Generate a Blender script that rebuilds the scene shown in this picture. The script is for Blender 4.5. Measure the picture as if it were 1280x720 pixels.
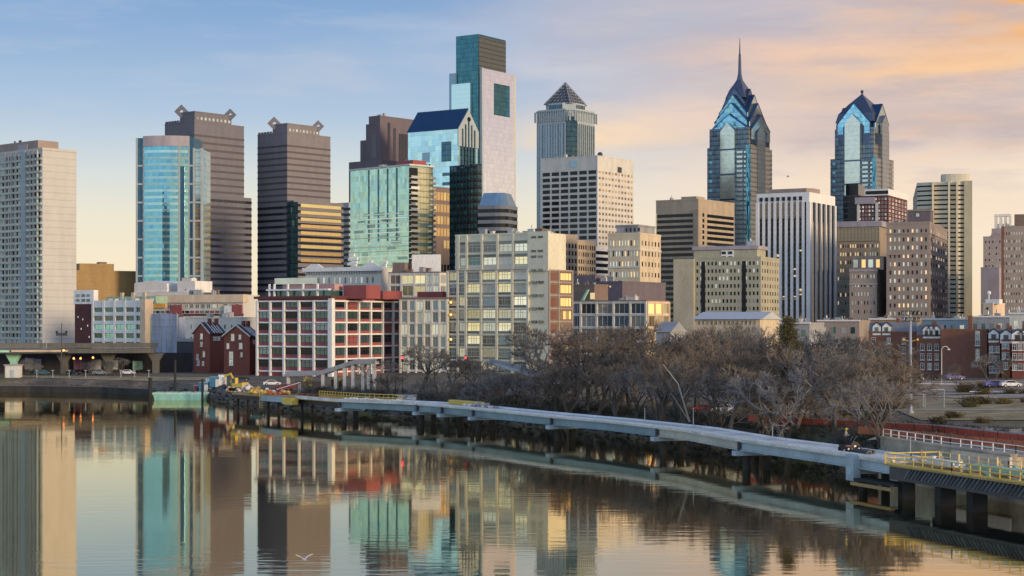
import bpy, math, random
from mathutils import Vector, Matrix

RND = random.Random(11)
for o in list(bpy.data.objects):
    bpy.data.objects.remove(o)
SC = bpy.context.scene
COL = SC.collection
rad = math.radians

# ---------------------------------------------------------------- camera
F, CX, HY, CZ = 2170.0, 640.0, 404.0, 18.7     # focal length in photo pixels, horizon row, eye height
cam_d = bpy.data.cameras.new('camera')
cam = bpy.data.objects.new('camera', cam_d)
COL.objects.link(cam)
cam_d.sensor_width = 36
cam_d.sensor_fit = 'HORIZONTAL'
cam_d.lens = 36 * F / 1280
cam_d.shift_y = (HY - 360) / 1280
cam_d.clip_start = 1
cam_d.clip_end = 20000
cam.location = (0, 0, CZ)
cam.rotation_euler = (rad(90), 0, 0)
SC.camera = cam

def S(r, g, b):
    def f(c):
        c /= 255
        return c / 12.92 if c <= .04045 else ((c + .055) / 1.055) ** 2.4
    return (f(r), f(g), f(b), 1)

# ---------------------------------------------------------------- world
SUN_AZ, SUN_EL = 128, 9          # degrees clockwise from +Y (the view), elevation
W = bpy.data.worlds.new('World')
SC.world = W
W.use_nodes = True
nt = W.node_tree
nt.nodes.clear()
def wn(t, **k):
    n = nt.nodes.new(t)
    for a, b in k.items():
        setattr(n, a, b)
    return n
def wl(a, b):
    nt.links.new(a, b)
def wmath(op, a, b=None, c=None, clamp=False):
    n = wn('ShaderNodeMath', operation=op)
    n.use_clamp = clamp
    for i, v in enumerate((a, b, c)):
        if v is None:
            continue
        if isinstance(v, (int, float)):
            n.inputs[i].default_value = v
        else:
            wl(v, n.inputs[i])
    return n.outputs[0]
def wramp(fac, stops):
    n = wn('ShaderNodeValToRGB')
    r = n.color_ramp
    while len(r.elements) < len(stops):
        r.elements.new(.5)
    for e, (p, c) in zip(r.elements, stops):
        e.position = p
        e.color = c
    wl(fac, n.inputs[0])
    return n.outputs[0]
def wmix(fac, a, b):
    n = wn('ShaderNodeMix', data_type='RGBA')
    if isinstance(fac, (int, float)):
        n.inputs[0].default_value = fac
    else:
        wl(fac, n.inputs[0])
    for i, v in ((6, a), (7, b)):
        if isinstance(v, tuple):
            n.inputs[i].default_value = v
        else:
            wl(v, n.inputs[i])
    return n.outputs[2]
def smooth(v, a, b):
    n = wn('ShaderNodeMapRange', interpolation_type='SMOOTHSTEP')
    wl(v, n.inputs[0])
    n.inputs[1].default_value = a
    n.inputs[2].default_value = b
    return n.outputs[0]
tc = wn('ShaderNodeTexCoord')
sep = wn('ShaderNodeSeparateXYZ')
wl(tc.outputs['Generated'], sep.inputs[0])
DX, DY, DZ = sep.outputs
DZ = wmath('MAXIMUM', DZ, 0.0)
SQ = wmath('SQRT', DZ)
def st(lst):
    return [(math.sqrt(z), S(*c)) for z, c in lst]
left = wramp(SQ, st([(0, (253, 228, 182)), (.035, (246, 231, 204)), (.06, (236, 228, 208)), (.085, (213, 219, 219)),
                     (.12, (172, 194, 220)), (.18, (126, 163, 208)), (.4, (100, 138, 190)), (1, (70, 105, 165))]))
right = wramp(SQ, st([(0, (250, 222, 180)), (.05, (250, 230, 205)), (.08, (246, 222, 200)), (.11, (222, 201, 194)),
                      (.15, (214, 190, 182)), (.19, (206, 185, 180)), (.4, (170, 165, 178)), (1, (80, 110, 165))]))
backL = wramp(SQ, st([(0, (236, 224, 190)), (.05, (226, 230, 222)), (.10, (208, 222, 230)), (.2, (180, 202, 224)),
                      (.5, (140, 170, 208)), (1, (80, 112, 168))]))
backR = wramp(SQ, st([(0, (255, 214, 150)), (.05, (255, 220, 172)), (.09, (244, 208, 182)), (.12, (206, 190, 192)), (.2, (214, 204, 206)),
                      (.5, (150, 175, 208)), (1, (80, 112, 168))]))
back = wmix(smooth(DX, -.35, .55), backL, backR)
bgain = wn('ShaderNodeMix', data_type='RGBA', blend_type='MULTIPLY')       # the sunset side of the sky is the brighter one
bgain.inputs[0].default_value = 1
wl(back, bgain.inputs[6])
bgain.inputs[7].default_value = (1.4, 1.4, 1.4, 1)
back = bgain.outputs[2]
front = wmix(smooth(DX, -.06, .2), left, right)
# clouds: soft patches broken up by stretched noise
mp = wn('ShaderNodeMapping')
mp.inputs['Scale'].default_value = (9, 4, 34)
wl(tc.outputs['Generated'], mp.inputs[0])
nz = wn('ShaderNodeTexNoise')
nz.inputs['Scale'].default_value = 1.3
nz.inputs['Detail'].default_value = 6
nz.inputs['Roughness'].default_value = .55
wl(mp.outputs[0], nz.inputs['Vector'])
NZ = nz.outputs['Fac']
warp = wmath('SUBTRACT', NZ, .5)
sky = front
def cloud(x0, z0, sx, sz, c, k=1.0):
    global sky
    ax = wmath('ADD', wmath('SUBTRACT', DX, x0), wmath('MULTIPLY', warp, sx * 2.0))
    az = wmath('ADD', wmath('SUBTRACT', DZ, z0), wmath('MULTIPLY', warp, sz * 4.5))
    ax = wmath('POWER', wmath('ABSOLUTE', wmath('DIVIDE', ax, sx)), 2.0)
    az = wmath('POWER', wmath('ABSOLUTE', wmath('DIVIDE', az, sz)), 2.0)
    g = wmath('EXPONENT', wmath('MULTIPLY', wmath('ADD', ax, az), -1.0))
    g = wmath('MULTIPLY', g, k, clamp=True)
    sky = wmix(g, sky, S(*c))
cloud(-.105, .140, .050, .012, (182, 194, 213), .7)
cloud(-.02, .165, .06, .014, (176, 192, 218), .6)
cloud(.03, .148, .04, .012, (200, 200, 212), .9)
cloud(.07, .172, .07, .012, (178, 184, 204), .9)
cloud(.12, .178, .09, .016, (192, 186, 198), .9)
cloud(.055, .110, .05, .009, (252, 220, 182), .95)
cloud(.115, .118, .05, .011, (244, 212, 192), .7)
cloud(.17, .152, .07, .008, (244, 202, 176), .75)
cloud(.25, .143, .07, .010, (252, 204, 156), .95)
cloud(.27, .112, .10, .012, (200, 181, 178), .95)
cloud(.19, .128, .04, .006, (214, 188, 178), .7)
cloud(.30, .186, .065, .024, (255, 180, 84), 1.5)
cloud(.29, .080, .05, .012, (248, 226, 204), .8)
cloud(-.27, .185, .08, .012, (150, 178, 214), .4)
# thin broken streaks over everything, warm on the right, pale on the left
mp3 = wn('ShaderNodeMapping')
mp3.inputs['Scale'].default_value = (7, 3, 46)
mp3.inputs['Rotation'].default_value = (0, rad(5), 0)
wl(tc.outputs['Generated'], mp3.inputs[0])
nz3 = wn('ShaderNodeTexNoise')
nz3.inputs['Scale'].default_value = 1.7
nz3.inputs['Detail'].default_value = 8
nz3.inputs['Roughness'].default_value = .6
wl(mp3.outputs[0], nz3.inputs['Vector'])
stk = smooth(nz3.outputs['Fac'], .47, .72)
rgt = smooth(DX, -.02, .22)
hi = smooth(DZ, .05, .10)
sky = wmix(wmath('MULTIPLY', wmath('MULTIPLY', stk, rgt), wmath('MULTIPLY', hi, .34)), sky, S(255, 205, 160))
dkk = smooth(nz3.outputs['Fac'], .52, .34)
sky = wmix(wmath('MULTIPLY', wmath('MULTIPLY', dkk, rgt), wmath('MULTIPLY', hi, .36)), sky, S(178, 168, 180))
lft = wmath('SUBTRACT', 1.0, rgt)
sky = wmix(wmath('MULTIPLY', wmath('MULTIPLY', stk, lft), wmath('MULTIPLY', hi, .20)), sky, S(205, 208, 218))
fb = smooth(DY, -.25, .35)
sky = wmix(fb, back, sky)
nish = wn('ShaderNodeTexSky', sky_type='NISHITA')
nish.sun_disc = False
nish.sun_elevation = rad(SUN_EL)
nish.sun_rotation = rad(SUN_AZ)
scl = wn('ShaderNodeMix', data_type='RGBA', blend_type='MULTIPLY')
scl.inputs[0].default_value = 1
wl(sky, scl.inputs[6])
scl.inputs[7].default_value = (10, 10, 10, 1)
fin = wmix(.88, nish.outputs[0], scl.outputs[2])
bg = wn('ShaderNodeBackground')
bg.inputs['Strength'].default_value = .1
wl(fin, bg.inputs['Color'])
wo = wn('ShaderNodeOutputWorld')
wl(bg.outputs[0], wo.inputs[0])

# ---------------------------------------------------------------- sun, exposure
sun_d = bpy.data.lights.new('sun', 'SUN')
sun_d.energy = 2.8
sun_d.angle = rad(12)
sun_d.color = (1, .74, .45)
sun = bpy.data.objects.new('sun', sun_d)
COL.objects.link(sun)
sdir = Vector((math.sin(rad(SUN_AZ)) * math.cos(rad(SUN_EL)), math.cos(rad(SUN_AZ)) * math.cos(rad(SUN_EL)), math.sin(rad(SUN_EL))))
sun.rotation_euler = sdir.to_track_quat('Z', 'Y').to_euler()
SC.view_settings.view_transform = 'Standard'
SC.view_settings.look = 'None'
SC.view_settings.exposure = .12
SC.view_settings.gamma = 1

# ---------------------------------------------------------------- helpers
def PX(px, D): return (px - CX) / F * D
def PZ(py, D): return CZ - (py - HY) / F * D

def T(o, label=None, cat=None, group=None, kind=None):
    if label: o['label'] = label
    if cat: o['category'] = cat
    if group: o['group'] = group
    if kind: o['kind'] = kind
    return o

def empty(name, loc, rz=0):
    o = bpy.data.objects.new(name, None)
    o.empty_display_size = 1
    COL.objects.link(o)
    o.location = loc
    o.rotation_euler = (0, 0, rz)
    return o

def inst(name, me, parent=None, loc=(0, 0, 0), rz=0, rot=None, scale=None):
    o = bpy.data.objects.new(name, me)
    COL.objects.link(o)
    if parent: o.parent = parent
    o.location = loc
    o.rotation_euler = rot if rot else (0, 0, rz)
    if scale: o.scale = scale
    return o

class MB:
    def __init__(s):
        s.v, s.f, s.m = [], [], []
    def face(s, pts, mi=0):
        b = len(s.v)
        s.v += [tuple(p) for p in pts]
        s.f.append(tuple(range(b, b + len(pts))))
        s.m.append(mi)
    def box(s, x0, x1, y0, y1, z0, z1, mi=0):
        b = len(s.v)
        s.v += [(x0, y0, z0), (x1, y0, z0), (x1, y1, z0), (x0, y1, z0), (x0, y0, z1), (x1, y0, z1), (x1, y1, z1), (x0, y1, z1)]
        for q in ((0, 3, 2, 1), (4, 5, 6, 7), (0, 1, 5, 4), (1, 2, 6, 5), (2, 3, 7, 6), (3, 0, 4, 7)):
            s.f.append(tuple(b + i for i in q)); s.m.append(mi)
        return s
    def prism(s, poly, z0, z1, mi=0, top=None):
        n = len(poly); b = len(s.v)
        top = top or poly
        s.v += [(p[0], p[1], z0) for p in poly] + [(p[0], p[1], z1) for p in top]
        for i in range(n):
            j = (i + 1) % n
            s.f.append((b + i, b + j, b + n + j, b + n + i)); s.m.append(mi)
        s.f.append(tuple(b + n + i for i in range(n))); s.m.append(mi)
        s.f.append(tuple(b + n - 1 - i for i in range(n))); s.m.append(mi)
        return s
    def extr(s, pts, vec, mi=0):
        """closed outline pts (3D) pushed along vec"""
        n = len(pts); b = len(s.v); vec = Vector(vec)
        pts = [Vector(p) for p in pts]
        s.v += [tuple(p) for p in pts] + [tuple(p + vec) for p in pts]
        for i in range(n):
            j = (i + 1) % n
            s.f.append((b + i, b + j, b + n + j, b + n + i)); s.m.append(mi)
        s.f.append(tuple(b + n + i for i in range(n))); s.m.append(mi)
        s.f.append(tuple(b + n - 1 - i for i in range(n))); s.m.append(mi)
        return s
    def tube(s, p0, p1, r0, r1=None, n=6, mi=0, cap=True):
        r1 = r0 if r1 is None else r1
        p0, p1 = Vector(p0), Vector(p1)
        d = (p1 - p0)
        if d.length < 1e-6: return s
        d.normalize()
        u = d.orthogonal().normalized(); w = d.cross(u)
        b = len(s.v)
        for p, r in ((p0, r0), (p1, r1)):
            for i in range(n):
                a = 2 * math.pi * i / n
                s.v.append(tuple(p + (u * math.cos(a) + w * math.sin(a)) * r))
        for i in range(n):
            j = (i + 1) % n
            s.f.append((b + i, b + j, b + n + j, b + n + i)); s.m.append(mi)
        if cap:
            s.f.append(tuple(b + n + i for i in range(n))); s.m.append(mi)
            s.f.append(tuple(b + n - 1 - i for i in range(n))); s.m.append(mi)
        return s
    def beam(s, p0, p1, w, h, mi=0):
        """rectangular bar, w across (horizontal), h high, along p0-p1 (centre line of its top)"""
        p0, p1 = Vector(p0), Vector(p1)
        d = p1 - p0; sd = Vector((d.y, -d.x, 0)).normalized() * (w / 2)
        dn = Vector((0, 0, -h))
        b = len(s.v)
        for p in (p0, p1):
            s.v += [tuple(p - sd + dn), tuple(p + sd + dn), tuple(p + sd), tuple(p - sd)]
        for q in ((0, 1, 2, 3), (7, 6, 5, 4), (0, 4, 5, 1), (1, 5, 6, 2), (2, 6, 7, 3), (3, 7, 4, 0)):
            s.f.append(tuple(b + i for i in q)); s.m.append(mi)
        return s
    def ball(s, c, r, n=8, m=5, mi=0, sz=1.0):
        b = len(s.v); c = Vector(c)
        s.v.append(tuple(c + Vector((0, 0, -r * sz))))
        for i in range(1, m):
            t = -math.pi / 2 + math.pi * i / m
            for j in range(n):
                a = 2 * math.pi * j / n
                s.v.append(tuple(c + Vector((r * math.cos(t) * math.cos(a), r * math.cos(t) * math.sin(a), r * sz * math.sin(t)))))
        s.v.append(tuple(c + Vector((0, 0, r * sz))))
        e = len(s.v) - 1
        for j in range(n):
            k = (j + 1) % n
            s.f.append((b, b + 1 + k, b + 1 + j)); s.m.append(mi)
            for i in range(m - 2):
                o = b + 1 + i * n
                s.f.append((o + j, o + k, o + n + k, o + n + j)); s.m.append(mi)
            o = b + 1 + (m - 2) * n
            s.f.append((o + j, o + k, e)); s.m.append(mi)
        return s
    def mesh(s, name, mats):
        me = bpy.data.meshes.new(name)
        me.from_pydata(s.v, [], s.f)
        for m in (mats if isinstance(mats, (list, tuple)) else [mats]):
            me.materials.append(m)
        if len(me.materials) > 1:
            me.polygons.foreach_set('material_index', s.m)
        me.update()
        return me
    def build(s, name, mats, parent=None, loc=(0, 0, 0), rz=0, smooth=False):
        me = s.mesh(name, mats)
        if smooth:
            me.polygons.foreach_set('use_smooth', [True] * len(me.polygons))
        return inst(name, me, parent, loc, rz)

# ---------------------------------------------------------------- materials
def _m(name):
    m = bpy.data.materials.new(name)
    m.use_nodes = True
    t = m.node_tree
    return m, t, t.nodes['Principled BSDF']

def nmath(t, op, a, b=None, clamp=False):
    n = t.nodes.new('ShaderNodeMath'); n.operation = op; n.use_clamp = clamp
    for i, v in enumerate((a, b)):
        if v is None: continue
        if isinstance(v, (int, float)): n.inputs[i].default_value = v
        else: t.links.new(v, n.inputs[i])
    return n.outputs[0]

def mat(name, col, rough=.8, metal=0, noise=.18, scale=.25, rand=0, lines=None, stretch=(1, 1, .35), fine=.13, emit=0, spec=.35, bump=0, bscale=1.0):
    """painted / mineral surface: uneven base colour from two noises, optional floor joints, per-object variation"""
    m, t, p = _m(name)
    tc = t.nodes.new('ShaderNodeTexCoord')
    mp = t.nodes.new('ShaderNodeMapping'); mp.inputs['Scale'].default_value = stretch
    t.links.new(tc.outputs['Object'], mp.inputs[0])
    n1 = t.nodes.new('ShaderNodeTexNoise'); n1.inputs['Scale'].default_value = scale; n1.inputs['Detail'].default_value = 5
    n2 = t.nodes.new('ShaderNodeTexNoise'); n2.inputs['Scale'].default_value = scale * 9; n2.inputs['Detail'].default_value = 3
    t.links.new(mp.outputs[0], n1.inputs['Vector']); t.links.new(mp.outputs[0], n2.inputs['Vector'])
    v = nmath(t, 'MULTIPLY', nmath(t, 'SUBTRACT', n1.outputs['Fac'], .5), noise * 4)
    v = nmath(t, 'ADD', v, nmath(t, 'MULTIPLY', nmath(t, 'SUBTRACT', n2.outputs['Fac'], .5), fine * 4))
    v = nmath(t, 'ADD', v, 1.0)
    if rand:
        oi = t.nodes.new('ShaderNodeObjectInfo')
        v = nmath(t, 'ADD', v, nmath(t, 'MULTIPLY', nmath(t, 'SUBTRACT', oi.outputs['Random'], .5), rand * 2))
    if lines:
        dz, w, k = lines
        sp = t.nodes.new('ShaderNodeSeparateXYZ'); t.links.new(tc.outputs['Object'], sp.inputs[0])
        fr = nmath(t, 'FRACT', nmath(t, 'DIVIDE', sp.outputs[2], dz))
        v = nmath(t, 'SUBTRACT', v, nmath(t, 'MULTIPLY', nmath(t, 'LESS_THAN', fr, w), k))
    h = t.nodes.new('ShaderNodeHueSaturation')
    h.inputs['Color'].default_value = col if len(col) == 4 else (*col, 1)
    t.links.new(nmath(t, 'MAXIMUM', v, .15), h.inputs['Value'])
    t.links.new(h.outputs[0], p.inputs['Base Color'])
    p.inputs['Roughness'].default_value = rough
    p.inputs['Metallic'].default_value = metal
    p.inputs['Specular IOR Level'].default_value = spec
    if emit:
        t.links.new(h.outputs[0], p.inputs['Emission Color'])
        p.inputs['Emission Strength'].default_value = emit
    if bump:
        b = t.nodes.new('ShaderNodeBump'); b.inputs['Strength'].default_value = bump
        n3 = t.nodes.new('ShaderNodeTexNoise'); n3.inputs['Scale'].default_value = bscale; n3.inputs['Detail'].default_value = 4
        t.links.new(tc.outputs['Object'], n3.inputs['Vector'])
        t.links.new(n3.outputs['Fac'], b.inputs['Height']); t.links.new(b.outputs[0], p.inputs['Normal'])
    return m

def glass(name, col, metal=.6, rough=.06, rand=.35, wav=.02, wscale=.16, lines=None, spec=.6, mott=.5, pane=None, tilt=.03, pvar=.26):
    """coated window glass: tinted mirror, slightly wavy, each pane a little different"""
    m, t, p = _m(name)
    tc = t.nodes.new('ShaderNodeTexCoord')
    oi = t.nodes.new('ShaderNodeObjectInfo')
    n1 = t.nodes.new('ShaderNodeTexNoise'); n1.inputs['Scale'].default_value = .35; n1.inputs['Detail'].default_value = 3
    t.links.new(tc.outputs['Object'], n1.inputs['Vector'])
    v = nmath(t, 'ADD', 1.0, nmath(t, 'MULTIPLY', nmath(t, 'SUBTRACT', oi.outputs['Random'], .5), rand * 2))
    v = nmath(t, 'ADD', v, nmath(t, 'MULTIPLY', nmath(t, 'SUBTRACT', n1.outputs['Fac'], .5), mott))
    if lines:
        sp = t.nodes.new('ShaderNodeSeparateXYZ'); t.links.new(tc.outputs['Object'], sp.inputs[0])
        for ax, dz, w, k in lines:
            src = sp.outputs[2] if ax == 'z' else nmath(t, 'ADD', sp.outputs[0], sp.outputs[1])
            fr = nmath(t, 'FRACT', nmath(t, 'DIVIDE', src, dz))
            v = nmath(t, 'SUBTRACT', v, nmath(t, 'MULTIPLY', nmath(t, 'LESS_THAN', fr, w), k))
    nrm = None
    if pane:
        # every pane of the curtain wall hangs a touch out of true and differs a little in tint
        ad = t.nodes.new('ShaderNodeVectorMath'); ad.operation = 'ADD'; ad.inputs[1].default_value = (.37, .37, .11)
        dv = t.nodes.new('ShaderNodeVectorMath'); dv.operation = 'DIVIDE'; dv.inputs[1].default_value = (pane[0], pane[0], pane[1])
        fl = t.nodes.new('ShaderNodeVectorMath'); fl.operation = 'FLOOR'
        wn_ = t.nodes.new('ShaderNodeTexWhiteNoise'); wn_.noise_dimensions = '3D'
        t.links.new(tc.outputs['Object'], ad.inputs[0]); t.links.new(ad.outputs[0], dv.inputs[0]); t.links.new(dv.outputs[0], fl.inputs[0]); t.links.new(fl.outputs[0], wn_.inputs['Vector'])
        v = nmath(t, 'ADD', v, nmath(t, 'MULTIPLY', nmath(t, 'SUBTRACT', wn_.outputs['Value'], .5), pvar))
        sb = t.nodes.new('ShaderNodeVectorMath'); sb.operation = 'SUBTRACT'; sb.inputs[1].default_value = (.5, .5, .5)
        sc_ = t.nodes.new('ShaderNodeVectorMath'); sc_.operation = 'SCALE'; sc_.inputs['Scale'].default_value = tilt * 2
        ge = t.nodes.new('ShaderNodeNewGeometry')
        a2 = t.nodes.new('ShaderNodeVectorMath'); a2.operation = 'ADD'; nn = t.nodes.new('ShaderNodeVectorMath'); nn.operation = 'NORMALIZE'
        t.links.new(wn_.outputs['Color'], sb.inputs[0]); t.links.new(sb.outputs[0], sc_.inputs[0]); t.links.new(ge.outputs['Normal'], a2.inputs[0]); t.links.new(sc_.outputs[0], a2.inputs[1]); t.links.new(a2.outputs[0], nn.inputs[0])
        nrm = nn.outputs[0]
        t.links.new(nrm, p.inputs['Normal'])
    h = t.nodes.new('ShaderNodeHueSaturation')
    h.inputs['Color'].default_value = col if len(col) == 4 else (*col, 1)
    t.links.new(nmath(t, 'MAXIMUM', v, .08), h.inputs['Value'])
    t.links.new(h.outputs[0], p.inputs['Base Color'])
    p.inputs['Roughness'].default_value = rough
    p.inputs['Metallic'].default_value = metal
    p.inputs['Specular IOR Level'].default_value = spec
    if wav:
        b = t.nodes.new('ShaderNodeBump'); b.inputs['Strength'].default_value = wav; b.inputs['Distance'].default_value = 1.0
        n3 = t.nodes.new('ShaderNodeTexNoise'); n3.inputs['Scale'].default_value = wscale; n3.inputs['Detail'].default_value = 2
        t.links.new(tc.outputs['Object'], n3.inputs['Vector'])
        t.links.new(n3.outputs['Fac'], b.inputs['Height']); t.links.new(b.outputs[0], p.inputs['Normal'])
        if nrm: t.links.new(nrm, b.inputs['Normal'])
    return m

def lamp(name, col, k):
    m, t, p = _m(name)
    p.inputs['Base Color'].default_value = col
    p.inputs['Emission Color'].default_value = col
    p.inputs['Emission Strength'].default_value = k
    return m

M = {}
M['white'] = mat('white concrete', (.52, .51, .49), noise=.07, fine=.05, lines=(2.9, .09, .22))
M['whitepaint'] = mat('white paint', (.78, .77, .75), noise=.1, rough=.6)
M['offwhite'] = mat('off white concrete', (.60, .585, .54), noise=.14)
M['cream'] = mat('cream stone', (.62, .52, .37))
M['creamgrid'] = mat('cream painted concrete', (.68, .645, .50), noise=.12)
M['tan'] = mat('tan stone', (.42, .34, .25))
M['tandark'] = mat('dark tan stone', (.33, .265, .20))
M['beige'] = mat('beige brick', (.46, .41, .30), noise=.14)
M['greige'] = mat('greenish beige brick', (.40, .385, .285), noise=.14)
M['ochre'] = mat('ochre brick', (.36, .235, .10), noise=.12, lines=(4.0, .07, .12))
M['brown'] = mat('brown brick', (.21, .155, .13), noise=.16)
M['taupe'] = mat('taupe brick', (.33, .27, .235), noise=.14)
M['taupe2'] = mat('warm taupe brick', (.30, .245, .215), noise=.14)
M['purplebrown'] = mat('purple brown granite', (.15, .125, .145), noise=.12)
M['strip2'] = mat('recessed granite strip', (.095, .085, .095), noise=.12, rough=.4)
M['granite'] = mat('grey mauve granite', (.205, .192, .21), noise=.10)
M['granite2'] = mat('dark grey granite', (.165, .163, .19), noise=.10)
M['redbrick'] = mat('red brick', (.23, .075, .055), noise=.2, fine=.15)
M['redbrick2'] = mat('brown red brick', (.21, .095, .065), noise=.2, fine=.15)
M['redpanel'] = mat('oxide red panel', (.30, .085, .085), noise=.15)
M['darkred'] = mat('dark red brick', (.12, .045, .045), noise=.2)
M['greywall'] = mat('grey render', (.33, .33, .34))
M['greyblue'] = mat('blue grey stone', (.36, .42, .45), noise=.08)
M['lilac'] = mat('lilac grey render', (.36, .33, .37))
M['peach'] = mat('peach render', (.66, .52, .38))
M['roof'] = mat('dark roof felt', (.07, .07, .075), rough=.9)
M['roofgrey'] = mat('grey roof', (.30, .31, .32), rough=.7)
M['bluemetal'] = mat('blue metal roof', (.03, .075, .16), rough=.35, metal=.5, noise=.08)
M['slate'] = mat('slate', (.055, .055, .07), rough=.6)
M['steel'] = mat('galvanised steel', (.42, .45, .48), rough=.45, metal=.6)
M['steeldark'] = mat('dark steel', (.07, .075, .085), rough=.5, metal=.4)
M['mint'] = mat('mint painted steel', (.33, .62, .48), rough=.6)
M['black'] = mat('black', (.012, .012, .014), rough=.5)
M['void'] = mat('painted opening shade', (.018, .018, .022), rough=.9)  # near-black colour paints shade onto flat faces where no opening is cut
# glass
M['gdark'] = glass('dark glass', (.012, .015, .02), .0, spec=.22)
M['gblue'] = glass('blue glass', (.16, .25, .33), .55)
M['gteal'] = glass('teal glass', (.22, .46, .50), .85, rand=.15)
M['gnavy'] = glass('navy glass', (.045, .11, .155), .7, pane=(1.6, 3.9), lines=[('z', 3.9, .16, .45)], rand=.2)
M['gwarm'] = glass('warm glass', (.55, .40, .22), .7, rand=.5)  # gold tint puts sunlit reflections into the pane colour
M['glit'] = lamp('glowing window', (1, .62, .22, 1), .75)  # serves lit rooms and also sunlit panes made to glow
M['glit2'] = lamp('softly glowing window', (1, .72, .38, 1), .45)
M['gpale'] = glass('pale glass', (.55, .60, .58), .6)

# ---------------------------------------------------------------- ground and water
SHORE = [(-2500, 640), (-900, 520), (-300, 480), (-136, 475), (-100, 461), (-78, 432), (-64, 400), (-50, 381), (-28, 353), (-8, 331),
         (8, 306), (24, 274), (37, 243), (44.5, 216), (51, 192), (58.5, 168), (75, 130), (110, 60), (170, -80), (260, -400)]
INL = (.45, .893)
PROF = [(0, -1.5), (1.0, 0), (3.5, 1.3), (7, 2.9), (12, 3.4), (60, 3.8), (200, 6), (500, 9), (1200, 10), (12000, 10)]
def prof(s):
    for (a, za), (b, zb) in zip(PROF, PROF[1:]):
        if s <= b:
            return za + (zb - za) * max(0, s - a) / (b - a)
    return PROF[-1][1]
def ground_z(X, Y):
    for (ax, ay), (bx, by) in zip(SHORE, SHORE[1:]):
        # (X,Y) = A + t (B-A) + s INL
        ex, ey = bx - ax, by - ay
        det = ex * INL[1] - ey * INL[0]
        if abs(det) < 1e-9: continue
        qx, qy = X - ax, Y - ay
        t = (qx * INL[1] - qy * INL[0]) / det
        s = (ex * qy - ey * qx) / det
        if -1e-6 <= t <= 1 + 1e-6 and s > -1:
            return prof(s)
    return 4.0

gm, t, p = _m('earth, grass and paving')
tc_ = t.nodes.new('ShaderNodeTexCoord')
n1 = t.nodes.new('ShaderNodeTexNoise'); n1.inputs['Scale'].default_value = .06; n1.inputs['Detail'].default_value = 7
n2 = t.nodes.new('ShaderNodeTexNoise'); n2.inputs['Scale'].default_value = 1.1; n2.inputs['Detail'].default_value = 6
for n in (n1, n2): t.links.new(tc_.outputs['Object'], n.inputs['Vector'])
r1 = t.nodes.new('ShaderNodeValToRGB'); r1.color_ramp.elements[0].position = .40; r1.color_ramp.elements[1].position = .62
r1.color_ramp.elements[0].color = (.10, .078, .055, 1); r1.color_ramp.elements[1].color = (.12, .11, .04, 1)
e = r1.color_ramp.elements.new(.5); e.color = (.17, .135, .095, 1)
t.links.new(n1.outputs['Fac'], r1.inputs[0])
h = t.nodes.new('ShaderNodeHueSaturation'); t.links.new(r1.outputs[0], h.inputs['Color'])
t.links.new(nmath(t, 'ADD', nmath(t, 'MULTIPLY', n2.outputs['Fac'], 1.6), .2), h.inputs['Value'])
t.links.new(h.outputs[0], p.inputs['Base Color']); p.inputs['Roughness'].default_value = .95
b = t.nodes.new('ShaderNodeBump'); b.inputs['Strength'].default_value = .6; t.links.new(n2.outputs['Fac'], b.inputs['Height']); t.links.new(b.outputs[0], p.inputs['Normal'])
M['earth'] = gm

def patch(name, m, c4, nu=14, nv=6, dz=.07):
    """sheet draped over the ground between four plan corners"""
    mb = MB(); (a, b_, c, d) = [Vector((x, y)) for x, y in c4]
    for i in range(nu + 1):
        for j in range(nv + 1):
            p = a.lerp(b_, i / nu).lerp(d.lerp(c, i / nu), j / nv)
            mb.v.append((p.x, p.y, ground_z(p.x, p.y) + dz + .02 * RND.random()))
    w = nv + 1
    for i in range(nu):
        for j in range(nv):
            mb.f.append((i * w + j, (i + 1) * w + j, (i + 1) * w + j + 1, i * w + j + 1)); mb.m.append(0)
    return T(mb.build(name, m), kind='structure')

# shoreline resampled so the bank can wobble
pts = []
for (ax, ay), (bx, by) in zip(SHORE, SHORE[1:]):
    n = max(1, int(min(60, math.hypot(bx - ax, by - ay) / 2.5)))
    for i in range(n):
        pts.append((ax + (bx - ax) * i / n, ay + (by - ay) * i / n))
pts.append(SHORE[-1])
mb = MB()
SS = [0, .6, 1.2, 2.2, 3.5, 5, 7, 9, 12, 25, 60, 120, 200, 500, 1200, 12000]
for i, (x, y) in enumerate(pts):
    for s in SS:
        j = RND.uniform(-.35, .35) if s < 9 else 0
        mb.v.append((x + INL[0] * (s + j), y + INL[1] * (s + j), prof(s) + (RND.uniform(-.25, .25) if 0 < s < 9 else 0)))
k = len(SS)
for i in range(len(pts) - 1):
    for j in range(k - 1):
        mb.f.append((i * k + j, (i + 1) * k + j, (i + 1) * k + j + 1, i * k + j + 1)[::-1]); mb.m.append(0)
T(mb.build('ground', M['earth']), kind='structure')

wm, t, p = _m('river water')
for n in list(t.nodes): t.nodes.remove(n)
out = t.nodes.new('ShaderNodeOutputMaterial')
tc_ = t.nodes.new('ShaderNodeTexCoord')
mp = t.nodes.new('ShaderNodeMapping'); mp.inputs['Scale'].default_value = (.22, .8, 1)
t.links.new(tc_.outputs['Object'], mp.inputs[0])
n1 = t.nodes.new('ShaderNodeTexNoise'); n1.inputs['Scale'].default_value = .8; n1.inputs['Detail'].default_value = 3
mp2 = t.nodes.new('ShaderNodeMapping'); mp2.inputs['Scale'].default_value = (.02, .05, 1)
t.links.new(tc_.outputs['Object'], mp2.inputs[0])
n2 = t.nodes.new('ShaderNodeTexNoise'); n2.inputs['Scale'].default_value = 1; n2.inputs['Detail'].default_value = 3
t.links.new(mp.outputs[0], n1.inputs['Vector']); t.links.new(mp2.outputs[0], n2.inputs['Vector'])
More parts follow.
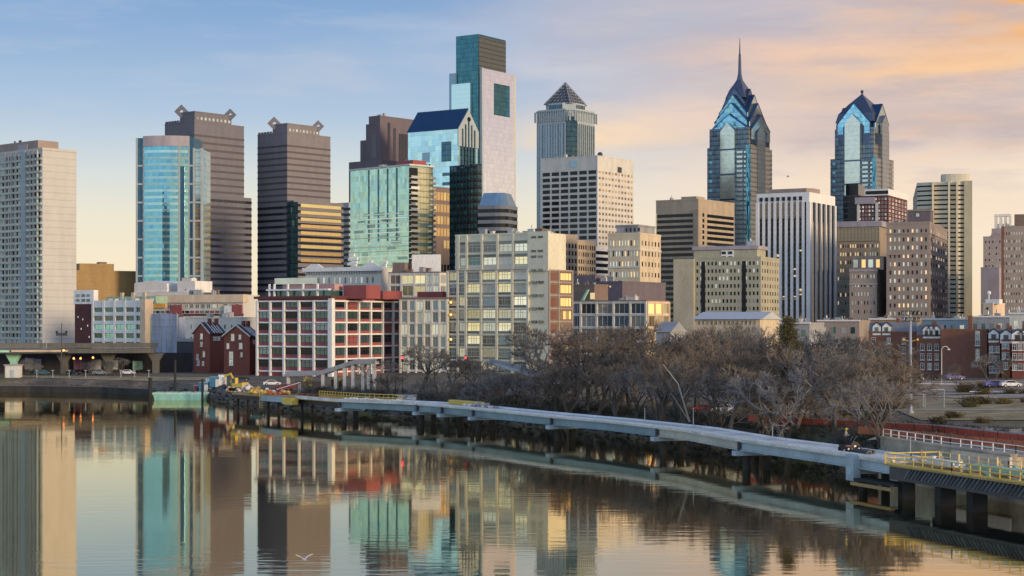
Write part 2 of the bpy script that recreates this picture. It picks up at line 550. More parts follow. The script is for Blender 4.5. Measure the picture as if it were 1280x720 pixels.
bp = t.nodes.new('ShaderNodeBump'); bp.inputs['Distance'].default_value = .020
amp = t.nodes.new('ShaderNodeMapRange'); amp.inputs[1].default_value = .42; amp.inputs[2].default_value = .68
amp.inputs[3].default_value = .12; amp.inputs[4].default_value = 1.0
t.links.new(n2.outputs['Fac'], amp.inputs[0]); t.links.new(amp.outputs[0], bp.inputs['Strength'])
t.links.new(n1.outputs['Fac'], bp.inputs['Height'])
gl = t.nodes.new('ShaderNodeBsdfGlossy'); gl.inputs['Color'].default_value = (1, .90, .67, 1); gl.inputs['Roughness'].default_value = .034  # warm gloss tint paints golden sky light into the reflection
df = t.nodes.new('ShaderNodeBsdfDiffuse'); df.inputs['Color'].default_value = (.022, .026, .022, 1)
fr = t.nodes.new('ShaderNodeFresnel'); fr.inputs['IOR'].default_value = 1.9
t.links.new(bp.outputs[0], gl.inputs['Normal']); t.links.new(bp.outputs[0], fr.inputs['Normal'])
mx = t.nodes.new('ShaderNodeMixShader')
t.links.new(nmath(t, 'ADD', nmath(t, 'MULTIPLY', fr.outputs[0], .6), .42, True), mx.inputs[0])
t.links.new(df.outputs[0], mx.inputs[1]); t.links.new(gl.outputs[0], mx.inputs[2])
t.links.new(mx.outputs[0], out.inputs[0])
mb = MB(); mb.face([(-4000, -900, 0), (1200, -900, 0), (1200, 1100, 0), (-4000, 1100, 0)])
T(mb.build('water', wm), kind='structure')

# ---------------------------------------------------------------- building kit
WIN = {}
def win_mesh(w, h, mats, style):
    """one window: pane slightly behind a thin frame; style adds a mullion and transom"""
    key = (round(w, 2), round(h, 2), tuple(m.name for m in mats), style)
    if key in WIN: return WIN[key]
    mb = MB()
    if style == 'pane':
        mb.box(-w / 2, w / 2, -.05, .1, 0, h, 0)
    else:
        f = min(.14, w * .08)
        mb.box(-w / 2 + f, w / 2 - f, -.03, .1, f, h - f, 0)
        mb.box(-w / 2, w / 2, -.10, .1, 0, f, 1); mb.box(-w / 2, w / 2, -.10, .1, h - f, h, 1)
        mb.box(-w / 2, -w / 2 + f, -.10, .1, f, h - f, 1); mb.box(w / 2 - f, w / 2, -.10, .1, f, h - f, 1)
        if 'm' in style: mb.box(-f * .4, f * .4, -.09, .1, f, h - f, 1)
        if 'n' in style:
            for q in (-.17, .17): mb.box(w * q - f * .35, w * q + f * .35, -.09, .1, f, h - f, 1)
        if 't' in style: mb.box(-w / 2 + f, w / 2 - f, -.08, .1, h * .62, h * .62 + f * .7, 1)
    WIN[key] = mb.mesh('window', list(mats))
    return WIN[key]

class B:
    """a building seen corner-on: front (left) face y=0, side (right) face x=0, local z up from its base"""
    def __init__(s, name, label, cat, xL, xC, xR, yt, D, a=34, group=None, L2=None, zb=None):
        s.D = D; s.a = rad(a); ca, sa = math.cos(s.a), math.sin(s.a)
        s.X = PX(xC, D)
        kL, kR = (xL - CX) / F, (xR - CX) / F
        s.L1 = (s.X - kL * D) / (ca + kL * sa)
        s.L2 = L2 if L2 else (kR * D - s.X) / max(.05, sa - kR * ca)
        s.zb = (ground_z(s.X, D) - .4) if zb is None else zb
        s.H = PZ(yt, D) - s.zb
        s.root = T(empty(name, (s.X, D, s.zb), -s.a), label, cat, group)
        s.wl = []
        s.cap = 100
    def lx(s, px):
        k = (px - CX) / F
        return -(s.X - k * s.D) / (math.cos(s.a) + k * math.sin(s.a))
    def ly(s, px):
        k = (px - CX) / F
        return (k * s.D - s.X) / (math.sin(s.a) - k * math.cos(s.a))
    def z(s, py): return PZ(py, s.D) - s.zb
    def box(s, name, m, x0=None, x1=0, y0=0, y1=None, z0=0, z1=None):
        x0 = -s.L1 if x0 is None else x0
        y1 = s.L2 if y1 is None else y1
        z1 = s.H if z1 is None else z1
        return MB().box(x0, x1, y0, y1, z0, z1).build(name, m, s.root)
    def wall(s, m, roof=None, cap=.5, **k):
        o = s.box('wall', m, **k)
        x0, x1, y0, y1 = k.get('x0', -s.L1), k.get('x1', 0), k.get('y0', 0), k.get('y1', s.L2)
        z1 = k.get('z1', s.H)
        if cap:
            mb = MB(); w = .35
            mb.box(x0 - .12, x1 + .12, y0 - .12, y0 + w, z1 - .15, z1 + cap); mb.box(x0 - .12, x1 + .12, y1 - w, y1 + .12, z1 - .15, z1 + cap)
            mb.box(x0 - .12, x0 + w, y0 + w, y1 - w, z1 - .15, z1 + cap); mb.box(x1 - w, x1 + .12, y0 + w, y1 - w, z1 - .15, z1 + cap)
            mb.build('parapet', m, s.root)
            MB().box(x0 + w, x1 - w, y0 + w, y1 - w, z1 - .1, z1 + .06).build('roof', roof or M['roof'], s.root)
            if s.root.get('category') != 'skyscraper' and not k and s.L1 > 8 and s.L2 > 8:
                s.clutter(4, s.H, x0=-s.L1 + 1, x1=-1, y0=1.2, y1=s.L2 - 1, big=min(3.0, s.L1 / 8))
        return o
    def wins(s, face, cols, rows, u0, u1, z0, z1, wf, hf, ms, fm=None, style='pane', at=0, skip=None, inset=.0):
        """face 'f' (u = x from u0 to u1 on y=at) or 's' (u = y on x=at)"""
        ms = ms if isinstance(ms, list) else [ms]
        du, dz = (u1 - u0) / cols, (z1 - z0) / rows
        for r in range(rows):
            for c in range(cols):
                if skip and skip(c, r): continue
                u = u0 + du * (c + .5); z = z0 + dz * r + dz * (1 - hf) / 2
                loc = (u, at + inset, z) if face == 'f' else (at - inset, u, z)
                s.wl.append((win_mesh(du * wf, dz * hf, [RND.choice(ms), fm or M['steeldark']], style), loc, 0 if face == 'f' else math.pi / 2))
    def done(s):
        rest = s.wl[s.cap:]
        for me, loc, rz in s.wl[:s.cap]:
            inst('window', me, s.root, loc, rz)
        if rest:
            mb = MB(); mats = []
            for me, loc, rz in rest:
                mt = Matrix.Translation(loc) @ Matrix.Rotation(rz, 4, 'Z')
                b0 = len(mb.v)
                mb.v += [tuple(mt @ v.co) for v in me.vertices]
                ids = []
                for m in me.materials:
                    if m not in mats: mats.append(m)
                    ids.append(mats.index(m))
                for pl in me.polygons:
                    mb.f.append(tuple(b0 + i for i in pl.vertices)); mb.m.append(ids[pl.material_index])
            T(mb.build('window', mats, s.root), kind='stuff')
        return s
    def bands(s, n, z0, z1, frac, m, x0=None, x1=0, y0=0, y1=None, e=.1, name='window_band', off=.5):
        x0 = -s.L1 if x0 is None else x0
        y1 = s.L2 if y1 is None else y1
        dz = (z1 - z0) / n
        ms = m if isinstance(m, list) else [m]
        me = [MB().box(x0 - e, x1 + e, y0 - e, y1 + e, 0, dz * frac).mesh(name, q) for q in ms]
        for i in range(n):
            inst(name, RND.choice(me), s.root, (0, 0, z0 + dz * (i + (1 - frac) * off)))
    def piers(s, face, n, u0, u1, z0, z1, w, d, m, name='pier', at=0, ends=True):
        me = MB().box(-w / 2, w / 2, -d, .2, z0, z1).mesh(name, m)
        for i in range(n):
            u = u0 + (u1 - u0) * (i / (n - 1) if ends else (i + .5) / n)
            inst(name, me, s.root, (u, at, 0) if face == 'f' else (at, u, 0), 0 if face == 'f' else math.pi / 2)
    def slabs(s, face, zs, u0, u1, h, d, m, name='floor_beam', at=0):
        me = MB().box(u0, u1, -d, .2, 0, h).mesh(name, m)
        for z in zs:
            o = inst(name, me, s.root, (0, at, z) if face == 'f' else (at, 0, z), 0 if face == 'f' else math.pi / 2)
    def clutter(s, n, z, x0=None, x1=0, y0=0, y1=None, big=4.0, m=None):
        """plant boxes and vent stacks on a roof"""
        x0 = -s.L1 if x0 is None else x0
        y1 = s.L2 if y1 is None else y1
        for i in range(n):
            w, d, h = RND.uniform(.25, 1) * big, RND.uniform(.3, 1) * big, RND.uniform(.3, .8) * big
            cx, cy = RND.uniform(x0 + w, x1 - w) if x1 - x0 > 2 * w else (x0 + x1) / 2, RND.uniform(y0 + d, min(y1, y0 + 12 + d)) if y1 - y0 > 2 * d + 1 else (y0 + y1) / 2
            mb = MB().box(cx - w / 2, cx + w / 2, cy - d / 2, cy + d / 2, z - .1, z + h)
            mb.box(cx - w / 2 - .1, cx + w / 2 + .1, cy - d / 2 - .1, cy + d / 2 + .1, z + h, z + h + .15)
            if RND.random() < .5: mb.tube((cx, cy, z + h), (cx, cy, z + h + RND.uniform(.6, 1.6)), .18)
            mb.build('rooftop_unit', m or RND.choice([M['greywall'], M['offwhite'], M['steel'], M['brown']]), s.root)

DARKW = [M['gdark'], M['gdark'], M['gblue']]

# ================================================================ far towers
# --- twin granite towers with diamond finials
def granite_tower(label, xL, xC, xR, yt, yr, D, a, m, xW, yW):
    b = B('office_tower', label, 'skyscraper', xL, xC, xR, yt, D, a, 'twin granite towers with diamond finials')
    b.wall(m, cap=.6)
    zr = b.z(yr)
    dz = 4.0
    n = int((b.H - 8) / dz)
    nl = int((b.z(yW) - 4) / dz)
    b.bands(nl, 4, 4 + nl * dz, .40, M['gstrip'], e=.12)
    b.bands(n - nl, 4 + nl * dz, b.H - 6, .30, M['strip2'], e=.12)
    # raised crown block, its clipped ends carrying the diamonds
    x0, y1 = -b.L1 * .52, b.L2 * .76
    MB().box(x0, -.8, .8, y1, b.H - 1, zr).build('crown_block', m, b.root)
    MB().box(x0 - .15, -.65, .65, y1 + .15, zr, zr + .8).build('coping', m, b.root)
    for q in range(9):
        y = 3 + (y1 - 5) * q / 8
        MB().box(-.85, -.6, y - .7, y + .7, zr - 4.2, zr - 2.6).build('crown_light', M['gpale'], b.root)
    for (x, y, r) in ((x0 + 1.5, .8, 4.3), (-.8, y1 - 1.0, 3.7)):
        mb = MB()
        ang = rad(45) if x < -1 else rad(50)
        c, sn = math.cos(ang * 0), 0
        # square plate on its corner with a round hole
        o, i = [], []
        for k in range(16):
            t_ = 2 * math.pi * k / 16
            q = r / (abs(math.cos(t_)) + abs(math.sin(t_)))
            o.append((q * math.cos(t_), q * math.sin(t_))); i.append((r * .27 * math.cos(t_), r * .27 * math.sin(t_)))
        for k in range(16):
            j = (k + 1) % 16
            for w, sg in ((-.9, 1), (.9, -1)):
                f = [(o[k][0], w, o[k][1]), (o[j][0], w, o[j][1]), (i[j][0], w, i[j][1]), (i[k][0], w, i[k][1])]
                mb.face(f if sg > 0 else f[::-1])
            mb.face([(o[k][0], .9, o[k][1]), (o[j][0], .9, o[j][1]), (o[j][0], -.9, o[j][1]), (o[k][0], -.9, o[k][1])])
            mb.face([(i[k][0], -.9, i[k][1]), (i[j][0], -.9, i[j][1]), (i[j][0], .9, i[j][1]), (i[k][0], .9, i[k][1])])
        mb.build('diamond_finial', m, b.root, (x, y, zr + r * .30), b.a)
    # battlement teeth on the shoulders
    for k in range(5):
        u = -b.L1 + 1.2 + (b.L1 + x0 - 2.4) * k / 4
        MB().box(u - .5, u + .5, -.15, 1.2, b.H + .5, b.H + 1.9).build('battlement', m, b.root)
    # lower wing stepping out on the right
    y2 = b.ly(xW)
    zw = b.z(yW)
    MB().box(-b.L1 * .7, 2.5, 3.0, y2, 0, zw).build('wing', m, b.root)
    b.bands(int(zw / 4), 3, zw - 1, .40, M['gstrip'], x0=-b.L1 * .7, x1=2.5, y0=3.0, y1=y2, e=.14)
    return b
M['gstrip'] = glass('strip window glass', (.06, .06, .08), .5, rand=.25, lines=[('xy', 3.0, .12, .5)])
M['ggold'] = glass('strip glass tinted sunset gold', (.98, .70, .32), .95, rough=.42, rand=.25)  # gold of the mirrored sunset is put into the glass colour
c1 = granite_tower('left granite tower with diamond finials, tall dark block directly behind the curved aqua tower', 206, 243, 305, 152, 140, 1050, 40, M['granite2'], 311, 243)
c2 = granite_tower('right granite tower with diamond finials, its lower wing striped with gold sunset windows', 322, 359, 413, 166, 155, 1080, 40, M['granite'], 426, 250)
# gold stripes and a dark glass slot on the second tower's lower wing
y0_, y1_ = c2.ly(374) + 2, c2.ly(424)
for k in range(9):
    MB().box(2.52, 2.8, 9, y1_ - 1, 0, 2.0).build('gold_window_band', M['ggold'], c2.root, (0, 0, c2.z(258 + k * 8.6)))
MB().box(-1, 3.3, 0, 6, 0, c2.z(252)).build('glass_slot', M['gnavy'], c2.root)
# small shoulder on the left of the same tower
MB().box(-c2.L1 - 3.4, -c2.L1, 4, 20, 0, c2.z(252)).build('side_wing', M['granite'], c2.root)
c1.done(); c2.done()

# --- aqua tower with a curved front
M['gaqua'] = glass('aqua curtain glass', (.13, .34, .45), .9, rough=.05, pane=(1.5, 3.1), pvar=.16, rand=.12, wav=.05, wscale=.06)
M['gaquadk'] = glass('deep blue curtain glass', (.05, .13, .20), .5, rough=.3, rand=.1, spec=.2)
D_ = 900
b = B('apartment_tower', 'aqua glass tower with a bowed front and pale curved parapet', 'skyscraper', 170, 236, 252, 170, D_, 2, zb=5)
def arc(x0, x1, bulge, n=18):
    return [(x0 + (x1 - x0) * i / n, -bulge * math.sin(math.pi * (.12 + .76 * i / n)) + bulge * math.sin(math.pi * .12)) for i in range(n + 1)]
x0, x1 = b.lx(180), b.lx(235)
poly = arc(x0, x1, 4.2) + [(x1, 22), (x0, 22)]
o = MB().prism(poly, 0, b.z(183)).build('curtain_wall', M['gaqua'], b.root)
pp = [(x * 1.0, y - .35) for x, y in arc(x0 - .5, x1 + .5, 4.4)] + [(x1 + .5, 21), (x0 - .5, 21)]
MB().prism(pp, b.z(183), b.H).build('parapet', M['lilac'], b.root)
ring = [(x, y - .12) for x, y in arc(x0, x1, 4.25)] + [(x1, 3), (x0, 3)]
zt = b.z(184)
me = MB().prism(ring, 0, 1.35).mesh('floor_band', glass('pale spandrel glass', (.30, .50, .56), .75, rough=.15, rand=.18))
nfl = 31
for i in range(nfl):
    inst('floor_band', me, b.root, (0, 0, zt - (i + 1) * zt / nfl + .4))
# flanking slab, narrow dark slots and white fins
xa, xb = b.lx(171), b.lx(180)
MB().box(xa, xb, 1.0, 20, 0, b.z(172)).build('end_bay', M['gaquadk'], b.root)
MB().box(b.lx(235.2), b.lx(242), .8, 21, 0, b.z(171)).build('slot_bay', M['gaquadk'], b.root)
MB().box(b.lx(242), b.lx(252), 1.4, 22, 0, b.z(186)).build('lower_bay', glass('grey green bay glass', (.34, .42, .42), .7, rand=.05, lines=[('z', 3.2, .2, .3)]), b.root)
for px in (170.6, 179.5, 225, 235.5, 242, 251.6):
    u = b.lx(px); yy = -1.9 if px == 225 else .2
    MB().box(u - .45, u + .45, yy, yy + 3, 0, b.z(172 if px < 240 else 185)).build('fin', M['greyblue'], b.root)
for k in range(9):
    z = b.z(208 + 23 * k)
    if z < 4: break
    MB().box(b.lx(170.6), xb, .5, 3, z, z + .9).build('cross_band', M['greyblue'], b.root)
    MB().box(b.lx(235.5), b.lx(251.6), .3, 3, z, z + .9).build('cross_band', M['greyblue'], b.root)
MB().box(b.lx(226), b.lx(231.5), -1.5, 2, 0, b.z(208)).build('slot_window', M['gaquadk'], b.root)
for k in range(14):
    z = b.z(262 + 6 * k)
    if z < 3: break
    MB().box(b.lx(243), b.lx(251), 1.15, 2, z, z + 1.3).build('window_band', M['gwarm'], b.root)
b.done()

# --- brown stepped tower behind
b = B('office_tower', 'brown windowless-looking stepped tower behind the mint glass tower', 'skyscraper', 461, 475, 517, 145, 1290, 40)
b.wall(M['purplebrown'])
MB().box(-b.L1 - 6, -b.L1, 3, 30, 0, b.z(153)).build('side_wing', M['purplebrown'], b.root)
MB().box(-b.L1 - 15, -b.L1 - 6, 6, 30, 0, b.z(172)).build('lower_wing', M['purplebrown'], b.root)
MB().box(-b.L1 - 15, 8, -6, b.L2, 0, b.z(201)).build('podium', M['purplebrown'], b.root)
for k, (u, zt_, w) in enumerate(((8, 152, 3), (14, 158, 3), (20, 164, 12))):
    MB().box(-.1, .12, u, u + w, b.z(200), b.z(zt_)).build('window_slot', M['gstrip'], b.root)
MB().box(-8, -4, -.1, .2, b.z(196), b.z(168)).build('window_slot', M['gstrip'], b.root)
b.clutter(2, b.H)
b.done()

# --- gabled aqua tower
M['gmint'] = glass('pale aqua mirror glass', (.42, .66, .72), .85, rough=.1, pane=(3.2, 3.9), rand=.05, mott=.2, lines=[('z', 3.9, .10, .12), ('xy', 3.2, .06, .12)])
b = B('office_tower', 'aqua glass tower with a steep blue gabled roof in front of the tallest tower', 'skyscraper', 510, 572, 597, 161, 1230, 34)
b.wall(M['gmint'], cap=0)
ym = b.L2 / 2
zr = b.z(133)
mb = MB().extr([(-b.L1 - .6, -.8, b.H), (-b.L1 - .6, ym, zr), (-b.L1 - .6, b.L2 + .8, b.H)], (b.L1 + .9, 0, 0))
mb.build('roof', M['bluemetal'], b.root)
# stone gable end with tall slots
MB().extr([(.35, -.3, b.H - 12), (.35, -.3, b.H), (.35, ym, zr - 1), (.35, b.L2 + .3, b.H), (.35, b.L2 + .3, b.H - 12)], (.5, 0, 0)).build('gable_end', M['greyblue'], b.root)
for k in range(5):
    y = ym + (k - 2) * b.L2 * .15
    MB().box(.2, 1.0, y - .9, y + .9, b.z(208), b.z(160 - (4 - 2 * abs(k - 2)) * 3)).build('window_slot', M['gnavy'], b.root)
MB().ball((.9, ym, zr - 8), 1.7).build('round_window', M['gdark'], b.root)
MB().box(b.lx(552), b.lx(564), -.25, .2, b.z(201), b.z(176)).build('sky_window', M['gnavy'], b.root)
MB().box(b.lx(528), b.lx(537), -.25, .2, b.z(200), b.z(188)).build('sky_window', M['gblue'], b.root)
for px in (528, 532, 536):
    MB().box(b.lx(px), b.lx(px + 2), -.2, .2, b.z(206), b.z(203)).build('window', M['gdark'], b.root)
for k in range(6):
    MB().box(b.lx(553), b.lx(565), -.2, .2, b.z(219 + 12 * k), b.z(215 + 12 * k)).build('window', M['gnavy'], b.root)
b.done()

# --- tallest tower: teal core with pale side panels
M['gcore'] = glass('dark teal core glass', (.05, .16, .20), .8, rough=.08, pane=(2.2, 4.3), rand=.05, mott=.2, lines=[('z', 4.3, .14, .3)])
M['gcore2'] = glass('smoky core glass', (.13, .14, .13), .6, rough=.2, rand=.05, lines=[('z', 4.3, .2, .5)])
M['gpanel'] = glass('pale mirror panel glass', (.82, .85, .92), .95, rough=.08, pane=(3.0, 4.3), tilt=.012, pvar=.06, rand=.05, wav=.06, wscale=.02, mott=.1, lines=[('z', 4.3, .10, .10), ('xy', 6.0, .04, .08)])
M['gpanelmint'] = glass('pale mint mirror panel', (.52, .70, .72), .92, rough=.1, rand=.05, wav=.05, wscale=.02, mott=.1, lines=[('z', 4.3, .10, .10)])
b = B('office_tower', 'tallest flat-topped glass tower with dark teal crown and a square sky window', 'skyscraper', 570, 598, 632, 44, 1620, 34)
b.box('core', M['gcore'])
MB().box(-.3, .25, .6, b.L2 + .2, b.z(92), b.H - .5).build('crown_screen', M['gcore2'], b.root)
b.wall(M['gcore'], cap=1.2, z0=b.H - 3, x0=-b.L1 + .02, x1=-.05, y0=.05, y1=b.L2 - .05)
xs = b.lx(563)
MB().box(xs, -b.L1 + 1, -2.0, b.L2, 0, b.z(89)).build('side_bay', M['gblue'], b.root)
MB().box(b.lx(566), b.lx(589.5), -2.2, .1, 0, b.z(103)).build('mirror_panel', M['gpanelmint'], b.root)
yb_ = b.ly(640.5)
x_out = 3.0
zt_ = b.z(85)
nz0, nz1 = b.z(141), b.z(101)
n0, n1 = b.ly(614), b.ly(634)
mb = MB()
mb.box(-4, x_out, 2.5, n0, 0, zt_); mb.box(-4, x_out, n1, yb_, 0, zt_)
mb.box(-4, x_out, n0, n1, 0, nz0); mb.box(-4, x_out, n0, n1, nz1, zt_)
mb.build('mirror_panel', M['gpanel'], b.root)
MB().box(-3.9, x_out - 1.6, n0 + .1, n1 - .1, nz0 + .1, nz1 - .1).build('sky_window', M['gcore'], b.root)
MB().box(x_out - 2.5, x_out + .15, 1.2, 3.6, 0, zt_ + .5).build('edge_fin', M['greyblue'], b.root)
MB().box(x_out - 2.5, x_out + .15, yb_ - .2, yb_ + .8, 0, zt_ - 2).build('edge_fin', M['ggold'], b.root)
b.done()

# --- pyramid-topped tower
b = B('office_tower', 'blue grey stone tower crowned with an openwork pyramid', 'skyscraper', 665, 716, 748, 140, 1400, 34)
zt_ = b.H
ch = 7.0
def octo(x0, x1, y0, y1, c):
    return [(x0 + c, y0), (x1 - c, y0), (x1, y0 + c), (x1, y1 - c), (x1 - c, y1), (x0 + c, y1), (x0, y1 - c), (x0, y0 + c)]
L1, L2 = b.L1, b.L2
MB().prism(octo(-L1, 0, 0, L2, ch), 0, zt_).build('wall', M['greyblue'], b.root)
MB().prism(octo(-L1 + .5, -.5, .5, L2 - .5, ch), zt_, b.z(137)).build('cornice', M['greyblue'], b.root)
MB().prism(octo(-L1 - .4, .4, -.4, L2 + .4, ch), zt_ + 2, zt_ + 3.4).build('cornice', M['greyblue'], b.root)
b.piers('f', 11, -L1 + ch, -ch, 0, zt_ - 8, .9, .7, M['greyblue'], 'rib')
b.piers('s', 9, ch, L2 - ch, 0, zt_ - 8, .9, .7, M['greyblue'], 'rib')
for k in range(10):
    u = -L1 + ch + (L1 - 2 * ch) * (k + .5) / 10
    MB().box(u - .75, u + .75, -.12, .3, 4, zt_ - 9).build('window_strip', M['gblue'], b.root)
for k in range(8):
    u = ch + (L2 - 2 * ch) * (k + .5) / 8
    MB().box(-.3, .12, u - .8, u + .8, 4, zt_ - 9).build('window_strip', M['gnavy'], b.root)
mb = MB(); mb.face([(-ch + .9, -.35, 4), (.35, ch - .9, 4), (.35, ch - .9, zt_ - 3), (-ch + .9, -.35, zt_ - 3)])
mb.extr([(-ch + 1.2, .1, 4), (-.1, ch - 1.2, 4), (-.1, ch - 1.2, zt_ - 3), (-ch + 1.2, .1, zt_ - 3)], (.35, -.35, 0))
mb.build('corner_bay', M['gnavy'], b.root)
for k in range(16):
    u = -L1 + 3 + (L1 - 6) * k / 15
    MB().box(u - .45, u + .45, -.6, .6, zt_ - 6.5, zt_ + 1.9).build('bracket', M['greyblue'], b.root)
for k in range(14):
    u = 3 + (L2 - 6) * k / 13
    MB().box(-.6, .6, u - .45, u + .45, zt_ - 6.5, zt_ + 1.9).build('bracket', M['greyblue'], b.root)
ins = L1 * .13
dr = octo(-L1 + ins, -ins, ins, L2 - ins, 8)
zd = b.z(126)
MB().prism(dr, b.z(137), zd).build('drum', M['greyblue'], b.root)
for (x, y, rz) in [(-L1 + ins + 9 + (L1 - 2 * ins - 18) * k / 6, ins - .15, 0) for k in range(7)] + [(-ins + .15, ins + 9 + (L2 - 2 * ins - 18) * k / 5, 1.5708) for k in range(6)]:
    MB().box(-.7, .7, -.1, .3, b.z(136), b.z(128)).build('window', M['gnavy'], b.root, (x, y, 0), rz)
M['lat'] = mat('weathered lattice steel', (.26, .29, .33), rough=.5, metal=.3)
# open lattice pyramid
q = [(-L1 + ins + 2, ins + 2), (-ins - 2, ins + 2), (-ins - 2, L2 - ins - 2), (-L1 + ins + 2, L2 - ins - 2)]
ap = Vector((-L1 / 2, L2 / 2, b.z(97)))
mb = MB()
for i in range(4):
    p0 = Vector((*q[i], zd)); p1 = Vector((*q[(i + 1) % 4], zd))
    mb.tube(p0, ap, .55, .4, 5); mb.tube(p0, p1, .5, .5, 5)
    N = 7
    for k in range(1, N):
        a0 = p0.lerp(ap, k / N); a1 = p1.lerp(ap, k / N)
        mb.tube(a0, a1, .28, .28, 4)
        c0 = p0.lerp(p1, k / N)
        mb.tube(c0, p0.lerp(ap, k / N), .22, .22, 4); mb.tube(c0, p1.lerp(ap, 1 - k / N), .22, .22, 4)
mb.build('lattice_pyramid', M['lat'], b.root)
MB().extr([(*q[0], zd), (*q[1], zd), (*q[2], zd), (*q[3], zd)], (0, 0, .4)).build('pyramid_floor', M['roof'], b.root)
mb = MB()
s_ = .93
cxy = ((q[0][0] + q[2][0]) / 2, (q[0][1] + q[2][1]) / 2)
qi = [(cxy[0] + (x - cxy[0]) * s_, cxy[1] + (y - cxy[1]) * s_, zd + .4) for x, y in q]
ai = (cxy[0], cxy[1], zd + (ap.z - zd) * .93)
for i in range(4): mb.face([qi[i], qi[(i + 1) % 4], ai])
mb.build('inner_roof', M['slate'], b.root)
b.done()

# --- white gridded office slab
b = B('office_tower', 'white gridded office slab with a gold-lit right side below the pyramid tower', 'office block', 676, 747, 792, 195, 1100, 34)
b.wall(M['offwhite'])
zt_ = b.z(211)
nr = int((zt_ - 2) / 3.75)
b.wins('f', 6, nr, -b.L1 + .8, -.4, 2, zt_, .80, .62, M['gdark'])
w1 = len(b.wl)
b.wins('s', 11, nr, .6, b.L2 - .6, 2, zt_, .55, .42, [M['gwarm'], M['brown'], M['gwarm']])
b.cap = 6 * nr if 6 * nr < 100 else 100
f_ = b.wl[:w1]; s_ = b.wl[w1:]
f_.sort(key=lambda w: -w[1][2]); b.wl = f_ + s_
MB().box(b.lx(713), b.lx(721), -.15, .2, b.z(207), b.z(199)).build('sign_panel', M['gblue'], b.root)
MB().box(-.2, .15, b.ly(772), b.ly(777), b.z(212), b.z(205)).build('sign_panel', M['slate'], b.root)
MB().box(-.35, 0.12, -.12, .4, 0, b.H).build('corner_fin', M['whitepaint'], b.root)
mb = MB(); mb.ball((-1.5, 5.5, b.H + 1.4), 1.7, 10, 6); mb.tube((-1.5, 5.5, b.H), (-1.5, 5.5, b.H + 1.2), .8); mb.build('radome', M['steeldark'], b.root)
b.done()

# --- gabled glass skyscrapers
M['gchev'] = glass('bright blue chevron glass', (.20, .43, .57), .9, rough=.12, pane=(2.5, 4.0), tilt=.06, rand=.3, wav=.08, wscale=.2, lines=[('z', 4.0, .15, .35)])
M['gdeep'] = glass('deep blue glass', (.065, .10, .17), .75, rough=.1, rand=.08, lines=[('z', 4.0, .12, .3)])
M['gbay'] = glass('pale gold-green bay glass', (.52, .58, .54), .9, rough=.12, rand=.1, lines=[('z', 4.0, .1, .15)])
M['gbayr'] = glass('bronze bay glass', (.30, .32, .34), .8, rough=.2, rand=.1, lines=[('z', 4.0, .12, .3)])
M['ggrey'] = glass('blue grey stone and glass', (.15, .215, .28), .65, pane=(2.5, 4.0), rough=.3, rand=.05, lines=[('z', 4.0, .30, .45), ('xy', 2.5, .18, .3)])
M['ggreyr'] = glass('warm grey stone and glass', (.26, .25, .25), .4, rough=.4, rand=.05, lines=[('z', 4.0, .30, .45), ('xy', 2.5, .18, .3)])
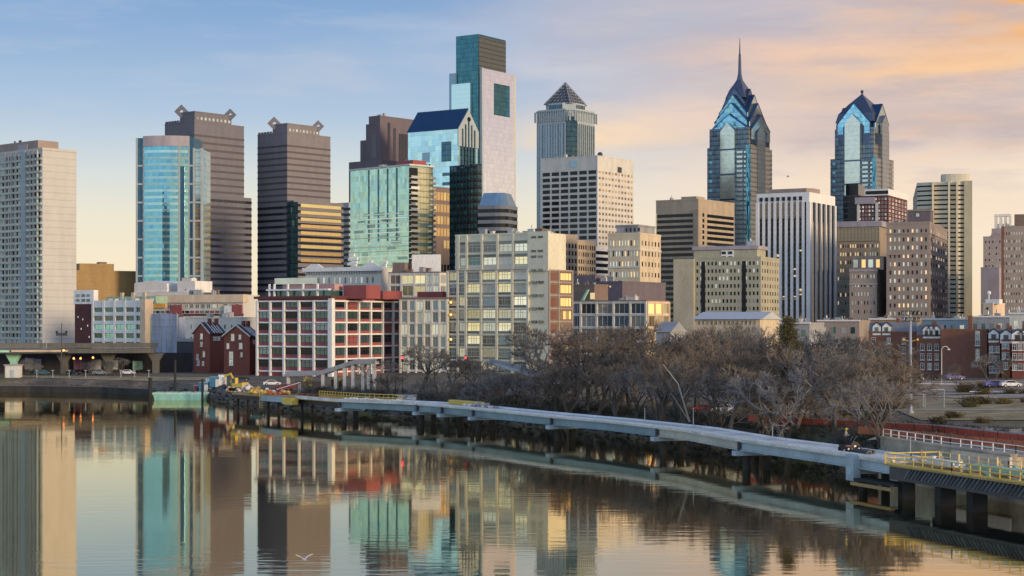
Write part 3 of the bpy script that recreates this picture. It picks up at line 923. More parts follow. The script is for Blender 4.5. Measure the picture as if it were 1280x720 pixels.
def gabled(label, xL, xC, xR, D, ysh, tiers, yeave, shw, spire):
    b = B('office_tower', label, 'skyscraper', xL, xC, xR, ysh, D, 34, 'blue glass skyscrapers with stacked gables')
    r = b.root
    cx, cy = -b.L1 / 2, b.L2 / 2
    h1, h2 = b.L1 / 2, b.L2 / 2
    ze = b.z(yeave)
    b.box('shaft', M['ggrey'], z1=b.H)
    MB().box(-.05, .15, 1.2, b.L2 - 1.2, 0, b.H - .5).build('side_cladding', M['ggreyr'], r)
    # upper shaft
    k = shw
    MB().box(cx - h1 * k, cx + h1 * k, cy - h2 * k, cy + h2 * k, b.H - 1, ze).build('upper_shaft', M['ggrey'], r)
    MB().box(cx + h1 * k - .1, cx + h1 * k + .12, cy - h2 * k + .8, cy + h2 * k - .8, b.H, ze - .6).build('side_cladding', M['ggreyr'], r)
    # central bays
    d = 1.0
    wf, ws = h1 * .34, h2 * .34
    zb_top = b.z(tiers[0][3]) - (b.z(tiers[0][3]) - b.z(tiers[0][2])) * .55
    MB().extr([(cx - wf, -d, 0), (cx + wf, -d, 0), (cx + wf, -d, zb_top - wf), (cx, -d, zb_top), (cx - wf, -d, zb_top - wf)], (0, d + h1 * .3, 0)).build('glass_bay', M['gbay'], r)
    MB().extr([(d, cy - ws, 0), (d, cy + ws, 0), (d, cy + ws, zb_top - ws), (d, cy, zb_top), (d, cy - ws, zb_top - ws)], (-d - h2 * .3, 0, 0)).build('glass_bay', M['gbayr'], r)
    # window ladders either side of the bays
    nz_ = int(b.H / 8)
    mw = MB().box(-1, 1, -.35, .3, 0, 2.6).mesh('window_ladder', M['gbay'])
    mw2 = MB().box(-.8, .8, -.35, .3, 0, 2.6).mesh('window_ladder', M['gchev'])
    for i in range(nz_ * 2):
        z = 6 + i * (b.H - 8) / (nz_ * 2)
        inst('window_ladder', mw, r, (cx + wf + 4.5, 0, z), 0, scale=(2.6, 1, .75))
        inst('window_ladder', mw, r, (-2.6, 0, z), 0, scale=(1.8, 1, .6))
        if i % 2: inst('window_ladder', mw2, r, (cx - h1 + 3, 0, z), 0, scale=(2.2, 1, 1))
        inst('window_ladder', mw2, r, (0, 2.4, z), math.pi / 2, scale=(2.0, 1, .7))
        inst('window_ladder', mw, r, (0, b.L2 - 2.4, z), math.pi / 2, scale=(2.0, 1, .7))
    for i in range(7):
        z = b.H - 3 - i * b.H / 7.5
        MB().box(cx - wf - .1, cx + wf + .1, -d - .2, 0, z, z + 1.4).build('bay_band', M['gdeep'], r)
    # corner strip
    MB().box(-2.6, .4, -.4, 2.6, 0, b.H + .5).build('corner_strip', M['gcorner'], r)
    for ti, (dp, w, ye_, ya_, tb, m) in enumerate(tiers):
        z_e, z_a = b.z(ye_), b.z(ya_)
        zlow = ze - 14 if ti == 0 else z_e - 12
        mb = MB()
        prof_ = [(-w, zlow), (w, zlow), (w, z_e), (0, z_a), (-w, z_e)]
        mb.extr([(cx + u, cy - dp, z) for u, z in prof_], (0, 2 * dp, 0))
        mb.extr([(cx + dp, cy + u, z) for u, z in prof_], (-2 * dp, 0, 0))
        mb.build('gable_block', m, r)
        if tb:
            # chevron trim: bright glass band along the two slopes and down the sides
            sl = (z_a - z_e) / w
            out_ = [(-w - .3, z_e - 9 if ti == 0 else z_e - 5), (-w - .3, z_e), (0, z_a + .5), (w + .3, z_e), (w + .3, z_e - 9 if ti == 0 else z_e - 5)]
            iw = w - tb * .55
            inn = [(iw, out_[4][1]), (iw, z_e - tb * .35), (0, z_a - tb), (-iw, z_e - tb * .35), (-iw, out_[0][1])]
            for fs in (0, 1):
                mb = MB()
                q = [(0, 1, 8, 9), (1, 2, 7, 8), (2, 3, 6, 7), (3, 4, 5, 6)]
                allp = out_ + inn
                for (a_, b_, c_, d_) in q:
                    P4 = [allp[a_], allp[b_], allp[c_], allp[d_]]
                    if fs == 0:
                        mb.extr([(cx + u, cy - dp - .7, z) for u, z in P4], (0, 1.0, 0))
                    else:
                        mb.extr([(cx + dp + .7, cy + u, z) for u, z in P4], (-1.0, 0, 0))
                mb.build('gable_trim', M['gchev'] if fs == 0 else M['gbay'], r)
            # dark roof plates over the gables
            for fs in (0, 1):
                mb = MB()
                for sg in (-1, 1):
                    P4 = [(sg * (w + .5), z_e - .1), (0, z_a + .55), (0, z_a + 1.3), (sg * (w + .9), z_e + .3)]
                    if fs == 0: mb.extr([(cx + u, cy - dp - .9, z) for u, z in P4], (0, dp * .9, 0))
                    else: mb.extr([(cx + dp + .9, cy + u, z) for u, z in P4], (-dp * .9, 0, 0))
                mb.build('roof_plate', M['bluemetal'], r)
    # spire
    lv = spire
    mb = MB()
    for (y_a, ra), (y_b, rb_) in zip(lv, lv[1:]):
        pa = [(cx - ra, cy - ra), (cx + ra, cy - ra), (cx + ra, cy + ra), (cx - ra, cy + ra)]
        pb = [(cx - rb_, cy - rb_), (cx + rb_, cy - rb_), (cx + rb_, cy + rb_), (cx - rb_, cy + rb_)]
        mb.prism(pa, b.z(y_a), b.z(y_b), 0, pb)
    mb.build('spire', M['gspire'], r)
    b.done()
    return b, cx, cy
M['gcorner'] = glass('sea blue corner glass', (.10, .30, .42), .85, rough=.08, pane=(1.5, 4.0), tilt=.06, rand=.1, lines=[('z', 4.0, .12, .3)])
M['gspire'] = glass('spire cladding', (.10, .12, .17), .5, rough=.3, rand=0)
gabled('blue glass skyscraper with stacked gables rising to a needle spire', 884, 936, 965, 1460, 182,
       [(19.6, 17.0, 160, 142, 8, M['gdeep']), (16.6, 15.0, 150, 127, 7.5, M['gdeep']), (13.2, 12.2, 138, 116, 7, M['gdeep']), (10.2, 9.6, 124, 106, 0, M['gdeep'])],
       158, .93, [(118, 9.2), (107, 6.6), (100, 4.0), (94, 2.0), (86, 1.15), (62, .75), (60, .5), (40, .12)])
b, cx, cy = gabled('blue glass skyscraper with a plain gabled roof and tiny ball finial', 1038, 1094, 1117, 1500, 196,
       [(18.2, 14.5, 152, 128, 8.5, M['gdeep'])],
       158, .86, [(150, 17.6), (139, 15.8), (126, 9.0), (113, .9), (110, .4)])
MB().ball((cx, cy, b.z(109)), 1.5).build('ball_finial', M['steeldark'], b.root)

# ================================================================ middle distance towers
# --- mint glass tower with balconies
M['gmint2'] = glass('mint curtain glass', (.40, .62, .55), .9, rough=.1, pane=(1.6, 3.0), rand=.1, wav=.05, wscale=.05, mott=.25, lines=[('xy', 1.6, .07, .15)])
M['gmint3'] = glass('green grey curtain glass', (.20, .34, .31), .75, rough=.1, rand=.25)
b = B('apartment_tower', 'mint glass tower with dark vertical slots and balconies up its right edge', 'skyscraper', 438, 511, 541, 207, 950, 44)
b.wall(M['gmint2'], cap=.3)
MB().box(-b.L1 - .5, 1.5, -.8, b.L2, b.H, b.H + .9).build('roof_slab', M['offwhite'], b.root)
for px in (461, 473, 484.5, 496):
    u = b.lx(px)
    MB().box(u - .6, u + .6, -.12, .2, b.z(300), b.H - .5).build('glass_slot', M['gnavy'], b.root)
fl = MB().box(-b.L1, 0, -.14, .2, 0, .55).mesh('floor_line', M['gpale'])
nf = 36
for i in range(nf):
    z = 3 + (b.H - 3) * i / nf
    if z < b.z(262): inst('floor_line', fl, b.root, (0, 0, z))
for i in range(22):
    z = 3 + (b.z(262) - 3) * i / 22
    n = RND.randint(1, 4)
    for k in range(n):
        u = RND.uniform(-b.L1 + 4, -5); w = RND.uniform(2, 9)
        MB().box(max(-b.L1 + .3, u - w / 2), min(-.5, u + w / 2), -.09, .2, z + .6, z + 2.6).build('window', M['gmint3'], b.root)  # random dark panes paint in the dark masses mirrored by the lower glass
MB().box(-.1, .14, 6.5, b.L2, 0, b.H - 1).build('side_glazing', glass('pale olive side glazing', (.62, .62, .42), .7, rough=.15, rand=.1, lines=[('z', 3.3, .22, .4), ('xy', 2.2, .12, .3)]), b.root)
MB().box(-.1, .25, .4, 6.4, 0, b.H - 1).build('balcony_shade', M['void'], b.root)  # dark sheet on the wall, shade behind the balconies put into its colour
bm_ = MB().box(-.5, 1.9, .2, 6.4, 0, .5); bm_.box(1.75, 1.9, .2, 6.4, .5, 1.5); me = bm_.mesh('balcony', M['gpale'])
me2 = MB().box(-.5, 1.5, b.L2 - 2.6, b.L2 + 1, 0, 1.2).mesh('balcony', M['gpale'])
for i in range(30):
    z = 4 + (b.H - 8) * i / 30
    inst('balcony', me, b.root, (0, 0, z)); inst('balcony', me2, b.root, (0, 0, z + .4))
for i in range(13):
    MB().box(-.2, .3, 6.6, b.L2 - .2, 0, 2.0).build('window_band', M['gmint3'], b.root, (0, 0, 4 + i * (b.z(258) - 4) / 13))
MB().box(-12, -1, 4, 14, b.H, b.H + 3.5).build('rooftop_unit', M['redpanel'], b.root)
b.clutter(3, b.H + .8)
b.done()

# --- bronze-lit office sliver, navy slab, round banded block
b = B('office_building', 'narrow brown office with upper windows tinted sunset gold beside the navy slab', 'office block', 538, 541.5, 570, 234, 1080, 40)
b.wall(M['brown'])
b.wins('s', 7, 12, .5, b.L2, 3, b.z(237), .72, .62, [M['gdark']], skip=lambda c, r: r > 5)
b.wins('s', 7, 12, .5, b.L2, 3, b.z(237), .74, .66, [M['ggold']], skip=lambda c, r: r <= 5 or (r == 6 and c < 5) or (r == 7 and c < 3))  # gold upper panes over dark lower ones paint in where sunset reflection ends
b.done()
b = B('office_building', 'dark navy glass slab rising behind the cream loft block', 'office block', 562, 597, 602, 206, 960, 42)
b.wall(M['gnavy'], cap=.6)
b.bands(24, 2, b.H - 3, .32, M['gdark'], e=.1)
b.piers('f', 9, -b.L1 + .5, -.5, 0, b.H, .35, .25, M['steeldark'], 'mullion')
b.done()
# banded block with rounded front and hipped glass cap
D_ = 930
b = B('office_building', 'grey banded block with a rounded end and hipped glass roof', 'office block', 598, 632, 646, 258, D_, 20)
pl = [(-b.L1, 0), (-6, 0), (-3, .6), (-.9, 2.2), (0, 4.5), (.3, b.L2), (-b.L1, b.L2)]
MB().prism(pl, 0, b.H).build('wall', M['gdark'], b.root)
me = MB().prism([(x * 1.0 + (.35 if x > -2 else 0) - (.2 if x < -9 else 0), y - .35) for x, y in pl], 0, 1.9).mesh('floor_band', mat('blue grey spandrel', (.17, .19, .23), noise=.08))
for i in range(15):
    inst('floor_band', me, b.root, (0, 0, b.H - 1.2 - i * 3.9))
top = [(-b.L1 + 2, 3), (-6, 3), (-4.2, 3.6), (-3, 4.5), (-2.6, 6), (-2.6, b.L2 - 2), (-b.L1 + 2, b.L2 - 2)]
MB().prism(pl, b.H, b.z(240), 0, top).build('roof', M['gblue'], b.root)
b.done()

# --- grey glass slab peeking between granite tower and mint tower
b = B('office_building', 'slim blue grey slab peeking out left of the mint tower', 'office block', 420, 436, 442, 254, 1180, 36)
b.wall(M['greyblue']); b.bands(22, 4, b.H - 2, .5, M['gdark'], e=.1); b.done()

# --- ochre low block on the left skyline
b = B('warehouse', 'ochre brick windowless block with a smaller box on its roof', 'building', 90, 93, 172, 339, 900, 62)
b.wall(M['ochre'])
u0, u1 = b.ly(100), b.ly(143)
MB().box(-14, -1, u0, u1, b.H, b.z(329)).build('roof_block', M['ochre'], b.root)
MB().box(-10, -4, b.ly(127), b.ly(136), b.z(329), b.z(326.5)).build('rooftop_unit', M['brown'], b.root)
b.done()

# --- big white apartment slab at the left edge
b = B('apartment_tower', 'white concrete apartment slab with one blank end wall at the left edge', 'apartment block', -34, 53, 95.5, 187, 720, 42)
b.wall(M['white'], cap=.9)
nr = 29
zt_ = b.H - 1.0; z0 = 6
def c2(u0, u1, cols):
    b.wins('f', cols, nr, u0, u1, z0, zt_, .52, .60, [M['gdark'], M['void'], M['gdark'], M['gmint3'], M['gblue'], M['gmint3']])
xa, xb = b.lx(28), b.lx(33.5)
c2(xb, -.8, 4)
c2(b.lx(2), xa, 6)
c2(b.lx(-32), b.lx(1), 7)
b.wl.sort(key=lambda w: -w[1][0])
MB().box(xa, xb, -.9, .3, 0, b.H + .2).build('service_stack', M['greyblue'], b.root)
me = MB().box(-b.L1, -.4, -.55, .2, 0, .95).mesh('balcony_band', mat('pale green balcony panel', (.52, .58, .50), rand=.16, noise=.2))
for i in range(nr):
    inst('balcony_band', me, b.root, (0, 0, z0 + (zt_ - z0) * i / nr - .45))
me = MB().box(-.2, .2, -.75, .2, 4, b.H).mesh('rib', M['white'])
for px in (8, 15, 21, 38, 43, 48):
    inst('rib', me, b.root, (b.lx(px), 0, 0))
MB().box(b.lx(-30), b.lx(37), 4, 14, b.H, b.z(172)).build('penthouse', M['taupe'], b.root)
MB().box(b.lx(13), b.lx(25), 3.2, 5, b.H, b.z(176)).build('penthouse_bay', M['lilac'], b.root)
for px in (3, 9, 10.5): MB().tube((b.lx(px), 6, b.z(173)), (b.lx(px), 6, b.z(168.5)), .35).build('antenna', M['steeldark'], b.root)
b.done()

# --- tan slotted block right of the cream loft, and its striped neighbours
b = B('apartment_tower', 'tan block with a tight grid of small square windows beside the cream loft', 'apartment block', 660, 684, 722, 292, 790, 30)
b.wall(M['tan'])
b.wins('s', 9, 13, .8, b.L2 - .3, 4, b.z(300), .52, .58, [M['gdark'], M['void']])
b.wins('f', 5, 13, -b.L1 + 1, -.5, 4, b.z(300), .5, .55, [M['gwarm'], M['gdark']])
b.clutter(3, b.H, big=3); b.done()
b = B('office_building', 'gold-lit office with small windows in the gap below the white gridded slab', 'office block', 704, 722, 745, 301, 860, 30)
b.wall(M['tan']); b.wins('s', 8, 13, .5, b.L2 - .3, 4, b.z(304), .5, .6, [M['gwarm'], M['gdark'], M['gdark']]); b.wins('f', 5, 13, -b.L1, -.5, 4, b.z(304), .5, .6, [M['gwarm'], M['gdark']]); b.done()
b = B('office_building', 'black and white striped block in the gap left of the cream apartment house', 'office block', 728, 741, 763, 309, 900, 34)
b.wall(M['whitepaint']); b.bands(14, 3, b.H - 1, .55, M['gdark']); b.done()

# --- cream apartment house
b = B('apartment_house', 'cream stone apartment house with grey attic storey and bright window rows', 'apartment block', 760, 800, 826, 293, 770, 28)
b.wall(M['cream'], cap=.8)
b.wins('f', 10, 10, -b.L1 + .6, -.6, 3, b.H - 1.4, .42, .5, [M['gpale'], M['gpale'], M['glit2'], M['gdark']])
b.wins('s', 6, 10, .8, b.L2 - .6, 3, b.H - 1.4, .35, .45, [M['gdark'], M['brown']])
b.slabs('f', [b.z(313), b.z(306.5) - 10], -b.L1 - .2, .2, .8, .35, M['offwhite'], 'cornice')
b.slabs('s', [b.z(313)], -.2, b.L2, .8, .35, M['offwhite'], 'cornice')
MB().box(-b.L1 + 3, -2, 2.5, b.L2 - 2, b.H, b.z(281)).build('attic', M['greywall'], b.root)
MB().box(-b.L1 + 2.6, -1.6, 2.1, b.L2 - 1.6, b.z(282), b.z(280)).build('attic_roof', M['roofgrey'], b.root)
for k in range(4):
    MB().box(-8 + k * 2, -7.2 + k * 2, 2.35, 2.6, b.z(289), b.z(284)).build('window', M['gdark'], b.root)
b.done()

# --- tan stepped office
b = B('office_building', 'broad tan office with dark window strips under a deep blank crown', 'office block', 820, 873, 918, 250, 950, 34)
b.wall(M['tan'], cap=.8)
zt_ = b.z(265)
xa, xb = b.lx(867), b.lx(873)
b.bands(22, 3, zt_, .55, M['gdark'], x0=-b.L1 + .6, x1=xa - .5, y0=0, y1=b.L2 - 1)
b.bands(22, 3, zt_, .55, M['gdark'], x0=-3, x1=0, y0=b.ly(884), y1=b.L2 - 1)
me = MB().box(-.3, .15, 0, 2.0, 0, 1.9).mesh('window', M['gdark'])
for i in range(22): inst('window', me, b.root, (0, b.ly(878), 3 + i * (zt_ - 3) / 22 + .8))
MB().box(xa, xb + .05, -.5, 1, 0, b.z(262)).build('corner_pier', M['tandark'], b.root)
MB().box(b.lx(845), b.lx(864), 6, 16, b.H, b.z(244)).build('rooftop_unit', M['tan'], b.root)
MB().box(-b.L1 - .1, -b.L1 + .7, -.1, .6, 0, zt_).build('edge_fin', M['ggold'], b.root)
b.done()

# --- greenish beige apartment house with blank wing
b = B('apartment_house', 'greenish beige brick apartment house with a blank lower wing and many small windows', 'apartment block', 868, 951, 974, 322, 690, 24)
b.wall(M['greige'])
zt_ = b.H - .6
b.wins('f', 17, 12, -b.L1 + .5, -.5, 1, zt_, .42, .48, [M['gdark'], M['gdark'], M['gpale'], M['void']])
b.wins('s', 7, 12, .5, b.L2 - .3, 1, zt_, .36, .5, [M['gdark'], M['brown']])
for px in (879, 930):
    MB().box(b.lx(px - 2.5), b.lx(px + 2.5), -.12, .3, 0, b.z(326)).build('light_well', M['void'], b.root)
x0, x1 = b.lx(866), b.lx(945)
MB().box(x0, x1, 1.5, 14, b.H, b.z(311)).build('upper_storey', M['greige'], b.root)
MB().box(x0 - .6, x1 + .6, .9, 15, b.z(311), b.z(306.5)).build('roof', M['lilac'], b.root)
for px in (903.5, 911.5):
    for py in (323, 317): MB().box(b.lx(px - 2.6), b.lx(px + 2.6), 1.3, 1.7, b.z(py), b.z(py - 3.6)).build('window', M['gdark'], b.root)
MB().box(b.lx(900), b.lx(916), 1.38, 1.6, b.z(324.5), b.z(311.5)).build('white_panel', M['whitepaint'], b.root)
MB().box(b.lx(843), b.lx(868) + .1, -1.2, 12, 0, b.z(322.5)).build('blank_wing', M['beige'], b.root)
b.clutter(2, b.z(306.5), x0=x0, x1=x1, big=3)
b.done()

# --- white tower of vertical piers
b = B('office_tower', 'white tower of tall vertical piers with arched tracery along the top', 'skyscraper', 947, 1011, 1043, 240, 800, 30)
b.wall(M['gdark'], cap=0)
zc = b.z(252)
b.box('crown', M['whitepaint'], z0=zc, z1=b.H, x0=-b.L1 - .35, x1=.35, y0=-.35)
n = 9
b.piers('f', n, -b.L1 + .5, -2.5, 0, zc, 1.3, .8, M['whitepaint'])
b.piers('s', 6, 2.2, b.L2 - .5, 0, zc, 1.1, .8, M['whitepaint'])
MB().box(-.9, .9, -.9, .9, 0, zc).build('corner_pier', M['whitepaint'], b.root)
MB().box(-b.L1 - .6, -b.L1 + .9, -.95, 1, 0, zc).build('corner_pier', M['whitepaint'], b.root)
MB().box(-1, .9, b.L2 - .9, b.L2 + .4, 0, zc).build('corner_pier', M['whitepaint'], b.root)
sp = (b.L1 - 3) / (n - 1)
for i in range(n - 1):
    u = -b.L1 + .5 + sp * (i + .5)
    MB().box(u - sp * .28, u + sp * .28, -.5, 0, b.z(250), b.z(245)).build('attic_window', M['gdark'], b.root)
    mb = MB()
    for k in range(8):
        z = b.z(272) + k * (zc - b.z(272)) / 8
        mb.box(u - sp * .32 + (k % 2) * .3, u + sp * .05 + (k % 2) * .3, -.6, .1, z, z + .8)
        mb.box(u + sp * .12 - (k % 2) * .3, u + sp * .32 - (k % 2) * .3, -.6, .1, z + .9, z + 1.7)
    mb.build('tracery', M['tandark'], b.root)
me = MB().box(-.1, .1, 0, .4, 0, .9).mesh('spandrel', M['steeldark'])
for i in range(27):
    z = 3 + (zc - 3) * i / 27
    MB().box(-b.L1, 0, -.12, .1, 0, .8).build('spandrel', M['slate'], b.root, (0, 0, z))
for i in range(20):
    u = -b.L1 + .5 + sp * (RND.randrange(n - 1) + .5); z = 3 + (zc - 20) * RND.randrange(24) / 24 + 1.2
    MB().box(u - .6, u + .6, -.08, .1, z, z + 1.5).build('lit_window', M['glit2'], b.root)
for i in range(4):
    y = 2.2 + (b.L2 - 2.7) * (i + .5) / 5
    MB().box(-.1, .12, y - .35, y + .35, 5, zc - 9).build('window_strip', M['gwarm'], b.root)
pl = [(x, y) for x, y in ((b.lx(957), 4), (b.lx(1004), 4), (b.lx(1010), 8), (b.lx(1010), 16), (b.lx(957), 16))]
MB().prism(pl, b.H, b.z(234)).build('penthouse', M['taupe'], b.root)
b.done()

# --- dark rounded glass block and brick block with white trim, in front of the plain gabled tower
b = B('office_building', 'dark curved glass block at the foot of the plain gabled tower', 'office block', 1053, 1074, 1082, 244, 1200, 22)
pl = [(-b.L1, 3), (-b.L1 * .7, .8), (-b.L1 * .35, 0), (0, 0), (0, b.L2), (-b.L1, b.L2)]
MB().prism(pl, 0, b.H).build('wall', M['gdark'], b.root)
MB().prism([(x * .8 - 1, y + 2) for x, y in pl], b.H, b.z(229)).build('upper_storeys', M['gdark'], b.root)
me = MB().prism([(x, y - .2) for x, y in pl], 0, 1.2).mesh('floor_band', M['slate'])
for i in range(14): inst('floor_band', me, b.root, (0, 0, b.H - 1 - 4 * i))
b.done()
b = B('apartment_house', 'dark brick block with white corner bays and white arcaded top storey', 'apartment block', 1071, 1110, 1134, 244, 1150, 26)
b.wall(M['darkred'], cap=0)
zt_ = b.H
b.wins('f', 9, 7, -b.L1 + 1, -.5, b.z(280), zt_ - 1, .5, .55, [M['gpale'], M['gdark']], fm=M['whitepaint'], style='m')
b.wins('s', 6, 7, .5, b.L2 - .5, b.z(280), zt_ - 1, .5, .55, [M['gpale'], M['gdark']], fm=M['whitepaint'], style='m')
MB().box(b.lx(1081), .4, -.4, b.L2, zt_, b.z(236)).build('top_storey', M['whitepaint'], b.root)
for k in range(9):
    u = b.lx(1084) * (1 - k / 8) - .8 * (k / 8)
    MB().box(u - 1.0, u + 1.0, -.5, 0, zt_ + .8, b.z(238)).build('arcade_opening', M['gdark'], b.root)
for px in (1073, 1096): MB().box(b.lx(px - 1.5), b.lx(px + 1.5), -.6, .6, 0, b.z(253)).build('corner_bay', M['offwhite'], b.root)
MB().box(-b.L1 - 1, b.lx(1094), -1.2, b.L2 * .5, b.z(254), b.z(246)).build('lower_roof', M['lilac'], b.root)
b.done()

# --- grille-fronted block, twin brick towers
b = B('office_building', 'beige block with a fine vertical grille below a pale flat roof', 'office block', 1030, 1100, 1128, 283, 860, 22)
b.wall(M['tandark'], cap=0)
b.piers('f', 40, -b.L1 + .3, -.3, b.z(301), b.H, .35, .5, M['beige'], 'grille_bar')
MB().box(-b.L1 - .6, 1, -.9, b.L2, b.H, b.z(276)).build('roof_slab', M['lilac'], b.root)
b.wins('f', 22, 12, -b.L1 + .5, -.5, 2, b.z(302), .38, .42, [M['gpale'], M['gdark'], M['gpale'], M['glit2']])
b.done()
b = B('apartment_house', 'grey brown brick tower with two glowing penthouse windows', 'apartment block', 1062, 1096, 1108, 337, 770, 22)
b.wall(M['taupe'])
b.wins('f', 8, 8, -b.L1 + .5, -.5, 2, b.H - 1, .34, .40, [M['gpale'], M['gpale'], M['gdark']])
MB().box(b.lx(1064), 2.5, 3, 11, b.H, b.z(320)).build('penthouse', M['taupe'], b.root)
for px, w in ((1078, 2.4), (1096, 2.2)): MB().box(b.lx(px - w), b.lx(px + w), 2.8, 3.2, b.z(334), b.z(324)).build('lit_window', M['glit'], b.root)
b.slabs('f', [b.z(337) - .8, b.z(356)], -b.L1 - .2, .3, .7, .35, M['lilac'], 'cornice')
for px, w in ((1068, 3), (1087, 3)): MB().box(b.lx(px - w), b.lx(px + w), 2.7, 3.2, b.z(334), b.z(324)).build('window', M['gpale'], b.root)
b.done()
b = B('apartment_house', 'tall purple brown brick tower with pale arched windows and a square rooftop block', 'apartment block', 1108, 1162, 1184, 279, 760, 20)
b.wall(M['taupe2'], cap=.8)
PW = [M['gpale'], M['gpale'], M['gdark'], M['void'], M['glit2']]
b.wins('f', 9, 14, -b.L1 + .8, -.6, 2, b.H - 1.5, .34, .46, PW)
b.wins('s', 7, 14, .6, b.L2 - .5, 2, b.H - 1.5, .34, .46, [M['gdark'], M['gwarm'], M['void']])
for zz in (b.z(292), b.z(318)):
    b.slabs('f', [zz], -b.L1 - .2, .2, .6, .3, M['taupe'], 'string_course'); b.slabs('s', [zz], -.2, b.L2, .6, .3, M['taupe'], 'string_course')
MB().box(b.lx(1133), 0, 3, 14, b.H, b.z(263)).build('rooftop_block', M['purplebrown'], b.root)
MB().box(b.lx(1132.5), .3, 2.7, 14.3, b.z(263), b.z(261)).build('rooftop_cap', M['taupe2'], b.root)
MB().box(b.lx(1144), b.lx(1148), 2.8, 3.2, b.z(270), b.z(266)).build('window', M['gpale'], b.root)
b.done()

# --- curved balcony tower
D_ = 940
b = B('apartment_tower', 'cream apartment tower with curved striped balconies and a round rooftop drum', 'apartment block', 1147, 1214, 1227, 227, D_, 12)
x0 = -b.L1; w = b.L1
pl = [(x0, 3.0)] + [(x0 + w * t_, 3.0 - 5.5 * math.sin(math.pi * min(1, t_ * .75 + .1)) + 1.5) for t_ in (.1, .25, .4, .55, .7, .85, 1.0)] + [(0, b.L2), (x0, b.L2)]
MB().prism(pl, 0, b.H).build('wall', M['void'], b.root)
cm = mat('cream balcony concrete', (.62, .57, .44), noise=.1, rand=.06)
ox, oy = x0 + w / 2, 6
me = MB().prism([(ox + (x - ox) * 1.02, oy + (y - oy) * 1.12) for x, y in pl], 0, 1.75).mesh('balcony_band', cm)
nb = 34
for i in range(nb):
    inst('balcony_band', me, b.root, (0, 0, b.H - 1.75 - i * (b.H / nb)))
MB().box(b.lx(1205), .45, -1.6, b.L2, 0, b.H + .4).build('blank_flank', M['greige'], b.root)
b.wins('s', 2, 26, b.L2 * .3, b.L2 * .9, 4, b.H - 3, .3, .4, [M['gdark']], at=.45)
for px in (1166, 1186, 1196): MB().box(b.lx(px) - .5, b.lx(px) + .5, -4.2, 3, 0, b.H).build('party_wall', cm, b.root)
MB().prism([(b.lx(1177) + (b.lx(1213) - b.lx(1177)) * (.5 - .5 * math.cos(math.pi * k / 8)), 2 - 3 * math.sin(math.pi * k / 8)) for k in range(9)] + [(b.lx(1213), 14), (b.lx(1177), 14)], b.H, b.z(217)).build('rooftop_drum', cm, b.root)
b.done()

# --- right edge blocks
b = B('office_building', 'pale stepped tower with an open white rooftop frame near the right edge', 'office block', 1229, 1262, 1272, 296, 1050, 22)
b.wall(M['lilac'])
b.wins('f', 7, 16, -b.L1 + .5, -.5, 2, b.H - 1, .3, .35, [M['gdark'], M['gpale']])
MB().box(b.lx(1239), 0, 2, b.L2 - 2, b.H, b.z(285)).build('upper_storeys', M['lilac'], b.root)
mb = MB()
for px in (1244, 1250, 1256, 1262):
    mb.box(b.lx(px) - .8, b.lx(px) + .8, 3, 5, b.z(285), b.z(268))
mb.box(b.lx(1243), b.lx(1263), 2.6, 6, b.z(270), b.z(267)); mb.box(b.lx(1243), b.lx(1263), 4, 10, b.z(285), b.z(279))
mb.build('rooftop_frame', M['whitepaint'], b.root)
b.done()
b = B('office_building', 'mauve block with a dark zigzag stair slot left of the right-edge brick tower', 'office block', 1226, 1249, 1256, 335, 900, 22)
b.wall(M['lilac'])
b.wins('s', 1, 8, .5, b.L2 - .3, 2, b.H - 1, .6, .5, [M['gdark']]); b.done()
b = B('apartment_house', 'brick tower with small pale windows cut off by the right edge', 'apartment block', 1252, 1290, 1310, 284, 740, 16)
b.wall(M['taupe'])
b.wins('f', 11, 15, -b.L1 + .5, -.5, 2, b.H - 1, .28, .36, [M['gpale'], M['gdark'], M['gpale']])
MB().box(b.lx(1268), 0, 3, 12, b.H, b.z(267)).build('rooftop_block', M['brown'], b.root)
MB().box(-b.L1 - .15, -b.L1 + 1, -.2, .8, 0, b.H + .6).build('corner_pier', M['redbrick2'], b.root)
b.done()
b = B('tank_house', 'little peach cube building with a white roof hut', 'building', 1229, 1241, 1256, 380, 620, 32)
b.wall(M['peach'], cap=.4)
MB().box(-3, 2, 1, 5, b.H, b.z(374)).build('roof_hut', M['whitepaint'], b.root)
MB().tube((-2, 2, b.H), (-2, 2, b.z(366)), .22).ball((-2, 2, b.z(366)), .8).build('antenna', M['whitepaint'], b.root)
MB().box(b.lx(1233), b.lx(1235.5), -.1, .2, b.z(387), b.z(384)).build('window', M['gdark'], b.root)
b.done()

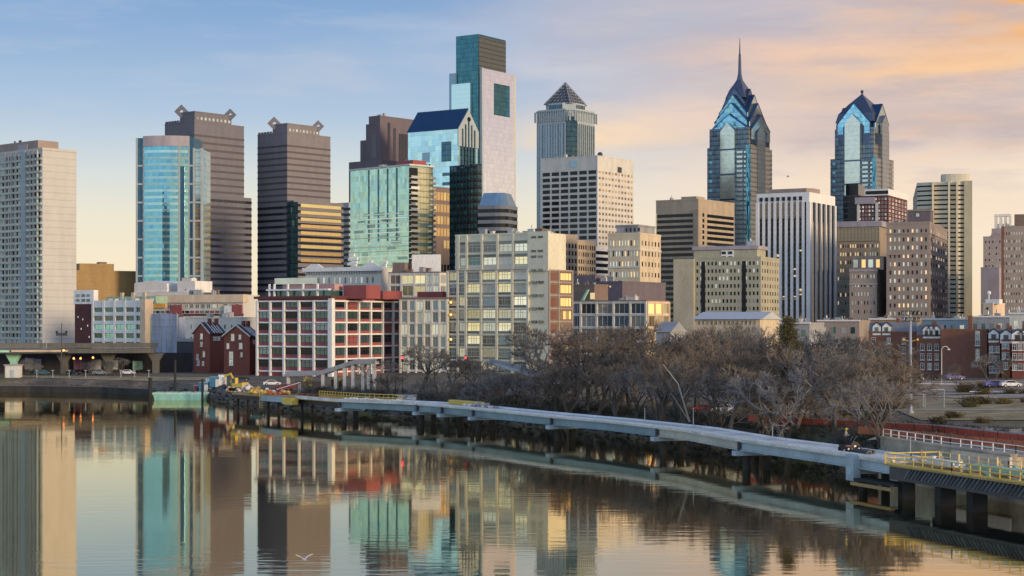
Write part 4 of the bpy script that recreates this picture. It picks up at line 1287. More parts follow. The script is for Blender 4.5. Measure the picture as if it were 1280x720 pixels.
# ================================================================ near riverside buildings
def grid(b, face, us, zs, mcol, mbeam, cw, bw, d, gl, fm, style, spandrel=None, sp_h=.28, skip=None):
    """exposed frame: columns at us, floor beams at zs (bottom to top), one window per bay, optional spandrel panel below it"""
    me = MB().box(-cw / 2, cw / 2, -d, .25, 0, zs[-1] + bw).mesh('column', mcol)
    for u in us:
        inst('column', me, b.root, (u, 0, 0) if face == 'f' else (0, u, 0), 0 if face == 'f' else math.pi / 2)
    b.slabs(face, zs, us[0], us[-1], bw, d * .8, mbeam)
    for j, (z0, z1) in enumerate(zip(zs, zs[1:])):
        for i, (u0, u1) in enumerate(zip(us, us[1:])):
            if skip and skip(i, j): continue
            w = u1 - u0 - cw; u = (u0 + u1) / 2
            zz0 = z0 + bw; h = z1 - zz0
            if spandrel:
                sh = h * sp_h
                me = WIN.setdefault(('sp', round(w, 2), round(sh, 2), spandrel.name), MB().box(-w / 2, w / 2, -.1, .1, 0, sh).mesh('spandrel', spandrel))
                inst('spandrel', me, b.root, (u, 0, zz0) if face == 'f' else (0, u, zz0), 0 if face == 'f' else math.pi / 2)
                zz0 += sh; h -= sh
            g = gl(i, j) if callable(gl) else RND.choice(gl)
            b.wl.append((win_mesh(w, h, [g, fm], style), (u, 0, zz0) if face == 'f' else (0, u, zz0), 0 if face == 'f' else math.pi / 2))

M['gteal2'] = glass('green tinted office glass', (.06, .12, .12), .35, rand=.5)
M['gblu2'] = glass('blue tinted office glass', (.12, .18, .23), .45, rand=.5)
M['gsky'] = glass('sky mirroring window glass', (.62, .62, .55), .8, rand=.6, wav=.12)
M['gyel'] = glass('window glass tinted like yellow sky', (.55, .50, .33), .75, rand=.8, wav=.2)  # yellow sky reflection is put into the pane colour
M['gink'] = glass('dark loft glass', (.10, .11, .11), .3, rand=.5)
M['blind'] = mat('window blinds', (.55, .53, .45), rand=.5)

# --- red and white framed office
b = B('office_building', 'white framed office with oxide red spandrels and red rooftop huts by the river', 'office block', 322, 414, 500, 373, 485, 30)
b.wall(M['redpanel'], cap=0, x0=-b.L1 + .1)
MB().box(-b.L1 - .7, .6, -.9, b.L2, b.H, b.H + .7).build('parapet', M['darkred'], b.root)
MB().box(-b.L1, 0, 0, b.L2, b.H + .7, b.H + .76).build('roof', M['roof'], b.root)
zs = [b.z(y) for y in (466, 450, 434.5, 419, 404, 389, 374.2)]
zs[-1] = b.H - .9
us = [b.lx(p) for p in (322.6, 339, 356, 375, 393.5, 412.5)]
grid(b, 'f', us, zs, M['whitepaint'], M['whitepaint'], .62, .42, .7, [M['gteal2'], M['gteal2'], M['gblu2'], M['gdark']], M['steeldark'], 'nt', M['redpanel'], .30)
us = [b.ly(p) for p in (415.5, 431, 447, 462, 477, 490, 500)]
grid(b, 's', us, zs, M['whitepaint'], M['whitepaint'], .62, .42, .7, [M['gteal2'], M['gdark'], M['gdark'], M['gdark'], M['gblu2'], M['redpanel']], M['steeldark'], 'nt', M['redpanel'], .26)
MB().box(-.5, .8, -.8, .5, 0, b.H).build('corner_pier', M['whitepaint'], b.root)
MB().box(b.lx(411) , 7, 7, 14, b.H, b.z(356)).build('rooftop_hut', M['redpanel'], b.root)
MB().box(-3, 3, b.ly(468), b.ly(492), b.H, b.z(362)).build('rooftop_hut', M['redpanel'], b.root)
# white pergola terrace on the left roof
mb = MB()
for px in (333, 339, 356, 375, 393):
    mb.box(b.lx(px) - .25, b.lx(px) + .25, 1.2, 1.7, b.H + .6, b.z(354))
mb.box(b.lx(330), b.lx(408), .9, 2.2, b.z(362.5), b.z(360.5))
mb.build('roof_terrace', M['whitepaint'], b.root)
MB().box(b.lx(333), b.lx(405), 3, 9, b.H + .7, b.z(363)).build('terrace_glazing', M['gteal2'], b.root)
MB().box(b.lx(340), b.lx(405), 5, 9, b.z(362), b.z(354)).build('terrace_wall', mat('pink render', (.50, .30, .28)), b.root)
MB().box(b.lx(331), b.lx(384), 4.5, 4.7, b.z(354), b.z(346)).build('glass_screen', M['gpale'], b.root)
b.clutter(6, b.H + .7, x0=-b.L1 + 2, x1=-2, y0=4, y1=16, big=1.8)
b.done()

# --- white studio with a crested cornice behind the red roof
b = B('office_building', 'off white block with a crested cornice rising behind the red rooftop huts', 'building', 382, 476, 490, 336, 560, 28)
b.wall(M['offwhite'], cap=.3)
mb = MB(); mb.box(-b.L1 - .8, .8, -.9, 1, b.H - .6, b.H + .7); mb.build('cornice', M['whitepaint'], b.root)
for k in range(30):
    u = -b.L1 + .4 + (b.L1 - .8) * k / 29
    MB().box(u - .18, u + .18, -.6, .1, b.H - 1.4, b.H - .5).build('dentil', M['greyblue'], b.root)
for px in (394, 465):
    u = b.lx(px); MB().extr([(u - 3.5, -.7, b.H + .6), (u + 3.5, -.7, b.H + .6), (u + 1.2, -.7, b.H + 1.9), (u - 1.2, -.7, b.H + 1.9)], (0, 1.2, 0)).build('crest', M['whitepaint'], b.root)
b.wins('f', 12, 2, -b.L1 + 2, -2, b.z(368), b.H - 2, .3, .6, [M['gink'], M['gpale']])
for px, h, w in ((428, 10, 2.2), (433, 7, 1.6), (452, 5, 1.2), (470, 4, 1.5)):
    u = b.lx(px); mb = MB(); mb.tube((u, 5, b.H), (u, 5, b.H + h * .5), .15)
    for q in range(3): mb.box(u - w / 2 + q * .3, u + w / 2 + q * .2, 4.5, 5.3, b.H + h * .15 * (q + 1), b.H + h * .15 * (q + 1) + .8)
    mb.build('rooftop_unit', M['whitepaint'], b.root)
b.done()
b = B('office_building', 'two storey white framed block glowing yellow under the blank white billboard', 'building', 486, 549, 566, 341, 540, 24)
b.wall(M['brown'], cap=.4)
us = [b.lx(p) for p in (487, 502, 518, 533, 541, 549)]
zs = [0, b.z(372), b.z(357), b.H - .6]
grid(b, 'f', us, zs, M['offwhite'], M['offwhite'], .6, .6, .4, lambda i, j: M['brown'] if i == 0 else (M['gyel'] if i < 3 else M['gpale']), M['offwhite'], 'm')
us = [0, b.L2 / 2, b.L2]
grid(b, 's', us, zs, M['offwhite'], M['offwhite'], .6, .6, .4, [M['gpale'], M['gblu2']], M['offwhite'], 'm')
MB().box(b.lx(487), b.lx(502), 2, 9, b.H, b.z(327)).build('rooftop_hut', M['brown'], b.root)
MB().box(b.lx(518), b.lx(530), 5, 9, b.H, b.z(352)).build('rooftop_hut', M['redpanel'], b.root)
b.clutter(3, b.H, big=2.2)
b.done()
bx, by_ = b.root.location.x, b.root.location.y
bb = T(empty('billboard', (PX(533, 548), 548, b.zb + b.H), rad(-8)), 'blank white billboard standing on the roof of the yellow-glowing block', 'billboard')
MB().box(-4.6, 4.6, -.25, .25, .2, 6.0).build('panel', M['whitepaint'], bb)
mb = MB()
for u in (-3.6, 0, 3.6): mb.tube((u, .6, -.2), (u, .35, 5.6), .12); mb.tube((u, 2.4, -.2), (u, .4, 4.4), .09)
mb.build('support_frame', M['steeldark'], bb)
MB().box(-4.7, 4.7, -.32, -.2, .1, .3).build('frame_edge', M['steel'], bb)

# --- white framed block with blue windows between red office and loft
b = B('office_building', 'white framed four storey block with blue windows between the red office and the loft', 'office block', 498, 559, 566, 374, 498, 20)
b.wall(M['brown'], cap=0)
MB().box(-b.L1, .4, -.6, b.L2, b.H, b.H + .6).build('parapet', M['brown'], b.root)
us = [b.lx(501 + (559 - 501) * k / 6) for k in range(7)]
zs = [b.z(y) for y in (465, 450.5, 436, 421, 405, 390, 376)]
grid(b, 'f', us, zs, M['offwhite'], M['offwhite'], .55, .5, .5, [M['gblu2'], M['gblu2'], M['gink'], M['gpale']], M['offwhite'], 'm')
MB().box(b.lx(513), b.lx(545), 5, 9, b.H, b.z(364)).build('rooftop_hut', M['redpanel'], b.root)
b.done()

# --- cream loft block
b = B('loft_building', 'large cream loft block with gridded windows and a brown flank with gold windows', 'apartment block', 560, 685, 715, 337, 480, 34)
cg = M['creamgrid']
b.box('wall', cg, z1=b.H - .1)
x8 = b.lx(568)
MB().box(x8, -.05, .4, b.L2 * .75, b.H - .2, b.z(291)).build('upper_storeys', cg, b.root)
MB().box(-b.L1 - .3, b.lx(661), -.5, .6, b.H - .1, b.H + .35).build('parapet', M['taupe'], b.root)
MB().box(b.lx(661), .3, -.42, .9, b.H - .3, b.z(289)).build('stair_tower', cg, b.root)
MB().box(-b.L1, -.3, .5, b.L2, b.H - .1, b.H + .02).build('roof', M['roof'], b.root)
MB().box(x8 + .3, -.3, .6, b.L2 * .74, b.z(291) - .1, b.z(291) + .08).build('upper_roof', M['roof'], b.root)
LW = [M['gsky'], M['gsky'], M['gyel'], M['gyel'], M['gink'], M['gink'], M['blind'], M['gpale'], M['gblu2'], M['gteal2']]
us = [b.lx(p) for p in (560.6, 573, 583, 602, 621.5, 641, 660.5)]
ys = [469, 452.5, 436, 419.5, 403, 386.5, 370, 353.5, 338.5]
zs = [b.z(y) for y in ys]
grid(b, 'f', us, zs, cg, cg, .7, .5, .55, lambda i, j: RND.choice(LW if j > 2 else [M['gblu2'], M['gink'], M['gsky'], M['gteal2']]), M['offwhite'], 'mnt', M['gink'], .20)
# upper storeys sit on a second plane
class _P: pass
zs2 = [b.z(y) for y in (331.5, 315, 298.5)]
for j in range(2):
    for i in range(1, 6):
        u0, u1 = us[i], us[i + 1]; w = u1 - u0 - .8
        b.wl.append((win_mesh(w, zs2[j + 1] - zs2[j] - 1.4, [RND.choice(LW + [M['gink']]), M['offwhite']], 'nt'), ((u0 + u1) / 2, .4, zs2[j] + .4), 0))
        MB().box(u0 + .5, u1 - .5, .22, .5, zs2[j + 1] - .9, zs2[j + 1] - .15).build('spandrel', M['gink'], b.root)
me = MB().box(-.32, .32, -.1, .6, b.H, b.z(291)).mesh('column', cg)
for u in us[1:]: inst('column', me, b.root, (u, 0, 0))
b.slabs('f', [z - .2 for z in zs2] + [b.z(291.5)], x8, us[-1], .5, .05, cg, at=.25)
# small slots in the blank stair bay
for y in ys[1:] + [321.5, 314.5, 297]:
    for px in (665, 673.5):
        MB().box(b.lx(px), b.lx(px + 6.2), -.5, .1, b.z(y) - .1, b.z(y) + .55).build('slot_window', M['gink'], b.root)
# brown flank
MB().box(-.3, .12, .3, b.L2, 0, b.H - .3).build('flank_wall', M['brown'], b.root)
yb = b.ly(697.5)
b.slabs('s', zs, .2, b.L2, .45, .32, M['taupe'])
for u in (.35, yb, b.L2 - .2): MB().box(-.2, .4, u - .3, u + .3, 0, b.H + .1).build('column', M['taupe'], b.root)
for j, (z0, z1) in enumerate(zip(zs, zs[1:])):
    for k in range(4):
        u = yb + .9 + (b.L2 - yb - 1.6) * (k + .5) / 4
        b.wl.append((win_mesh((b.L2 - yb) / 5.2, z1 - z0 - 1.2, [M['glit'] if j >= 5 or (j == 4 and k % 2) else RND.choice([M['gwarm'], M['brown']]), M['brown']], 'frame'), (.13, u, z0 + .8), math.pi / 2))  # glowing flank panes stand in for sunlight mirrored in the glass
    MB().box(.1, .2, 1.2, yb - .9, z0 + .9, z1 - .5).build('brick_panel', M['redbrick2'], b.root)
for py in (377, 393, 425):
    u = b.lx(565.5); MB().ball((u, -.8, b.z(py)), .42).build('balcony_lamp', M['glit'], b.root)
b.clutter(9, b.z(291), x0=x8 + 4, x1=-4, y0=3, y1=12, big=2.5)
b.done()

# --- low white framed office and brown sheds right of the loft
b = B('warehouse', 'purple brown brick shed behind the low white framed office', 'building', 740, 778, 832, 353, 610, 34)
b.wall(M['purplebrown'])
MB().box(-b.L1 - 9, -b.L1 + .1, 2, 14, 0, b.z(343)).build('stair_tower', M['purplebrown'], b.root)
for px, py in ((744, 356), (752, 360), (762, 357)): MB().box(b.lx(px), b.lx(px + 1.6), -.1, .3, b.z(py + 2), b.z(py)).build('window', M['glit2'], b.root)
b.clutter(2, b.H, big=2.5); b.done()
b = B('warehouse', 'small dark brick shed with a green stair between the loft and the purple shed', 'building', 712, 743, 760, 357, 570, 34)
b.wall(M['brown'])
MB().extr([(b.lx(728), -1.2, b.z(376)), (b.lx(736), -1.2, b.z(362)), (b.lx(738), -1.2, b.z(362)), (b.lx(731), -1.2, b.z(376))], (0, .8, 0)).build('stair', M['mint'], b.root)
MB().box(b.lx(738), b.lx(743), -.12, .2, b.z(374), b.z(366)).build('window', M['glit2'], b.root)
b.done()
b = B('office_building', 'low white framed office with one gold-lit corner behind the riverside trees', 'office block', 714, 808, 836, 377, 540, 30)
b.wall(M['brown'], cap=.5)
us = [b.lx(p) for p in (714.5, 726, 746, 767, 788, 807.6)]
zs = [b.z(y) for y in (445, 428, 411, 394.5, 379)]
grid(b, 'f', us, zs, M['offwhite'], M['offwhite'], .6, .6, .5, [M['gblu2'], M['gblu2'], M['gink'], M['gpale']], M['whitepaint'], 'n')
us = [b.ly(p) for p in (808.5, 818, 827, 835.5)]
grid(b, 's', us, zs, M['peach'], M['peach'], .6, .6, .5, lambda i, j: M['glit'] if j == 3 and i < 2 else M['gyel'], M['peach'], 'n')  # warm light on this side put into peach frame and glowing panes
b.done()

# --- long pale roofed hall
b = B('hall', 'long low cream hall with a pale metal roof in front of the beige apartment house', 'building', 868, 950, 974, 399, 590, 24)
b.wall(M['cream'], cap=0)
MB().extr([(-b.L1 - .8, -1, b.H), (-b.L1 - .8, b.L2 * .5, b.z(389.5)), (-b.L1 - .8, b.L2 + 1, b.H)], (b.L1 + 1.6, 0, 0)).build('roof', mat('pale standing seam roof', (.50, .53, .55), rough=.5, noise=.06), b.root)
b.wins('f', 14, 1, -b.L1 + 1, -1, b.z(407), b.z(400), .5, .75, [M['gink'], M['gteal2'], M['gyel']], fm=M['offwhite'], style='m')
b.done()
b = B('house', 'grey gabled little house roof showing above the bare trees below the hall', 'house', 820, 838, 856, 415, 430, 34)
b.wall(M['greywall'], cap=0)
MB().extr([(-b.L1 - .4, -.5, b.H), (-b.L1 - .4, b.L2 * .5, b.z(402)), (-b.L1 - .4, b.L2 + .5, b.H)], (b.L1 + .8, 0, 0)).build('roof', M['roofgrey'], b.root)
b.wins('s', 2, 1, 1, b.L2 - 1, b.z(428), b.z(417), .4, .6, [M['gpale']], fm=M['whitepaint'], style='m')
b.done()

# ---------------------------------------------------------------- left bank buildings
b = B('office_building', 'narrow oxblood brick block with a white attic beside the white apartment slab', 'building', 93.5, 114, 119, 380, 650, 30)
b.wall(M['darkred'], cap=0)
MB().box(-b.L1 - .2, 1.5, -.3, b.L2, b.H, b.z(362.5)).build('attic', M['whitepaint'], b.root)
for px in (96, 103, 109):
    for py in (377, 371): MB().box(b.lx(px), b.lx(px + 4), -.4, 0, b.z(py), b.z(py - 3.4)).build('window', M['gblu2'], b.root)
for px, py in ((97, 395), (103, 398), (109, 406), (101, 410), (111, 420)): MB().box(b.lx(px), b.lx(px + 1.3), -.08, .1, b.z(py + 2.2), b.z(py)).build('window', M['gpale'], b.root)
b.done()
b = B('office_building', 'white five storey deck building with dark window bays and a planted green roof terrace', 'building', 115, 181, 190, 379, 620, 32)
b.wall(M['offwhite'], cap=.2)
us = [b.lx(p) for p in (117, 130.5, 144, 157, 170, 181)]
zs = [b.z(y) for y in (436, 427.5, 416.5, 405.5, 394.5, 384, 379.5)]
grid(b, 'f', us, zs, M['whitepaint'], M['whitepaint'], .9, 1.25, .6, lambda i, j: M['gteal'] if (j == 2 and i < 4) or (j == 1 and RND.random() < .6) else RND.choice([M['gink'], M['gteal2']]), M['mint'], 'm')
MB().box(-1.2, 1.2, -1.1, 3, 0, b.z(374)).build('corner_tower', M['peach'], b.root)
MB().box(b.lx(118), b.lx(180), 6, 12, b.H, b.z(370)).build('penthouse', mat('pale green render', (.36, .52, .36)), b.root)
for px in (136, 150, 164): MB().box(b.lx(px), b.lx(px + 3.4), 5.6, 6.4, b.H, b.z(365)).build('pilaster', M['cream'], b.root)
b.wins('f', 7, 1, b.lx(119), b.lx(179), b.H + .3, b.z(371), .6, .6, [M['gpale'], M['glit2'], M['gteal2']], fm=M['whitepaint'], style='m', at=5.85)
b.done()
b = B('office_building', 'long beige low block with oxblood panels and a peach fascia on the left bank', 'building', 182, 304, 324, 369, 665, 22)
b.wall(M['offwhite'], cap=.2)
MB().box(-b.L1 - .4, .4, -.8, 3, b.z(378), b.z(368)).build('fascia', M['peach'], b.root)
MB().box(-b.L1 - .1, .1, -.3, .3, b.z(394.5), b.z(392)).build('string_course', M['darkred'], b.root)
b.wins('f', 16, 1, b.lx(188), b.lx(300), b.z(386), b.z(379), .7, .8, [M['gteal2'], M['gyel'], M['gpale'], M['gink']], fm=M['offwhite'], style='m')
b.wins('f', 18, 1, b.lx(188), b.lx(300), b.z(392), b.z(387.5), .8, .7, [M['gink'], M['gdark'], M['redpanel']])
for p0, p1 in ((213.5, 228), (290.5, 303)): MB().box(b.lx(p0), b.lx(p1), -.6, .2, b.z(394), b.z(381)).build('panel', M['redpanel'], b.root)
MB().box(b.lx(281), b.lx(290.5), -.62, .2, b.z(393), b.z(382)).build('panel', M['whitepaint'], b.root)
for k in range(9):
    p = 240 + k * 7; MB().box(b.lx(p), b.lx(p + 5), -.2, .2, b.z(409), b.z(396)).build('panel', RND.choice([M['whitepaint'], M['whitepaint'], M['gyel'], M['gink']]), b.root)
b.wins('f', 10, 2, b.lx(195), b.lx(300), b.z(432), b.z(412), .3, .5, [M['gink'], M['gdark']])
MB().box(b.lx(186), b.lx(208), -.7, .2, b.z(384.5), b.z(378.5)).build('awning', mat('amber awning', (.70, .36, .08)), b.root)
b.clutter(3, b.z(368), y0=4, big=2.5)
b.done()
b = B('office_building', 'pair of plain white penthouse boxes at the foot of the curved aqua tower', 'building', 167, 240, 246, 365, 770, 24)
b.wall(M['whitepaint'], cap=.2)
MB().extr([(b.lx(167), .5, b.H), (b.lx(208), .5, b.H), (b.lx(208), .5, b.z(354)), (b.lx(190), .5, b.z(350)), (b.lx(167), .5, b.z(353))], (0, 14, 0)).build('penthouse', M['whitepaint'], b.root)
MB().box(b.lx(221), b.lx(243), .5, 14, b.H, b.z(351)).build('penthouse', M['whitepaint'], b.root)
MB().box(b.lx(224), b.lx(236), 2, 6, b.z(351), b.z(347)).build('rooftop_unit', M['offwhite'], b.root)
MB().box(b.lx(231), b.lx(232), .3, .7, b.z(363), b.z(361.5)).build('window', M['gink'], b.root)
b.done()
# --- netted scaffold building
nm = mat('pale blue scaffold netting', (.36, .40, .50), noise=.35, scale=.5, stretch=(1, 1, .12), fine=.2)
nm2 = mat('dark mauve brick', (.13, .10, .135), noise=.3)  # the building's own dark purple
b = B('scaffolded_building', 'building wrapped in pale blue scaffold netting beside the brick gabled houses', 'building', 193, 222, 229, 394, 545, 30)
b.wall(nm2, cap=.3)
MB().box(-b.L1 - .5, .5, -.9, -.3, b.z(441), b.H + .4).build('netting', nm, b.root)
MB().box(-b.L1 + 7, .9, -.3, b.L2, b.z(438), b.H - .6).build('netting', nm, b.root)
mb = MB()
for k in range(6):
    u = -b.L1 - .5 + (b.L1 + 1) * k / 5; mb.tube((u, -1.05, 0), (u, -1.05, b.H + .8), .07, n=4)
for k in range(8):
    z = 1 + b.H * k / 8; mb.tube((-b.L1 - .5, -1.05, z), (.5, -1.05, z), .07, n=4)
mb.build('scaffold', M['steel'], b.root)
MB().box(-b.L1 - .8, -b.L1 - .5, -1.1, -.8, b.z(441), b.z(395)).build('warning_strip', mat('lime strip', (.55, .6, .08)), b.root)
for px, py in ((206, 459), (198, 462), (213, 452)): MB().ball((b.lx(px), -.5, b.z(py)), .45).build('work_lamp', M['gpale'], b.root)
b.done()
b = B('shed', 'dark low shed in the gap between the netted building and the brick houses', 'shed', 222, 242, 246, 424, 540, 30)
b.wall(M['slate'], cap=.2)
MB().box(-b.L1 - .2, .3, -.3, b.L2, b.z(427), b.H + .2).build('fascia', M['greywall'], b.root)
b.wins('f', 3, 1, -b.L1 + .4, -.3, b.z(460), b.z(450), .4, .5, [M['gpale'], M['gink']]); b.done()
b = B('office_building', 'plain white wall block standing behind the netted building and brick gables', 'building', 224, 304, 324, 397, 600, 24)
b.wall(M['offwhite'], cap=.2)
b.wins('f', 9, 3, -b.L1 + 1, -.5, 2, b.H - 1, .3, .4, [M['gink'], M['gteal2'], M['gdark']], fm=M['whitepaint'], style='m'); b.done()
# --- brick gabled houses
def gable_house(label, xL, xC, xR, ye, yr, D, a, wpos):
    b = B('brick_house', label, 'house', xL, xC, xR, ye, D, a, 'brick gabled riverside houses')
    L, H = b.L1, b.H
    zr = b.z(yr)
    MB().extr([(-L, 0, 0), (0, 0, 0), (0, 0, H), (-L / 2, 0, zr), (-L, 0, H)], (0, b.L2, 0)).build('wall', M['redbrick'], b.root)
    for sg in (0, 1):
        e, i = (-L - .5, -L / 2) if sg == 0 else (.5, -L / 2)
        s_ = (zr - H) / (L / 2) * .5
        MB().extr([(e, -.35, H - s_), (i, -.35, zr), (i, -.35, zr + .35), (e, -.35, H - s_ + .35)] if sg == 0 else [(i, -.35, zr), (e, -.35, H - s_), (e, -.35, H - s_ + .35), (i, -.35, zr + .35)], (0, b.L2 + .5, 0)).build('roof', M['slate'], b.root)
        MB().extr([(e, -.5, H - s_ - .05), (i, -.5, zr - .05), (i, -.5, zr + .42), (e, -.5, H - s_ + .42)], (0, .14, 0)).build('barge_board', M['offwhite'], b.root)
    for (px, py, w, h) in wpos:
        wo = inst('window', win_mesh(w, h, [M['gpale'], M['whitepaint']], 'mt'), b.root, (b.lx(px), 0, b.z(py)))
        inst('sill', WIN.setdefault(('sill', w), MB().box(-w / 2 - .15, w / 2 + .15, -.25, .05, -.15, 0).mesh('sill', M['offwhite'])), wo)
    for k in range(3):
        y = 2 + (b.L2 - 4) * k / 2.5
        wo = inst('window', win_mesh(.9, 1.3, [M['gpale'], M['whitepaint']], 'mt'), b.root, (0, y, H - 2.4), math.pi / 2)
    for y in (b.L2 * .3, b.L2 * .75):
        MB().box(-L / 2 + .5, -L / 2 + 1.3, y, y + 1.0, zr - 1, zr + 1.4).build('chimney', M['redbrick'], b.root)
    # parallel white roof seams
    for k in range(4):
        y = 1.5 + (b.L2 - 2) * k / 4
        MB().extr([(.52, y, H - .1), (-L / 2, y, zr + .32), (-L / 2, y, zr + .5), (.52, y, H + .08)], (0, .3, 0)).build('roof_upstand', M['whitepaint'], b.root)
    return b.done()
gable_house('brick house with a half gable and grey roof, left of the pair by the dumpsters', 242, 262, 281, 416, 404, 520, 34, [(252, 424, 1, 1.7), (252, 433, .9, 1.4), (247, 449, .9, 1.5), (255, 446, .9, 1.7), (248, 457, 1, 1.7), (254, 457, .8, 1.3)])
gable_house('brick house with a tall white-trimmed gable, right of the pair by the white framed office', 280, 312, 325, 420, 407, 505, 28, [(291, 426, 1.2, 2.0), (300, 424, .9, 1.3), (285, 436, 1, 1.6), (301, 436, 1.2, 1.7), (289, 449, 1.5, 2.2), (302, 446, .7, 1.3), (289, 457, 1.5, 1.8)])

# ---------------------------------------------------------------- right bank row houses and roofs
M['mansard'] = mat('grey slate mansard', (.20, .21, .23), noise=.12)
def row_house(label, xL, xC, xR, ytop, D, a, m, dormers, wins_, grp='brick row houses right of the floodlight pole'):
    b = B('row_house', label, 'house', xL, xC, xR, ytop, D, a, grp)
    b.wall(m, cap=.35)
    L = b.L1
    for (px, w) in dormers:
        u = b.lx(px); z = b.H
        o = MB().extr([(u - w / 2, -.1, z - .6), (u + w / 2, -.1, z - .6), (u + w / 2, -.1, z + 1.6), (u, -.1, z + 2.5), (u - w / 2, -.1, z + 1.6)], (0, 3.5, 0)).build('dormer', M['whitepaint'], b.root)
        MB().box(u - w * .22, u + w * .22, -.18, 0, z - .1, z + 1.4).build('window', M['gink'], o)
        MB().extr([(u - w / 2 - .2, -.25, z + 1.5), (u, -.25, z + 2.6), (u + w / 2 + .2, -.25, z + 1.5), (u + w / 2 + .2, -.25, z + 1.75), (u, -.25, z + 2.85), (u - w / 2 - .2, -.25, z + 1.75)], (0, 3.8, 0)).build('dormer_roof', M['slate'], o)
    if dormers:
        MB().extr([(-L - .1, .3, b.H), (-L - .1, 2.2, b.H + 2.6), (-L - .1, b.L2 - .5, b.H + 2.8), (-L - .1, b.L2, b.H)], (L + .2, 0, 0)).build('roof', M['mansard'], b.root)
    for (px, py, w, h) in wins_:
        wo = inst('window', win_mesh(w, h, [RND.choice([M['gink'], M['gpale'], M['gink']]), M['whitepaint']], 'mt'), b.root, (b.lx(px), 0, b.z(py)))
        inst('sill', WIN.setdefault(('sill', w), MB().box(-w / 2 - .15, w / 2 + .15, -.25, .05, -.15, 0).mesh('sill', M['offwhite'])), wo)
    MB().box(-L * .45, -L * .45 + 1, 3, 4.4, b.H, b.H + 3.6).build('chimney', m, b.root)
    return b.done()
W6 = lambda x0, x1, ys: [(x, y, .95, 1.6) for x in (x0, (x0 + x1) / 2, x1) for y in ys]
row_house('plain brown brick house end with a single column of windows behind the street lamp', 1176, 1234, 1238, 413, 420, 22, M['redbrick2'], [], [(1222, 424, 1.1, 2.0), (1222, 432, 1.1, 1.9), (1222, 443, .9, 1.3), (1222, 451, .9, 1.3)])
row_house('brown brick house with small dormers, just right of the floodlight pole', 1146, 1176, 1180, 420, 426, 22, M['redbrick2'], [(1158, 1.7), (1164, 1.7), (1171, 1.7)], W6(1153, 1171, (438, 450, 462)))
row_house('brick house with a big white dormer beside the brown house end', 1236, 1250, 1254, 425, 415, 20, M['redbrick2'], [(1242, 2.4)], W6(1239, 1247, (441, 453, 466)))
row_house('orange red brick bay house with white dormer, second from the right edge', 1252, 1263, 1267, 426, 410, 20, mat('orange red brick', (.30, .105, .05), noise=.18), [(1257.5, 2.6)], [(1255, 436, .9, 1.6), (1259, 436, .9, 1.6), (1255, 449, .9, 1.6), (1259, 449, .9, 1.6), (1257, 462, 1, 1.7)])
row_house('dark brick house with white dormer touching the right edge', 1265, 1286, 1292, 426, 407, 20, M['redbrick'], [(1272, 2.6), (1281, 2.6)], W6(1268, 1282, (438, 450, 463)))
row_house('weathered brown brick row in the trees left of the floodlight pole', 1086, 1144, 1150, 416, 432, 20, M['redbrick2'], [(1096, 2), (1108, 2)], W6(1092, 1130, (430, 442, 456)))
# flat roofs behind the houses
for i, (xL, xC, xR, yt, D, m, lab) in enumerate((
        (975, 1012, 1030, 405, 560, M['greywall'], 'grey flat roofed building at the foot of the white pier tower'),
        (1022, 1074, 1090, 402, 600, M['taupe'], 'taupe flat roofed building at the foot of the penthouse brick tower'),
        (1086, 1142, 1152, 400, 610, M['ochre'], 'ochre fronted low block behind the floodlight head'),
        (1150, 1210, 1222, 400, 640, M['greyblue'], 'blue grey low block with a white roof edge below the balcony tower'),
        (1212, 1268, 1285, 397, 600, M['greywall'], 'grey low block under the peach cube building'),
        (1262, 1300, 1310, 393, 570, M['offwhite'], 'off white low block at the right edge above the dormers'))):
    b = B('low_building', lab, 'building', xL, xC, xR, yt, D, 24)
    b.wall(m, cap=.5)
    b.slabs('f', [b.H + .1], -b.L1 - .2, .3, .5, .4, M['whitepaint'], 'roof_edge')
    b.wins('f', max(3, int(b.L1 / 3)), 2, -b.L1 + .5, -.5, 3, b.H - .8, .45, .5, [M['gink'], M['gpale'], M['gteal2']])
    b.clutter(4, b.H, big=2.2); b.done()

# ================================================================ trees
M['bark'] = mat('grey bark', (.085, .075, .066), noise=.2, rand=.3, scale=.8)
M['twig'] = mat('bare grey twigs', (.185, .175, .168), noise=.3, rand=.22, scale=.4)
M['twigbrown'] = mat('bare brown twigs', (.185, .148, .115), noise=.3, rand=.3, scale=.4)
M['twigdark'] = mat('dark twigs', (.105, .11, .105), noise=.25, rand=.2, scale=.4)
M['olive'] = mat('olive evergreen sprays', (.10, .085, .030), noise=.35, rand=.2, scale=.6)
M['palebark'] = mat('pale bark', (.30, .29, .25), noise=.2)

